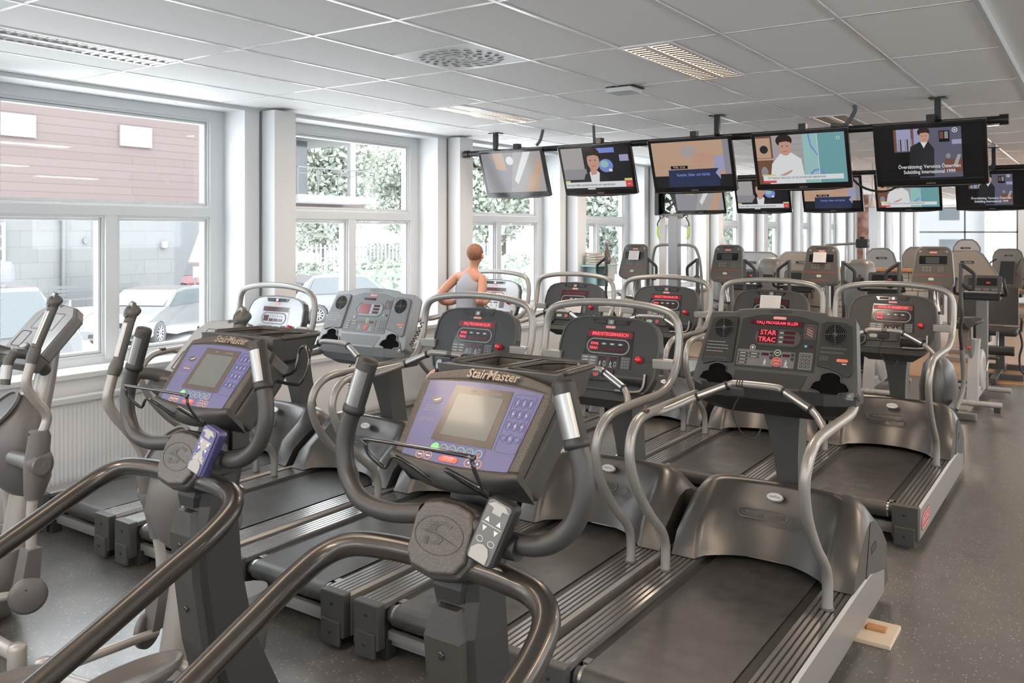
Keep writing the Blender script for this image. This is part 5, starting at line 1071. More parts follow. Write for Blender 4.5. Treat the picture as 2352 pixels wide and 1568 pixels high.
# ================================================================ ELLIPTICALS AT THE LEFT
EG = M('elliptical_grey_plastic', (0.105, 0.10, 0.098), 0.4, bump=(500, 0.1)); EGD = M('elliptical_dark_grip', (0.060, 0.058, 0.055), 0.45); EPALE = M('elliptical_pale_tube', (0.34, 0.325, 0.31), 0.35, 0.2)
EFACE = M('elliptical_face', (0.30, 0.30, 0.31), 0.2, coat=0.3); PLATE = M('contact_plate_silver', (0.38, 0.38, 0.38), 0.35, 0.4); ETUBE = M('taupe_tube_paint', (0.30, 0.28, 0.265), 0.33, 0.35)
def moving_arm(t, x, path_, lower, flip=1, ped=0.0):
    """path_: (v,h) from control head down to the upper bracket; lower: (v,h) lower tube"""
    A = Vector((x, *path_[0])); B = Vector((x, *path_[1])); m = MB()
    d = (A - B).normalized(); lc = (A - B).length
    m.tube([B - d * 0.0, B + d * lc * .30, B + d * lc * .62 + Vector((0, -0.004, 0)), B + d * lc * .9 + Vector((0, 0.010, 0)), A + Vector((0, 0.014, 0))], [0.021, 0.022, 0.029, 0.026, 0.014], EGD, seg=18, sub=4); ar = m.build('control_head', t)
    Fc = frame(B + d * lc * 0.80 + Vector((0, -0.018, 0.004)), (0, 0.50, 0.86)); m = MB(); m.prism(ellipse(0.021, 0.036, 0, 0, 20), Fc, -0.012, 0.003, EGD); m.prism(ellipse(0.016, 0.029, 0, 0, 20), Fc, 0.003, 0.004, PLATE)
    for y in (0.012, -0.012): m.prism(ellipse(0.007, 0.006, 0, y, 12), Fc, 0.004, 0.005, M('lilac_key', (0.10, 0.13, 0.28), 0.4))
    m.build('control_keys', ar)
    Cc = Vector((x, *path_[2])); m = MB(); m.tube([B, Cc], 0.0215, EGD, seg=16, sub=0); gr = m.build('grip', t)
    m = MB(); V = []; Fcs = []; d2 = (B - Cc).normalized(); out = Vector((0, -1, 0)); out = (out - d2 * out.dot(d2)).normalized(); w = d2.cross(out)
    for i in range(7):
        an = -0.8 + 1.6 * i / 6
        for tt in (0.015, (B - Cc).length - 0.006): V.append(Cc + d2 * tt + (out * math.cos(an) + w * math.sin(an)) * 0.0228)
    for i in range(6): Fcs.append((2 * i, 2 * i + 1, 2 * i + 3, 2 * i + 2))
    m.add(V, Fcs, PLATE, True); m.build('contact_plate', gr)
    Dd = Vector((x, *path_[3])); m = MB(); m.tube([Cc, Cc.lerp(Dd, .5), Dd], [0.023, 0.027, 0.024], EGD, seg=16, sub=2); m.build('collar', gr)
    m = MB(); m.tube([(x, v, h) for v, h in path_[3:]], 0.0205, ETUBE, seg=16, sub=5); m.build('swing_arm', t)
    e = path_[-1]; l0 = lower[0]
    m = MB(); w_ = 0.035
    ringf = lambda v, h, dx, dv: [(x + dx * math.cos(a), v + dv * math.sin(a), h) for a in [2 * PI * i / 14 for i in range(14)]]
    m.loft([ringf(e[0] - .005, e[1] + .03, .036, .040), ringf(e[0], e[1], .040, .047), ringf((e[0] + l0[0]) / 2, e[1] - .11, .043, .052), ringf(l0[0], l0[1] + .03, .034, .036), ringf(l0[0], l0[1], .030, .032)], EG)
    m.cyl((x - 0.055 * flip, (e[0] + l0[0]) / 2, e[1] - 0.115), (x + 0.050 * flip, (e[0] + l0[0]) / 2, e[1] - 0.115), 0.038, EG)
    m.cyl((x, (e[0] + l0[0]) / 2, e[1] - 0.115), (x - 0.20 * flip, (e[0] + l0[0]) / 2, e[1] - 0.115), 0.034, EG)
    m.ball((x, (e[0] + l0[0]) / 2 + .01, e[1] - 0.115), 1, EG, 18, 12, (.052, .062, .075))
    for z in (0.02, -0.175): m.lathe([(0.005, 0), (0.004, 0.003), (0, 0.003)], (x, e[0] - 0.045, e[1] + z), (0, -1, 0), BLACKM, seg=8)
    m.build('arm_bracket', t)
    m = MB(); m.tube([(x, v, h) for v, h in lower], 0.0215, EPALE, seg=16, sub=3); m.build('lower_arm', t)
    q = lower[-1]; m = MB(); m.loft([[(x - .035, q[0] - .03, q[1] + .02), (x + .035, q[0] - .03, q[1] + .02), (x + .035, q[0] + .03, q[1] + .02), (x - .035, q[0] + .03, q[1] + .02)],
        [(x - .045, q[0] - .06, q[1] - .15), (x + .03, q[0] - .06, q[1] - .15), (x + .03, q[0] + .02, q[1] - .15), (x - .045, q[0] + .02, q[1] - .15)]], EG, smooth=False)
    m.build('lower_bracket', t)
    m = MB(); m.lathe([(0.0, 0), (0.066, 0.0), (0.076, 0.006), (0.076, 0.024), (0.06, 0.034), (0, 0.038)], (x + 0.03 * flip, q[0] - 0.03, q[1] - 0.165), (1 * flip, -0.35, 0), EG, seg=28)
    m.lathe([(0.004, 0), (0, 0.003)], (x + 0.068 * flip, q[0] - 0.055, q[1] - 0.13), (1 * flip, -0.3, 0), BLACKM, seg=8); m.build('pedal_joint_cap', t)
    m = MB(); m.tube([(x + 0.01, q[0] - 0.03, q[1] - 0.165), (x - 0.10 * flip, q[0] - 0.55 + ped, max(0.04, q[1] - 0.10))], 0.018, EPALE, sub=0); m.build('pedal_link', t)
    m = MB(); m.loft([[(x - 0.10 * flip + a * 0.075 * k, q[0] - 0.72 + ped + b * 0.19 * k, max(0.02, q[1] - 0.10) + dz) for a, b in [(math.cos(2 * PI * i / 20), math.sin(2 * PI * i / 20)) for i in range(20)]] for k, dz in ((0.85, -.02), (1.0, 0.0), (1.05, .03), (0.97, .03), (0.9, .005), (0.5, .0))], EG); m.build('pedal', t)
def elliptical(label, c, path_, path_left, lower, lower_left, dy=0.0, ped=0.0):
    t = thing('elliptical_trainer', label, 'elliptical trainer', (c * K, 0, 0), 0, 'elliptical trainers at the left')
    moving_arm(t, 0.34, path_, lower, 1, ped); moving_arm(t, -0.33, path_left, lower_left, -1)
    m = MB(); rg = []
    for h, y, w, d in ((1.20, 2.15, .055, .035), (1.05, 2.12, .058, .045), (0.92, 2.09, .060, .05), (0.6, 2.03, .06, .055), (0.3, 1.98, .065, .06), (0.1, 1.95, .07, .065)):
        rg.append([(w * math.cos(a), y + d * math.sin(a), h) for a in [2 * PI * i / 14 for i in range(14)]])
    m.loft(rg, ETUBE); m.build('mast', t)
    # console: leaning box, sloped sides
    F = frame((0, 2.10, 1.285), (0, 0.19, 0.20)); m = MB(); P = [(-0.19, -0.135), (-0.185, 0.10), (-0.13, 0.150), (0, 0.165), (0.13, 0.150), (0.185, 0.10), (0.19, -0.135)]
    m.prism(P[::-1], F, -0.055, 0.0, EG, 0.012, 3); co = m.build('console', t)
    Fz = (F[0] + F[3] * 0.001, F[1], F[2], F[3]); m = MB(); m.prism([(a * .92, b * .93) for a, b in P][::-1], Fz, 0, 0.002, EFACE); rring(m, 0.20, 0.10, 0.008, 0.002, Fz, 0.002, 0.003, BLACKM, 0, 0.055); m.rect(-0.09, 0.09, 0.015, 0.095, Fz, 0.002, 0.003, M('pale_lcd', (0.38, 0.40, 0.42), 0.15))
    rring(m, 0.09, 0.09, 0.012, 0.003, Fz, 0.002, 0.004, BLACKM, -0.10, -0.055); m.prism(ellipse(0.012, 0.008, 0, 0.148, 14), Fz, 0.002, 0.005, EGD); m.build('face_panel', co)
    m = MB(); m.prism([(-0.19, -0.20), (-0.195, -0.135), (0.195, -0.135), (0.19, -0.20)], F, -0.045, 0.022, EGD, 0.01, 3); m.prism([(-0.17, -0.165), (-0.17, -0.15), (0.17, -0.15), (0.17, -0.165)], F, 0.02, 0.03, EG, 0.004); m.build('reading_ledge', co)
    # fixed front handles
    for s in (-1, 1):
        m = MB(); m.tube([(s * 0.04, 2.10, 1.10), (s * 0.11, 2.03, 1.165), (s * 0.15, 1.97, 1.20), (s * 0.165, 1.90, 1.215)], [0.028, 0.03, 0.026, 0.022], EGD, seg=14); fh = m.build('fixed_handle', t)
        m = MB(); m.tube([(s * 0.165, 1.90, 1.215), (s * 0.165, 1.875, 1.17), (s * 0.17, 1.86, 1.08)], [0.022, 0.021, 0.022], EGD, seg=14, sub=3); m.build('grip', fh)
        m = MB(); m.tube([(s * 0.165, 1.872, 1.165), (s * 0.169, 1.863, 1.105)], 0.0228, PLATE, seg=16, sub=0); m.build('contact_plate', fh)
    m = MB(); Fo = frame((0.12, 1.965, 1.235), (0, 0.8, 0.6)); m.prism(ellipse(0.035, 0.022, 0, 0, 20), Fo, -0.01, 0.004, EGD, 0.003); m.prism(ellipse(0.025, 0.014, 0, 0, 20), Fo, 0.004, 0.006, PLATE); m.build('oval_badge', t)
    # shroud with oval bottle opening
    m = MB(); rg = []
    for h, y, w, d in ((1.00, 2.02, .05, .03), (0.97, 2.02, .09, .07), (0.86, 2.00, .13, .12), (0.72, 1.99, .14, .14), (0.60, 2.02, .11, .12), (0.52, 2.05, .07, .06)):
        rg.append([(w * math.cos(a), y + d * math.sin(a), h) for a in [2 * PI * i / 18 for i in range(18)]])
    m.loft(rg, EG); sh = m.build('shroud', t); m = MB(); Fo = frame((-0.01, 1.925, 0.93), (0.2, 0.6, 0.75)); m.prism(ellipse(0.075, 0.10, 0, 0, 24), Fo, -0.01, 0.006, EGD, 0.003); ring(m, ellipse(0.085, 0.112, 0, 0, 24), ellipse(0.075, 0.10, 0, 0, 24), Fo, 0, 0.014, EG); m.build('bottle_opening', sh)
    m = MB(); m.loft([[(w * math.cos(a), y + d * math.sin(a), h) for a in [2 * PI * i / 18 for i in range(18)]] for h, y, w, d in ((0.02, 1.78 + dy, .10, .20), (0.06, 1.78 + dy, .13, .22), (0.2, 1.82 + dy, .13, .20), (0.30, 1.90 + dy, .08, .12))], EG); m.build('drive_housing', t)
    m = MB(); m.tube([(0, 1.78, 0.075), (0.30, 1.72, 0.065), (0.56, 1.72, 0.06)], 0.030, EPALE, sub=2); m.tube([(0, 1.78, 0.075), (-0.30, 1.72, 0.065), (-0.5, 1.72, 0.06)], 0.030, EPALE, sub=2); m.build('front_stabiliser', t)
    for x in (0.57, -0.5): m = MB(); m.lathe([(0.0, 0), (0.034, 0), (0.036, 0.006), (0.036, 0.085), (0.030, 0.10), (0, 0.104)], (x, 1.72, 0), (0, 0, 1), EPALE, seg=22); m.build('foot', t)
    m = MB(); m.box(-0.035, 0.035, 0.5, 1.7, 0.03, 0.09, ETUBE, 0.01); m.box(-0.3, 0.3, 0.45, 0.52, 0.0, 0.06, ETUBE, 0.01); m.build('rear_frame', t)
    return t
PA = [(1.998, 1.465), (1.975, 1.405), (1.908, 1.25), (1.888, 1.185), (1.868, 1.10), (1.897, 1.035), (1.938, 0.982), (1.956, 0.94), (1.943, 0.892), (1.925, 0.86)]
PBk = [(1.99, 1.452), (1.968, 1.392), (1.922, 1.243), (1.900, 1.19), (1.878, 1.10), (1.905, 1.035), (1.96, 0.965), (2.015, 0.885), (2.045, 0.80)]
LA = [(1.895, 0.60), (1.889, 0.50), (1.889, 0.37)]; LB = [(2.095, 0.50), (2.11, 0.40), (2.112, 0.28)]
E2_ = elliptical('elliptical trainer standing behind the violet-remote stair climber', -2.88, PA, PBk, LA, LB, 0.35, 0.45)
E1_ = elliptical('elliptical trainer at the left edge of the picture, half cut off', -4.16, PA, PBk, LA, LB)
# ================================================================ SCREENS ON PIPES (true metres)
PIPE = M('black_steel_pipe', (0.025, 0.026, 0.028), 0.35, 0.4); TVB = M('tv_gloss_bezel', (0.010, 0.010, 0.011), 0.10, coat=0.5)
def EM(n, c, s=0.42): return M('screen_' + n, (0.01, 0.01, 0.01), 0.12, emit=c, es=s)
sk = EM('skin', (0.62, 0.36, 0.27)); hr_ = EM('hair', (0.03, 0.015, 0.012)); dk = EM('dark', (0.012, 0.012, 0.018)); wt = EM('white', (0.85, 0.86, 0.88)); bl = EM('blue', (0.22, 0.30, 0.75)); gy = EM('grey', (0.32, 0.31, 0.34))
bk = EM('black', (0.004, 0.004, 0.006)); tn = EM('tan', (0.60, 0.40, 0.28)); aq = EM('aqua', (0.18, 0.42, 0.45)); aq2 = EM('pale_aqua', (0.35, 0.62, 0.60)); rd = EM('red', (0.75, 0.08, 0.08)); yl = EM('yellow', (0.75, 0.72, 0.25)); nv = EM('navy', (0.03, 0.04, 0.10)); su = EM('suit', (0.02, 0.022, 0.028)); pp = EM('slate', (0.13, 0.13, 0.19)); br_ = EM('brown', (0.20, 0.09, 0.06)); pl = EM('pale', (0.45, 0.42, 0.42)); lv = EM('lavender', (0.40, 0.40, 0.62))
def head(m, F, x, y, s, d):
    m.prism(ellipse(0.020 * s, 0.016 * s, x, y + 0.016 * s), F, d, d + 0.0003, hr_); m.prism(ellipse(0.0155 * s, 0.022 * s, x + 0.002 * s, y), F, d + 0.0003, d + 0.0006, sk)
    m.prism([(x - .014 * s, y + .012 * s), (x - .008 * s, y + .026 * s), (x + .014 * s, y + .024 * s), (x + .018 * s, y + .010 * s), (x + .006 * s, y + .014 * s)], F, d + .0006, d + .0008, hr_)
    for e in (-.005, .007): m.prism(ellipse(.0022 * s, .0012 * s, x + e * s, y + .002 * s, 8), F, d + .0006, d + .0009, hr_)
    m.rect(x - .003 * s, x + .006 * s, y - .012 * s, y - .0105 * s, F, d + .0006, d + .0009, rd)
def pic_money(m, F, w, h):
    m.rect(-w, w, -h, h, F, 0, .0005, pl); m.prism([(-w, -h), (-w * .2, -h), (0.0, h * .2), (w * .1, h), (-w, h)], F, .0005, .0008, gy)
    m.prism([(-w * .6, h), (-w * .55, h * .2), (-w * .2, h * .1), (-w * .25, h)], F, .0008, .001, tn); m.prism(ellipse(.045, .045, -w * .05, h * .6), F, .0008, .001, wt); m.prism([(w * .3, -h), (w * .9, h * .7), (w, h * .3), (w * .75, -h)], F, .0008, .001, tn)
    m.prism([(w * .1, h * -.6), (w * .7, h), (w * .45, h), (w * .0, -h * .4)], F, .001, .0012, wt); ring(m, ellipse(.05, .04, -w * .1, -h * .55), ellipse(.044, .034, -w * .1, -h * .55), F, .001, .0012, gy); m.text('20', F, -w * .3, -h * .6, .05, .0013, gy)
def pic_news(m, F, w, h):
    m.rect(-w, w, -h, h, F, 0, .0005, dk); m.prism([(-w, -h * .3), (-w * .35, -h * .1), (-w * .35, h), (-w, h)], F, .0005, .0007, pl); m.rect(-w, -w * .3, -h * .5, -h * .0, F, .0007, .0009, gy)
    m.prism(ellipse(.075, .065, w * .30, h * .12, 30), F, .0005, .0009, bl); m.prism(ellipse(.045, .035, w * .26, h * .2, 20), F, .0009, .0011, aq2); m.prism(ellipse(.02, .015, w * .42, h * -.1, 20), F, .0009, .0011, wt)
    m.rect(0, w * .6, h * .72, h * .95, F, .0005, .0007, bl); m.rect(w * .72, w * .98, h * .3, h * .6, F, .0005, .0007, lv)
    m.prism([(-w * .55, -h), (-w * .35, -h * .25), (-w * .1, -h * .12), (w * .12, -h * .25), (w * .35, -h * .5), (w * .4, -h)], F, .001, .0013, su); m.prism([(-w * .2, -h * .75), (-w * .22, -h * .15), (-w * .02, -h * .05), (w * .08, -h * .2), (w * .02, -h * .75)], F, .0013, .0015, wt)
    m.prism([(-w * .17, -h * .3), (-w * .19, h * .1), (w * .02, h * .1), (w * .0, -h * .25)], F, .0015, .0016, sk); head(m, F, -w * .08, h * .36, 4.3, .0017)
    m.rect(-w, w * .80, -h * .90, -h * .62, F, .003, .0033, wt); m.rect(-w, -w * .85, -h * .62, -h * .53, F, .003, .0033, yl); m.rect(w * .8, w, -h * .9, -h * .6, F, .003, .0035, rd); m.rect(w * .78, w, -h * .6, -h * .5, F, .003, .0033, yl); m.text('svt', F, w * .9, -h * .76, .028, .0037, wt)
    m.text('Europol håller presskonferens om operationen', F, -w * .97, -h * .76, .030, .0035, dk, 'LEFT', sx=.93, thick=.0003); m.rect(-w, w, -h, -h * .9, F, .003, .0031, su); m.rect(-w * .35, -w * .12, -h * .98, -h * .92, F, .0031, .0033, wt)
def pic_program(m, F, w, h):
    m.rect(-w, w, -h, h, F, 0, .0005, dk); m.rect(-w, w, -h * .50, h, F, .0005, .0007, tn); m.prism(ellipse(.07, .055, -w * .05, h * .55), F, .0007, .0009, pl); m.prism(ellipse(.10, .05, w * .3, h * .25), F, .0007, .0009, sk); m.rect(w * .6, w * .95, -h * .3, h * .3, F, .0007, .0009, lv); m.rect(w * .85, w, -h * .5, h, F, .0009, .001, gy)
    m.rect(-w * .9, w * .3, h * -.15, h * -.05, F, .0007, .0009, sk); m.rect(-w * .55, -w * .1, -h * .20, -h * .06, F, .001, .0013, bk); m.text('TITEL  21.55', F, -w * .33, -h * .13, .022, .0015, wt); m.prism([(-w * .65, -h), (-w * .62, -h * .24), (w * .72, -h * .22), (w * .68, -h)], F, .001, .0012, nv)
    m.text('Kanaler, båtar och kärlek', F, w * .02, -h * .47, .038, .0014, bl, sx=.82, thick=.0008); m.prism([(w * .60, -h * .42), (w * .72, -h * .16), (w * .72, -h * .70)], F, .0014, .0016, lv)
def pic_talk(m, F, w, h):
    m.rect(-w, w, -h, h, F, 0, .0005, pl); m.rect(-w, -w * .62, -h, h, F, .0005, .0006, br_); m.rect(-w, -w * .66, h * .1, h * .92, F, .0006, .0008, tn); m.prism(ellipse(.035, .035, -w * .82, h * .45), F, .0008, .001, su); m.rect(-w, -w * .6, h * .0, h * .08, F, .0008, .001, tn); m.prism(ellipse(.03, .05, -w * .85, -h * .5), F, .0008, .001, gy)
    for i in range(6): m.rect(-w * .3, w * .1, h * (.85 - .25 * i), h * (.87 - .25 * i), F, .0006, .0007, gy)
    m.prism([(-w * .75, -h), (-w * .66, -h * .15), (-w * .45, h * .25), (-w * .2, h * .28), (w * .02, h * .0), (w * .08, -h)], F, .001, .0013, wt); head(m, F, -w * .34, h * .52, 3.4, .0014); m.prism([(-w * .6, -h * .72), (-w * .3, -h * .5), (-w * .2, -h * .42), (-w * .22, -h * .52), (-w * .5, -h * .8)], F, .0015, .0017, sk)
    m.rect(w * .08, w, -h, h, F, .002, .0022, aq); m.rect(w * .08, w * .40, -h, h, F, .0022, .0023, aq2); m.rect(w * .40, w * .412, -h, h, F, .0023, .0025, wt); m.prism([(w * .20, h), (w * .235, h), (w * .27, h * .55), (w * .40, h * .15), (w * .40, h * .06), (w * .24, h * .5)], F, .0023, .0026, bl); ring(m, ellipse(.06, .06, w * .36, -h * .72)[:13], ellipse(.046, .046, w * .36, -h * .72)[:13], F, .0023, .0024, bl)
    ring(m, ellipse(.014, .014, w * .86, h * .78), ellipse(.010, .010, w * .86, h * .78), F, .0025, .0027, wt); m.rect(-w * .9, w * .92, -h * .86, -h * .66, F, .003, .0033, wt); m.rect(-w * .92, -w * .6, -h * .66, -h * .60, F, .003, .0033, yl); m.rect(-w * .9, -w * .6, -h * .95, -h * .86, F, .003, .0033, rd)
    m.text('TITTARNAS FRÅGOR OM BLÖDNINGSRUBBNINGAR', F, -w * .80, -h * .76, .024, .0035, dk, 'LEFT', sx=.86)
def pic_drama(m, F, w, h):
    m.rect(-w, w, -h, h, F, 0, .0005, bk); m.rect(-w * .68, w * .62, -h * .95, h * .92, F, .0005, .0007, pp); m.rect(-w * .68, -w * .05, h * .1, h * .92, F, .0007, .0009, lv)
    for x in (-w * .68, -w * .34, -w * .05): m.rect(x, x + .02, h * .05, h * .92, F, .0009, .001, br_)
    for i in range(7): m.rect(-w * .60 + i * .016, -w * .60 + .008 + i * .016, h * .1, h * .55, F, .0009, .001, (gy, dk, pl)[i % 3])
    m.rect(-w * .68, -w * .2, -h * .95, h * .06, F, .001, .0012, bk)
    m.prism([(-w * .42, -h * .9), (-w * .36, h * .25), (-w * .18, h * .42), (w * .0, h * .40), (w * .10, h * .15), (w * .08, -h * .9)], F, .0013, .0015, su); m.prism([(-w * .16, h * .42), (-w * .10, h * .18), (-w * .02, h * .42)], F, .0015, .0017, wt); head(m, F, -w * .09, h * .62, 2.2, .0017)
    m.rect(w * .20, w * .40, h * .38, h * .80, F, .0009, .0011, bk)
    for i in range(2): m.rect(w * .215 + i * w * .09, w * .285 + i * w * .09, h * .5, h * .76, F, .0011, .0013, (br_, gy)[i])
    m.rect(w * .44, w * .62, h * .28, h * .45, F, .0009, .0011, lv); m.rect(w * .28, w * .62, -h * .75, -h * .28, F, .0009, .0011, br_); m.prism(ellipse(.016, .02, w * .36, -h * .15), F, .0011, .0013, gy); m.prism([(w * .45, -h * .5), (w * .54, -h * .1), (w * .6, -h * .12), (w * .52, -h * .55)], F, .0011, .0013, pl)
    ring(m, ellipse(.019, .019, w * .50, h * .80), ellipse(.014, .014, w * .50, h * .80), F, .002, .0023, wt); m.prism(ellipse(.007, .007, w * .50, h * .80, 12), F, .002, .0023, wt)
    m.text('Översättning: Veronica Österman', F, -w * .02, -h * .52, .040, .0025, wt, sx=.80, thick=.0006); m.text('Subtitling International 1999', F, -w * .02, -h * .72, .040, .0025, wt, sx=.80, thick=.0006)
PW, PH = 0.395, 0.255
def television(label, x, y, z, pic, tilt=20, grp='screens hanging from the front pipe'):
    t = thing('television', label, 'television', (x, y, z), 0, grp); t.rotation_euler = (math.radians(tilt) * 0, 0, 0)
    a = math.radians(tilt); F = frame((0, 0, 0), (0, -math.sin(a), math.cos(a))); G = lambda d: (F[0] + F[3] * d, F[1], F[2], F[3])
    m = MB(); P = [(-PW, -PH + .01), (-PW, PH), (PW, PH), (PW, -PH + .01), (PW * .6, -PH - .004), (0, -PH - .008), (-PW * .6, -PH - .004)]
    m.prism(P[::-1], G(0), -.035, 0.0, TVB, .006, 3); m.prism(rrect(PW * 1.5, PH * 1.4, .02), G(0), -.075, -.034, BLACKM, .01); m.build('casing', t, 1)
    m = MB(); rring(m, 2 * PW - .03, 2 * PH - .055, .004, .016, G(0.0005), 0, .003, TVB, 0, .018, n=2); m.rect(-PW + .05, PW - .05, -PH + .008, -PH + .012, G(0), 0, .001, GREYL)
    m.text('SAMSUNG', G(0.0), 0, -PH + .028, .015, .001, GRYP, thick=.0004); m.build('bezel', t, 1)
    m = MB(); w, h = PW - .032, PH - .045; G2 = (F[0] + F[2] * .018 + F[3] * .001, F[1], F[2], F[3]); pic(m, G2, w, h); m.build('screen', t, 1)
    m = MB(); m.box(-.03, .03, .03, .097, -.05, PH + .06, PIPE, .004); m.build('bracket', t, 1)
    return t
def pipe_rail(label, y, x0, x1, z, posts, grp=None):
    t = thing('screen_rail', label, 'rail', (x0, y, z), 0)
    m = MB(); m.cyl((0, 0, 0), (x1 - x0, 0, 0), .030, PIPE)
    for e in (0, x1 - x0): m.cyl((e - .03, 0, 0), (e + .03, 0, 0), .040, PIPE)
    m.build('pipe', t, 1)
    for p in posts: m = MB(); m.box(p - x0 - .022, p - x0 + .022, -.022, .022, .03, ZC - z, PIPE, .003); m.box(p - x0 - .06, p - x0 + .06, -.05, .05, ZC - z - .012, ZC - z - .0, PIPE); m.build('ceiling_post', t, 1); m = MB(); m.tube([(p - x0 - .03, 0, -.035), (p - x0 - .03, 0, .05)], .006, CHROME, sub=0, seg=8); m.tube([(p - x0 + .03, 0, -.035), (p - x0 + .03, 0, .05)], .006, CHROME, sub=0, seg=8); m.build('u_bolt', t, 1)
    return t
ZP = H + .847
pipe_rail('long black pipe hung from the ceiling carrying the front screens', 7.4, -5.68, -0.62, ZP, (-5.30, -2.86, -1.07))
pics = (pic_money, pic_news, pic_program, pic_talk, pic_drama)
txt = ('washed-out picture of money, at the window end of the front pipe', 'news man in a suit and a blue globe, on the front pipe', 'programme banner with a white arrow, middle of the front pipe', 'cook in white beside an aqua graphic, on the front pipe', 'dark film scene with subtitles, at the aisle end of the front pipe')
for i, p in enumerate(pics): television('television with ' + txt[i], -4.98 + i * 0.965 + (0.01 if i > 3 else 0), 7.27, H + .437 + .16, p)
txt2 = ('washed-out money picture, half hidden, nearest the window in the rear screen row', 'news man above a white caption, rear screen row', 'programme banner with a pale arrow, middle of the rear screen row', 'cook and aqua graphic, rear screen row between the two dark ones', 'dark film scene, cut by the right edge of the picture')
Y2 = 12.0
pipe_rail('black pipe of the rear screen row, partly hidden behind the front screens', Y2 + .135, -5.2, 0.9, H + .80, (-3.6, -1.13))
for i, p in enumerate(pics): television('television with ' + txt2[i], -4.92 + i * 0.945, Y2, H + .51, p, 20, 'screens of the rear row')
def cable(name, label, cat, P, r=.012, m_=None, K_=1):
    m = MB(); m.tube(P, r, m_ or BLACKM, seg=8, sub=5); return tag(m.build(name, None, K_), label, cat)
GRC = M('grey_conduit', (0.10, 0.10, 0.105), 0.5)
cable('conduit', 'short grey conduit dropping to the pipe just right of the washed-out television', 'conduit', [(-4.74, 7.45, ZC), (-4.76, 7.43, ZP + .1), (-4.80, 7.42, ZP + .045)], .016, GRC)
cable('conduit', 'thin grey conduit above the news television', 'conduit', [(-4.15, 7.45, ZC), (-4.13, 7.43, ZP + .03)], .014, GRC)
cable('conduit', 'bent grey conduit above the cook television, near the aisle screen', 'conduit', [(-1.70, 7.45, ZC), (-1.70, 7.45, ZC - .06), (-1.77, 7.44, ZC - .16), (-1.88, 7.42, ZP + .05)], .018, GRC)
cable('hanging_cable', 'black cable looping down between the cook and film televisions', 'cable', [(-1.80, 7.432, ZP), (-1.80, 7.45, ZP - .08), (-1.78, 7.50, ZP - .30), (-1.68, 7.6, ZP - .46), (-1.50, 7.7, ZP - .50), (-1.30, 7.6, ZP - .40)], .010)
# wall fan on the pier
t = thing('wall_fan', 'round black fan on a pier bracket below the third front screen', 'fan', (-5.60, 12.5, 2.37))
m = MB(); m.box(-.20, -.13, -.14, .10, -.20, .22, BLACKM, .01); m.box(-.16, -.02, .0, .05, -.19, -.15, BLACKM); m.build('bracket', t, 1)
m = MB(); m.lathe([(.19, 0), (.20, .03), (.20, .13), (.17, .16)], (.03, .10, 0), (.15, -1, -.05), BLACKM); m.build('housing', t, 1)
m = MB()
for k in range(6): q = .03 + k * .027; m.tube([(.05 + q * math.cos(a), -.055, q * math.sin(a)) for a in [2 * PI * i / 20 for i in range(20)]], .003, CHARC2, seg=4, closed=True, sub=0)
m.build('guard', t, 1)
m = MB(); m.lathe([(0.05, 0), (.045, .02), (0, .025)], (.05, -.03, 0), (0, -1, 0), CHROME)
for k in range(5): a = 2 * PI * k / 5; m.add([(.05 + .03 * math.cos(a), 0, .03 * math.sin(a)), (.05 + .16 * math.cos(a), .02, .16 * math.sin(a)), (.05 + .15 * math.cos(a + .7), -.02, .15 * math.sin(a + .7)), (.05 + .03 * math.cos(a + .7), 0, .03 * math.sin(a + .7))], [(0, 1, 2, 3)], CHARC2)
m.build('blades', t, 1)
# pale blue shelf with towels and bottle
SHB = M('pale_blue_paint', (0.28, 0.42, 0.44), 0.5)
t = thing('wall_shelf', 'small pale blue shelf on the pier beyond the treadmills', 'shelf', (-5.71, 9.93, 1.47))
m = MB(); m.box(0, .22, -.02, .62, -.02, 0, SHB, .003); m.build('board', t, 1)
for yy in (.10, .42): m = MB(); m.box(0, .16, yy, yy + .02, -.30, -.02, SHB); m.build('bracket', t, 1)
m = MB(); m.box(0, .012, .08, .46, -.32, -.02, SHB); m.build('back_board', t, 1)
for i in range(5):
    m = MB(); m.box(.02, .18, .05, .20, i * .034, i * .034 + .030, M('cream_cloth', (0.42, 0.38, 0.34), 0.9), .010, 3)
    tag(m.build('folded_cloth', None, 1), ('bottom', 'second from the bottom', 'middle', 'fourth', 'top')[i] + ' folded cream cloth in the pile on the blue shelf', 'cloth', 'folded cloths on the blue shelf', (-5.71, 9.93, 1.471))
for i in range(4):
    m = MB(); m.box(.03, .17, .22, .33, i * .034, i * .034 + .030, M('cream_cloth2', (0.45, 0.42, 0.39), 0.9), .010, 3)
    tag(m.build('folded_cloth', None, 1), ('bottom', 'second', 'third', 'top')[i] + ' cloth of the shorter stack beside the vase', 'cloth', 'folded cloths on the blue shelf', (-5.71, 9.93, 1.471))
t = thing('bottle', 'slim brown bottle vase at the end of the blue shelf', 'bottle', (-5.60, 10.43, 1.471))
m = MB(); m.lathe([(0, 0), (.045, 0), (.052, .05), (.050, .10), (.030, .18), (.014, .24), (.013, .29)], (0, 0, 0), (0, 0, 1), M('brown_glass', (0.13, 0.10, 0.085), 0.2)); m.build('glass_body', t, 1)
m = MB(); m.lathe([(.020, .285), (.022, .30), (.018, .315), (0, .316)], (0, 0, 0), (0, 0, 1), M('lilac_stopper', (0.35, 0.30, 0.5), 0.4)); m.build('stopper', t, 1)

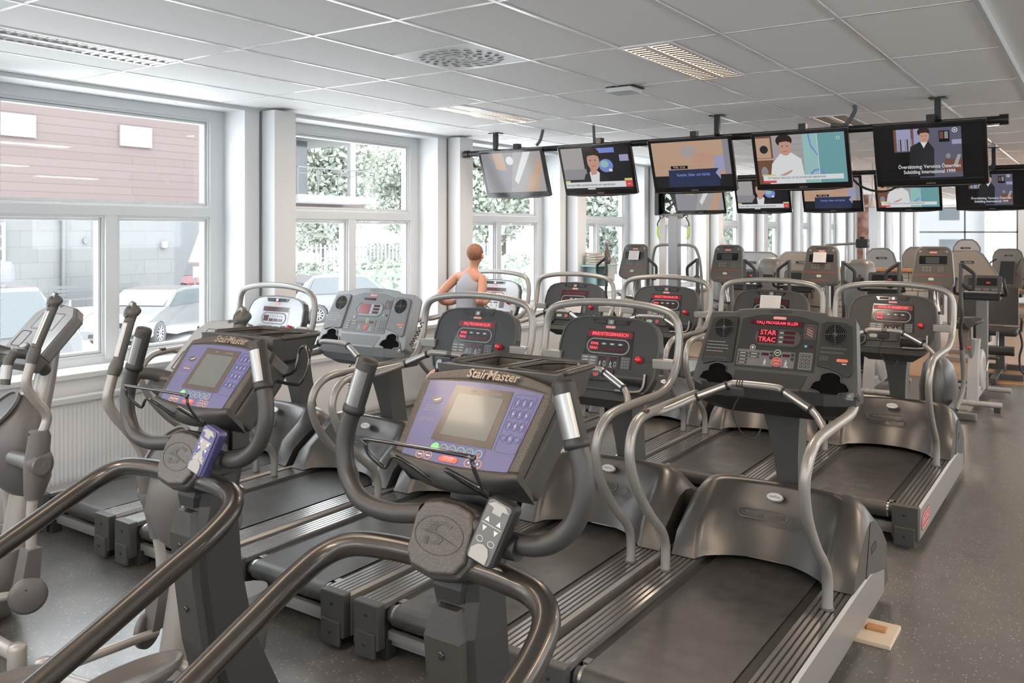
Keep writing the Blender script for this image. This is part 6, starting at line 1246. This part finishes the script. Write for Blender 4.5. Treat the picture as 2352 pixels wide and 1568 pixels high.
# ================================================================ REAR ELLIPTICALS (units before K)
GOLD = M('bronze_grey_console', (0.085, 0.078, 0.070), 0.35, 0.2)
def tall_console(t, y0=8.42):
    F = frame((0, y0, 1.445), (0, 0.10, 0.36)); m = MB(); P = rrect(0.325, 0.385, 0.065, 6); P = [(a * (1.0 - 0.12 * (b / .19)), b) for a, b in P]
    m.prism(P, F, -.06, -.005, GREYL, .010, 3); m.prism([(a * .93, b * .95) for a, b in P], F, -.005, .004, GOLD, .003); co = m.build('console', t)
    Z = (F[0] + F[3] * .0045, F[1], F[2], F[3])
    m = MB(); m.rect(-.055, .055, .155, .165, Z, 0, .001, BLACKM); m.prism(rrect(.062, .014, .007, 4, 0, .132), Z, 0, .001, PINKL)
    for s in (-1, 1): rring(m, .026, .024, .005, .002, Z, 0, .0012, GRYP, s * .108, .140, n=3); m.prism(ellipse(.006, .005, s * .108, .140, 10), Z, 0, .0012, WHT)
    m.build('top_marks', co)
    m = MB(); m.prism(rrect(.235, .085, .012, 4, 0, .062), Z, 0, .001, BLACK); rring(m, .235, .085, .012, .003, Z, .001, .002, GREYL, 0, .062, n=4); m.rect(-.06, .05, .03, .09, Z, .001, .0014, M('lcd_dim', (0.05, 0.055, 0.055), .2)); m.build('display', co)
    m = MB()
    for i in range(2):
        for j in range(3): m.prism(ellipse(.0105, .0095, -.075 + j * .027, -.008 - i * .025, 12), Z, 0, .003, GREYL)
    for i in range(4):
        for j in range(3): m.prism(ellipse(.006, .005, .048 + j * .017, -.000 - i * .0135, 10), Z, 0, .002, GREYL)
    m.build('keys', co)
    m = MB(); m.rect(-.148, .148, -.078, -.074, Z, 0, .001, REDL); m.rect(-.09, .075, -.152, -.148, Z, 0, .001, REDL); m.build('red_lines', co)
    m = MB(); m.prism(rrect(.045, .024, .012, 5, -.01, -.112), Z, 0, .003, M('pale_green_button', (0.42, 0.50, 0.36), .4)); m.build('start_button', co)
    m = MB(); rring(m, .14, .022, .010, .003, frame((0, y0 - .065, 1.245), (0, .3, .3)), -.003, .003, GREYL, n=3); m.build('ledge_loop', co)
def d_arm(t, s, y0, h0):
    """moving arm ending in a D-shaped grip"""
    m = MB(); x = s * .245
    m.tube([(s * .22, y0 + .25, .72), (s * .225, y0 + .10, .90), (s * .25, y0, 1.05), (x, y0 - .01, 1.20), (x, y0 - .01, h0)], .016, CHARC2, seg=12, sub=4); m.tube([(x, y0 - .01, h0 - .01), (x + s * .085, y0 - .02, h0 - .075), (x + s * .105, y0 - .02, h0 - .11), (x + s * .098, y0 - .02, h0 - .20), (x + s * .07, y0 - .02, h0 - .225), (x + s * .0, y0 - .01, h0 - .175)], .015, BLACKM, seg=12, sub=2); m.build('moving_arm', t)
def rear_elliptical(label, c, ph=0.0):
    t = thing('cross_trainer', label, 'cross trainer', (c * K, 0, 0), 0, 'tall-console cross trainers behind the treadmills')
    tall_console(t); d_arm(t, -1, 8.25 + ph, 1.49); d_arm(t, 1, 8.25 - ph, 1.49)
    m = MB(); m.tube([(0, 8.50, 1.28), (0, 8.52, 1.0), (0, 8.60, .5), (0, 8.65, .1)], [.035, .04, .055, .06], GREYL, seg=14); m.build('mast', t)
    m = MB(); m.tube([(.02, 8.40, 1.24), (.04, 8.32, 1.15), (.06, 8.30, 1.06)], .018, CHROME, seg=12); m.tube([(-.16, 8.34, 1.10), (-.08, 8.30, 1.07), (0.08, 8.30, 1.05)], .014, CHARC2, seg=10); m.build('heart_rate_grip', t)
    m = MB(); m.loft([[(w * math.cos(a), y + d * math.sin(a), h) for a in [2 * PI * i / 18 for i in range(18)]] for h, y, w, d in ((.08, 8.75, .15, .30), (.35, 8.75, .16, .32), (.55, 8.7, .12, .22), (.64, 8.66, .05, .1))], M('trainer_cover_grey', (0.055, 0.053, 0.05), .35, .2)); m.build('drive_cover', t)
    for s in (-1, 1): m = MB(); m.tube([(s * .22, 8.50, .74), (s * .23, 8.52, .40), (s * .20, 8.30, .22)], .02, GREYL, seg=12); m.box(s * .17 - .06, s * .17 + .06, 7.55, 7.95, .22 + .05 * s, .25 + .05 * s, RUBBER, .01); m.box(s * .17 - .02, s * .17 + .02, 7.6, 8.6, .17 + .05 * s, .21 + .05 * s, GREYL); m.build('pedal_arm', t)
    m = MB(); m.box(-.28, .28, 9.0, 9.06, 0, .07, GREYL, .015); m.box(-.28, .28, 7.45, 7.51, 0, .07, GREYL, .015); m.box(-.04, .04, 7.5, 9.0, .03, .10, GREYL, .01); m.build('base_frame', t)
    return t
RE = [rear_elliptical('tall-console cross trainer with a paper sheet, nearest the window', -4.19)]
for c, lb in ((-3.15, 'tall-console cross trainer with a glare on its display, second from the window'), (-2.225, 'tall-console cross trainer with a folded sheet on its screen, third from the window'), (-1.257, 'tall-console cross trainer with a clear display, at the aisle end of its row')): dup(RE[0], (c * K, 0, 0), lb)
sheet((-4.19 * K, 8.43 * K - .02, 1.505 * K), 'curled sheet on the tall console nearest the window', .12, .10)
sheet((-2.235 * K, 8.43 * K - .02, 1.515 * K), 'pink-tinted folded sheet on the third tall console', .12, .10)

# ================================================================ CABLE TOWER with green straps
t = thing('cable_tower', 'grey cable tower with two lime green straps, in front of the far windows', 'cable machine', (-4.55 * K, 10.3 * K, 0))
m = MB(); m.box(-.065, .065, -.06, .06, 0, 1.965, M('tower_grey', (0.22, 0.225, 0.235), .35, .3), .01); m.build('column', t)
m = MB(); m.loft([[(x, -.03 + q, z) for x, z, q in ((-.17, 1.99, 0), (.17, 1.99, 0), (.17, 1.975, 0), (.07, 1.93, 0), (-.07, 1.93, 0), (-.17, 1.975, 0))], [(x, .03, z) for x, z in ((-.17, 1.99), (.17, 1.99), (.17, 1.975), (.07, 1.93), (-.07, 1.93), (-.17, 1.975))]], GREYL, smooth=False); m.build('top_arm', t)
for s in (-1, 1):
    m = MB(); m.lathe([(.028, -.012), (.022, 0), (.028, .012)], (s * .165, -.04, 1.96), (0, 1, 0), CHARC2); m.build('pulley', t)
    m = MB(); m.tube([(s * .17, -.05, 1.95), (s * .215, -.05, 1.87), (s * .212, -.05, 1.83)], .008, BLACKM, seg=8); m.tube([(s * .212, -.05, 1.83), (s * .212, -.05, 1.73), (s * .19, -.05, 1.67)], .014, M('lime_strap', (0.35, 0.55, 0.08), .5), seg=8); m.build('strap_handle', t)
m = MB(); m.tube([(-.35, .1, .2), (-.34, .05, 1.2), (-.30, .02, 1.50), (-.22, 0, 1.585), (0, 0, 1.59), (.22, 0, 1.585), (.30, .02, 1.50), (.34, .05, 1.2), (.35, .1, .2)], .018, GREYL, seg=12, sub=4); m.build('guard_frame', t)
m = MB(); m.box(-.4, .4, -.45, .45, 0, .06, GREYL, .01); m.build('base', t)

# ================================================================ THE RUNNER
SKIN = M('skin', (0.42, 0.20, 0.13), 0.5); HAIR = M('reddish_brown_hair', (0.16, 0.065, 0.035), 0.7, noise=(60, (0.22, 0.10, 0.055), .3, .7)); SHIRT = M('grey_tank_top', (0.30, 0.31, 0.35), .8); SHORT = M('dark_shorts', (0.03, 0.03, 0.035), .8); SHOE = M('running_shoe', (0.25, 0.25, 0.27), .6)
def skin_mesh(name, chains, mt, parent, sub=2, base=None):
    """one continuous surface grown from a joint skeleton; chains = lists of (x,y,z,r) sharing named joints"""
    vs, es, rs, idx = [], [], [], {}
    for ch in chains:
        prev = None
        for p in ch:
            key = tuple(round(q, 4) for q in p[:3])
            if key not in idx: idx[key] = len(vs); vs.append(key); rs.append(p[3])
            i = idx[key]
            if prev is not None and prev != i: es.append((prev, i))
            prev = i
    me = bpy.data.meshes.new(name); me.from_pydata([(x * K, y * K, z * K) for x, y, z in vs], es, []); o = bpy.data.objects.new(name, me); C.objects.link(o)
    sm = o.modifiers.new('s', 'SKIN'); sm.branch_smoothing = 0.6
    for i, r in enumerate(rs): me.skin_vertices[0].data[i].radius = (r[0] * K, r[1] * K) if isinstance(r, tuple) else (r * K, r * K)
    me.skin_vertices[0].data[0].use_root = True
    o.modifiers.new('d', 'SUBSURF').levels = sub
    dg = bpy.context.evaluated_depsgraph_get(); m2 = bpy.data.meshes.new_from_object(o.evaluated_get(dg)); bpy.data.objects.remove(o)
    m2.materials.clear(); m2.materials.append(mt); m2.polygons.foreach_set('use_smooth', [True] * len(m2.polygons)); m2.name = name
    r_ = bpy.data.objects.new(name, m2); C.objects.link(r_); r_.parent = parent
    return r_
pr = thing('person', 'person with short reddish hair in a grey tank top, running on a treadmill', 'person', (-4.68 * K, 6.12 * K, 0.226 * K))
pel = (0, -.02, .76, (.115, .085)); wai = (0, -.01, .87, (.095, .07)); che = (0.005, .01, 1.03, (.125, .085)); sho = (0.01, .02, 1.13, (.105, .07)); nec = (.02, .035, 1.20, .042); hb0 = (.03, .045, 1.25, .045); hd1 = (.035, .055, 1.31, (.066, .074)); hd2 = (.038, .055, 1.365, (.062, .072))
bd_ = skin_mesh('body', [[pel, wai, che, sho, nec, hb0, hd1, hd2],
    [sho, (.135, .02, 1.125, .052), (.175, -.03, 1.02, .043), (.195, -.11, .92, .036), (.185, -.03, .90, .032), (.165, .06, .93, .026), (.155, .12, .95, .022), (.150, .155, .955, .026), (.146, .185, .955, .018)],
    [sho, (-.135, .01, 1.125, .052), (-.185, -.08, 1.04, .043), (-.215, -.17, .955, .036), (-.21, -.10, .90, .032), (-.19, -.01, .89, .026), (-.18, .05, .90, .022), (-.177, .08, .905, .026), (-.174, .11, .91, .018)],
    [pel, (.075, -.01, .70, .078), (.085, .11, .50, .062), (.085, .16, .40, .050), (.085, .06, .24, .047), (.085, -.04, .06, .032), (.085, -.045, .035, .030), (.085, .05, .022, .028)],
    [pel, (-.075, -.02, .70, .078), (-.085, -.06, .50, .062), (-.085, -.09, .38, .050), (-.085, -.26, .33, .047), (-.085, -.42, .30, .032), (-.085, -.46, .27, .030), (-.085, -.46, .18, .026)]], SKIN, pr)
# fingers
for s, cx, cy, cz in ((1, .146, .185, .955), (-1, -.174, .11, .91)):
    for k in range(4): m = MB(); m.tube([(cx + (k - 1.5) * .004, cy - .005, cz + .022 - k * .013), (cx - s * .006, cy + .028, cz + .024 - k * .013), (cx - s * .022, cy + .034, cz + .02 - k * .013), (cx - s * .030, cy + .016, cz + .018 - k * .013)], [.0085, .008, .0075, .006], SKIN, seg=8, sub=2); m.build('finger', pr)
    m = MB(); m.tube([(cx - s * .012, cy - .03, cz + .02), (cx - s * .028, cy - .008, cz + .032), (cx - s * .030, cy + .012, cz + .030)], [.010, .009, .007], SKIN, seg=8, sub=2); m.build('thumb', pr)
m = MB(); hc = Vector((.037, .045, 1.345))
m.ball(hc, 1, HAIR, 20, 14, (.072, .083, .082)); V_ = m.v; m.v = [(x, y if z > 1.335 or y < .05 else min(y, .05), max(z, 1.262)) for x, y, z in V_]; m.build('hair', pr)
for s in (-1, 1): m = MB(); m.ball((.037 + s * .070, .062, 1.312), 1, SKIN, 10, 8, (.008, .016, .024)); m.build('ear', pr)
m = MB(); m.ball((.038, .134, 1.305), 1, SKIN, 8, 6, (.010, .016, .016))
m.build('nose', pr)
for s in (-1, 1): m = MB(); m.ball((.038 + s * .026, .118, 1.325), .009, WHT, 8, 6); m.ball((.038 + s * .026, .1265, 1.325), .004, BLACKM, 6, 5); m.build('eye', pr)
m = MB(); m.tube([(.018, .121, 1.27), (.038, .127, 1.268), (.058, .121, 1.27)], .004, M('lips', (.40, .12, .10), .5), seg=6); m.build('mouth', pr)
m = MB(); rg = []
for z, w, d, y in ((.74, .135, .108, -.02), (.80, .125, .098, -.015), (.87, .118, .092, -.01), (.95, .130, .098, .0), (1.03, .142, .103, .01), (1.08, .128, .098, .014), (1.13, .080, .086, .02), (1.165, .060, .070, .026)):
    rg.append([(.005 + w * math.cos(a), y + d * math.sin(a), z) for a in [2 * PI * i / 24 for i in range(24)]])
m.loft(rg, SHIRT, cap=False); m.build('tank_top', pr)
m = MB(); m.loft([[(.135 * math.cos(a), -.02 + .105 * math.sin(a), .78) for a in [2 * PI * i / 20 for i in range(20)]], [(.15 * math.cos(a), -.02 + .12 * math.sin(a), .68) for a in [2 * PI * i / 20 for i in range(20)]]], SHORT)
for s, y in ((1, .05), (-1, -.045)): m.loft([[(s * .08 + .08 * math.cos(a), -.015 + .09 * math.sin(a), .71) for a in [2 * PI * i / 16 for i in range(16)]], [(s * .085 + .088 * math.cos(a), y + .095 * math.sin(a), .55) for a in [2 * PI * i / 16 for i in range(16)]]], SHORT, cap=False)
m.build('shorts', pr)
for s, y, z, pit in ((1, .0, .0, 0), (-1, -.47, .17, 1)):
    m = MB(); rg = []
    for q, w, h in ((-.075, .026, .05), (-.05, .034, .075), (0, .036, .062), (.06, .040, .045), (.12, .036, .034), (.145, .022, .022)):
        rg.append([(s * .085 + w * math.cos(a), (y + q) if not pit else y + (.5 + .5 * math.sin(a)) * h * .9, (max(0, .5 + .5 * math.sin(a)) * h + .002) if not pit else z - q + .02) for a in [2 * PI * i / 14 for i in range(14)]])
    m.loft(rg, SHOE); m.build('shoe', pr)
# ================================================================ EXERCISE BIKES (true metres, origin at rear stabiliser)
BWH = M('bike_pale_grey', (0.36, 0.355, 0.35), 0.4)
def bike(label, x, y):
    t = thing('exercise_bike', label, 'exercise bike', (x, y, 0), 0, 'upright exercise bikes in a row')
    m = MB(); m.cyl((-.28, 0, .075), (.28, 0, .075), .030, BWH); m.cyl((-.03, 0, .075), (.03, 0, .075), .036, BWH)
    m.build('rear_stabiliser', t, 1)
    for s in (-1, 1): m = MB(); m.box(s * .235 - .03, s * .235 + .03, -.035, .035, 0, .045, RUBBER, .005); m.build('rubber_foot', t, 1)
    m = MB(); m.loft([[(-w, y_ - d, h), (w, y_ - d, h), (w, y_ + d, h), (-w, y_ + d, h)] for h, y_, w, d in ((.08, .03, .055, .05), (.35, .08, .05, .06), (.55, .14, .045, .07), (.74, .20, .055, .08))], BWH, smooth=False); m.build('rear_post', t, 1)
    m = MB(); m.cyl((-.02, .10, .50), (-.02, .10, .75), .033, GREYL); m.cyl((-.02, .09, .70), (-.02, .08, .93), .02, CHROME); m.build('seat_post', t, 1)
    m = MB(); m.ball((-.035, .055, .66), .018, REDB, 12, 8); m.build('height_knob', t, 1)
    m = MB(); rg = []
    for q, w, h in ((-.10, .05, .93), (-.07, .115, .955), (0, .125, .965), (.07, .09, .96), (.16, .04, .955), (.20, .02, .94)): rg.append([(w * math.cos(a) - .02, .08 + q, h + (.028 if math.sin(a) > 0 else .045) * math.sin(a)) for a in [2 * PI * i / 16 for i in range(16)]])
    m.loft(rg, CHARC2); m.build('saddle', t, 1)
    m = MB(); m.lathe([(0, -.06), (.20, -.06), (.235, -.045), (.235, .045), (.20, .06), (0, .06)], (0, .52, .36), (1, 0, 0), BWH, seg=28); m.box(-.045, .045, .1, .9, .10, .22, BWH, .02); m.build('flywheel_cover', t, 1)
    for s, z in ((1, .50), (-1, .22)):
        m = MB(); m.tube([(s * .08, .52, .36), (s * .10, .52 + (.05 if s > 0 else -.05), z)], .012, CHROME, sub=0, seg=8); m.box(s * .15 - .05, s * .15 + .05, .52 - .04 + .03 * s, .52 + .06 + .03 * s, z - .012, z + .012, BLACKM, .008); m.tube([(s * .15 - .05, .56, z), (s * .15 - .05, .54, z - .07), (s * .15 + .05, .54, z - .07), (s * .15 + .05, .56, z)], .003, BLACKM, seg=5); m.build('pedal', t, 1)
    m = MB(); m.box(-.06, .06, .86, .96, .08, 1.15, M('bike_grey_post', (0.15, 0.155, 0.155), .45), .01); m.build('front_post', t, 1)
    m = MB(); m.box(-.19, .19, .84, 1.0, 1.12, 1.22, CHARC, .02); m.cyl((-.17, .80, 1.215), (.17, .80, 1.215), .018, CHROME); m.build('heart_rate_bar', t, 1)
    F = frame((0, .93, 1.30), (0, .25, .95)); m = MB(); m.prism(rrect(.40, .22, .03, 4), F, -.05, 0, COVERD, .01)
    m.prism(rrect(.30, .09, .01, 3, 0, .03), F, 0, .002, BLACK); co = m.build('console', t, 1)
    m = MB()
    for k in range(4): m.prism(rrect(.06, .03, .005, 2, -.13 + k * .085, -.06), F, 0, .003, KEYP)
    m.rect(.04, .08, .01, .03, F, .002, .004, REDL); m.build('keys', co, 1)
    for s in (-1, 1): m = MB(); m.tube([(s * .19, .92, 1.18), (s * .25, .80, 1.19), (s * .26, .70, 1.22), (s * .25, .66, 1.30), (s * .235, .68, 1.38)], .017, BLACKM, seg=10); m.build('handlebar', t, 1)
    m = MB(); m.cyl((-.28, 1.05, .075), (.28, 1.05, .075), .030, BWH); m.box(-.04, .04, .9, 1.05, .06, .12, BWH); m.build('front_stabiliser', t, 1)
    return t
B1 = bike('upright bike at the aisle end, pale post and dark saddle, right of the rear treadmill', -1.17, 10.40)
for x, lb in ((-2.25, 'upright bike second from the aisle, mostly behind the rear treadmill'), (-3.3, 'upright bike third from the aisle, seen between two tall consoles'), (-4.0, 'upright bike nearest the cable tower')): dup(B1, (x, 10.5, 0), lb)

# ================================================================ WEIGHT MACHINES on the wood floor (true metres)
BEI = M('beige_machine_panel', (0.27, 0.235, 0.205), .4, .1); SIL = M('silver_machine_panel', (0.30, 0.31, 0.315), .35, .2); WHM = M('white_machine_panel', (0.42, 0.42, 0.42), .4); PAD = M('black_vinyl_pad', (0.02, 0.02, 0.021), .45)
def machine(label, x, y, h, w, style, pm, rz=0.0, back=False):
    t = thing('weight_machine', label, 'weight machine', (x, y, 0), rz, 'weight machines on the wood floor')
    F = (Vector((0, 0, 0)), VX, VZ, -VY)
    if style == 'arch': P = [(-w / 2, .3), (-w / 2, h - .22), (-w / 2 + .05, h - .08), (-w / 2 + .14, h - .01), (0, h), (w / 2 - .22, h - .01), (w / 2 - .14, h - .08), (w / 2, h - .55), (w / 2 + .06, .3)]
    elif style == 'slope': P = [(-w / 2, .4), (-w / 2, h - .06), (-w / 2 + .06, h - .01), (w * .05, h), (w * .18, h - .06), (w * .5, h - .42), (w * .62, h - .62), (w * .55, .4)]
    else: P = [(-w / 2, .3), (-w / 2 - .02, h - .16), (-w / 2 + .05, h - .05), (-w / 2 + .12, h), (w / 2 - .12, h), (w / 2 - .05, h - .05), (w / 2 + .02, h - .16), (w / 2, .3)]
    m = MB(); m.prism(P, F, -.05, .02, pm, .008); pn = m.build('shroud_panel', t, 1)
    m = MB(); m.tube([F[0] + F[1] * a + F[2] * b + F[3] * .0 for a, b in P], .022, GREYL, seg=8, sub=0); m.build('panel_rim', t, 1)
    m = MB(); G = (Vector((-.02 if style != 'slope' else -w * .12, -.024, h - .17)), VX, VZ, -VY); m.prism(rrect(.20, .045, .022, 5), G, 0, .004, CHARC); rring(m, .20, .045, .022, .004, G, .004, .006, GRYP); m.text('Nautilus', G, 0.012, 0, .034, .0045, WHT); m.build('name_badge', pn, 1)
    m = MB(); m.box(-w * .3, w * .3, .10, .30, .2, h - .25, CHARC, .01)
    for k in range(10): m.box(-w * .26, w * .26, .085, .10, .28 + k * .07, .335 + k * .07, BLACKM, .004)
    m.build('weight_stack', t, 1)
    m = MB()
    for s in (-1, 1): m.cyl((s * w * .22, .06, .05), (s * w * .22, .06, h - .12), .018, CHROME, seg=10)
    m.build('guide_rods', t, 1)
    m = MB(); m.box(-w / 2, w / 2, -.05, .35, 0, .07, pm, .01); m.box(-.05, .05, -1.0, 0, 0.02, .09, pm, .01); m.box(-.32, .32, -1.05, -.97, 0, .08, pm, .01); m.build('base_frame', t, 1)
    m = MB(); m.loft([[(-.2, -.8, .47), (.2, -.8, .47), (.2, -.8, .54), (-.2, -.8, .54)], [(-.2, -.42, .46), (.2, -.42, .46), (.2, -.42, .53), (-.2, -.42, .53)]], PAD, smooth=False); m.box(-.04, .04, -.65, -.57, .06, .47, pm); m.build('seat', t, 1)
    m = MB(); m.loft([[(-.17, -.40, .56), (.17, -.40, .56), (.17, -.33, .56), (-.17, -.33, .56)], [(-.15, -.22, 1.15), (.15, -.22, 1.15), (.15, -.15, 1.15), (-.15, -.15, 1.15)]], PAD, smooth=False); m.build('backrest', t, 1)
    for s in (-1, 1): m = MB(); m.tube([(s * .30, -.1, 1.2), (s * .34, -.45, 1.1), (s * .33, -.62, .95), (s * .33, -.62, .80)], .02, CHARC2, seg=10); m.build('press_arm', t, 1)
    return t
for a in (('silver arched weight machine with a pill badge, above the far stone divider', -3.38, 17.0, 1.60, .62, 'arch', SIL, .10), ('beige weight machine right of the silver arched one', -2.95, 18.6, 1.60, .7, 'flat', BEI, .0),
          ('white arched machine whose top rises behind the aisle-end tall console', -2.42, 20.6, 1.74, .45, 'flat', WHM, .0), ('large beige sloped weight machine with a dark badge, right of the aisle-end tall console', -1.68, 15.1, 1.61, .70, 'slope', BEI, -.05),
          ('beige arched weight machine at the right edge with a black slanted pad', -2.05, 26.0, 1.47, .8, 'arch', BEI, -.2), ('pale machine at the far right edge, behind the wooden table', -1.1, 27.6, 1.50, .8, 'flat', BEI, .0),
          ('white arched machine between the second and third tall consoles', -4.95, 14.4, 1.56, .9, 'flat', WHM, .1), ('beige weight machine left of the third tall console', -4.35, 15.3, 1.55, .8, 'flat', BEI, .0),
          ('low silver machine seen beside the cable tower', -5.25, 17.6, 1.5, .5, 'arch', SIL, .1)):
    machine(*a)
def pod(label, x, y, h, pm, w=.36):
    """rounded rear housing of a seated machine"""
    t = thing('seated_machine', label, 'weight machine', (x, y, 0), 0, 'rounded seated machines')
    m = MB(); m.loft([[(w / 2 * k * math.copysign(abs(math.cos(a)) ** .6, math.cos(a)), .22 * k * math.copysign(abs(math.sin(a)) ** .6, math.sin(a)), z) for a in [2 * PI * i / 24 for i in range(24)]] for z, k in ((.25, .9), (.6, 1.0), (h - .16, 1.0), (h - .06, .9), (h - .01, .65), (h, .3))], pm); m.build('rounded_housing', t, 1)
    G = (Vector((.02, -.222, h - .28)), VX, VZ, -VY); m = MB(); m.prism(rrect(.16, .07, .02, 4), G, 0, .006, CHARC); rring(m, .16, .07, .02, .006, G, .006, .009, GRYP); m.build('badge', t, 1)
    m = MB(); m.box(-.2, .2, -.3, .3, 0, .26, CHARC, .02); m.build('base', t, 1)
    m = MB(); m.box(-.17, .17, -.62, -.30, .42, .50, PAD, .02); m.box(-.03, .03, -.5, -.42, .05, .42, CHARC); m.box(-.2, .2, -.55, -.2, 0, .06, CHARC); m.build('seat', t, 1)
    for s in (-1, 1): m = MB(); m.tube([(s * .2, -.2, .6), (s * .26, -.45, .8), (s * .26, -.5, 1.25)], .022, BLACKM, seg=10); m.build('lever_arm', t, 1)
    return t
p0 = pod('rounded grey seated machine just right of the cable tower', -4.75, 12.7, 1.52, M('pod_grey', (0.20, 0.195, 0.185), .4, .2), .38)
p1_ = dup(p0, (-4.20, 13.1, 0), 'rounded beige-grey seated machine right of the second tall console')
p2_ = dup(p0, (-2.86, 12.9, 0), 'rounded brown-grey seated machine right of the third tall console')
# divider with stone face and wooden top
t = thing('room_divider', 'low divider with rough pale stone face and wooden top, far off between the tall consoles', 'divider', (-3.15, 15.6, 0))
m = MB(); rd_ = random.Random(3)
for r_ in range(12):
    x = -.75
    while x < .75: l = rd_.uniform(.15, .35); e = min(.75, x + l); d = rd_.uniform(0, .03); m.box(x + .003, e - .003, -.06 - d, .05, r_ * .104, r_ * .104 + .098, M('pale_split_stone', (0.36, 0.34, 0.32), .8, noise=(20, (0.42, 0.40, 0.38), .3, .7)), .008); x = e
m.build('stone_face', t, 1); m = MB(); m.box(-.8, .8, -.14, .14, 1.25, 1.30, WOODL, .005); m.build('wooden_top', t, 1)
# little wooden table with bottles
t = thing('side_table', 'small honey-coloured wooden table by the right edge, far down the hall', 'table', (-1.62, 22.6, 0))
m = MB(); m.box(-.34, .45, -.28, .28, .59, .62, WOODL, .006); m.build('tabletop', t, 1)
for x in (-.28, .38):
    for y in (-.22, .22): m = MB(); m.box(x - .03, x + .03, y - .03, y + .03, 0, .59, WOODL, .004); m.build('leg', t, 1)
m = MB(); m.box(-.28, .38, -.22, .22, .20, .22, WOODL); m.build('shelf', t, 1)
def bottle(label, x, y, z, h, r, c, cap):
    b_ = thing('spray_bottle', label, 'bottle', (x, y, z)); m = MB(); m.lathe([(0, 0), (r, 0), (r, h * .6), (r * .6, h * .75), (r * .35, h * .8), (r * .35, h * .9)], (0, 0, 0), (0, 0, 1), c); m.build('bottle_body', b_, 1)
    m = MB(); m.box(-r * .5, r * .9, -r * .3, r * .3, h * .88, h, cap, .006); m.box(r * .4, r * .55, -r * .1, r * .1, h * .7, h * .9, cap); m.build('trigger', b_, 1)
bottle('white spray bottle on the far wooden table', -1.30, 22.6, .62, .30, .05, WHM, WHM)
bottle('shorter clear bottle with a dark cap on the far wooden table', -1.50, 22.6, .62, .24, .045, GREYL, BLACKM)
bottle('second white spray bottle at the edge of the far wooden table', -1.20, 22.5, .62, .28, .05, WHM, GREYL)
# dark seated machine with a strap by the wood floor edge
t = thing('leg_machine', 'dark leg machine with a hanging strap at the start of the wood floor', 'weight machine', (-1.15, 12.75, 0))
m = MB(); m.box(-.3, .3, -.04, .04, 0, .08, CHARC2, .01); m.box(-.04, .04, -.5, 1.0, .02, .09, CHARC2, .01); m.box(-.3, .3, .92, 1.0, 0, .08, CHARC2, .01); m.box(-.05, .05, .4, .5, .05, .62, CHARC2); m.build('frame', t, 1)
m = MB(); m.box(-.22, .22, .1, .6, .55, .64, PAD, .03); m.build('seat', t, 1)
m = MB(); m.loft([[(-.2, .55, .66), (.2, .55, .66), (.2, .64, .66), (-.2, .64, .66)], [(-.18, .85, 1.15), (.18, .85, 1.15), (.18, .93, 1.13), (-.18, .93, 1.13)]], PAD, smooth=False); m.build('backrest', t, 1)
m = MB(); m.cyl((-.2, -.05, .38), (.2, -.05, .38), .06, PAD); m.tube([(0, -.05, .38), (0, .1, .6)], .02, CHROME, sub=0); m.build('shin_roller', t, 1)
m = MB(); m.tube([(.24, .2, .62), (.27, .18, .45), (.24, .18, .28), (.27, .16, .10), (.42, .14, .012), (.55, .2, .012)], .014, BLACKM, seg=6); m.build('strap', t, 1)
for s in (-1, 1): m = MB(); m.tube([(s * .24, .4, .6), (s * .26, .3, .75), (s * .26, .2, .78)], .018, CHARC2, seg=8); m.build('side_handle', t, 1)
# chrome dumbbell frame and pendant lamp
t = thing('chrome_rack', 'chrome training rack with a dark top, in front of the red pillar', 'rack', (-3.25, 14.3, 0))
for x in (-.14, .14): m = MB(); m.cyl((x, 0, 0), (x, 0, 1.70), .022, CHROME); m.box(x - .03, x + .03, -.3, .3, 0, .05, CHARC2); m.build('upright', t, 1)
m = MB(); m.cyl((-.45, 0, 1.70), (.2, 0, 1.74), .02, CHROME); m.build('top_bar', t, 1)
m = MB(); m.box(.02, .20, -.08, .08, 1.66, 1.80, BLACKM, .02); m.lathe([(.03, 0), (.045, .02), (.03, .04)], (.1, 0, 1.80), (0, 0, 1), BLACKM); m.build('pulley_block', t, 1)
t = thing('pendant_lamp', 'small white bell pendant seen between the two screen rows', 'pendant lamp', (-2.93, 14.0, ZC))
m = MB(); m.cyl((0, 0, 0), (0, 0, -.55), .008, WHM, seg=8); m.build('cord', t, 1); m = MB(); m.lathe([(.015, -.50), (.03, -.55), (.05, -.60), (.11, -.64), (.12, -.66)], (0, 0, 0), (0, 0, 1), WHM); m.build('lamp_shade', t, 1)
t = thing('spray_dispenser', 'small white spray bottle on a blue pier bracket behind the second tall console', 'dispenser', (-5.665, 15.0, 1.55))
m = MB(); m.box(-.065, .1, -.12, .12, -.02, 0, SHB); m.build('bracket', t, 1); m = MB(); m.lathe([(0, 0), (.045, 0), (.045, .14), (.015, .20), (.015, .24)], (0.02, 0, 0), (0, 0, 1), WHM); m.box(0, .07, -.015, .015, .235, .27, WHM, .005); m.build('bottle_body', t, 1)
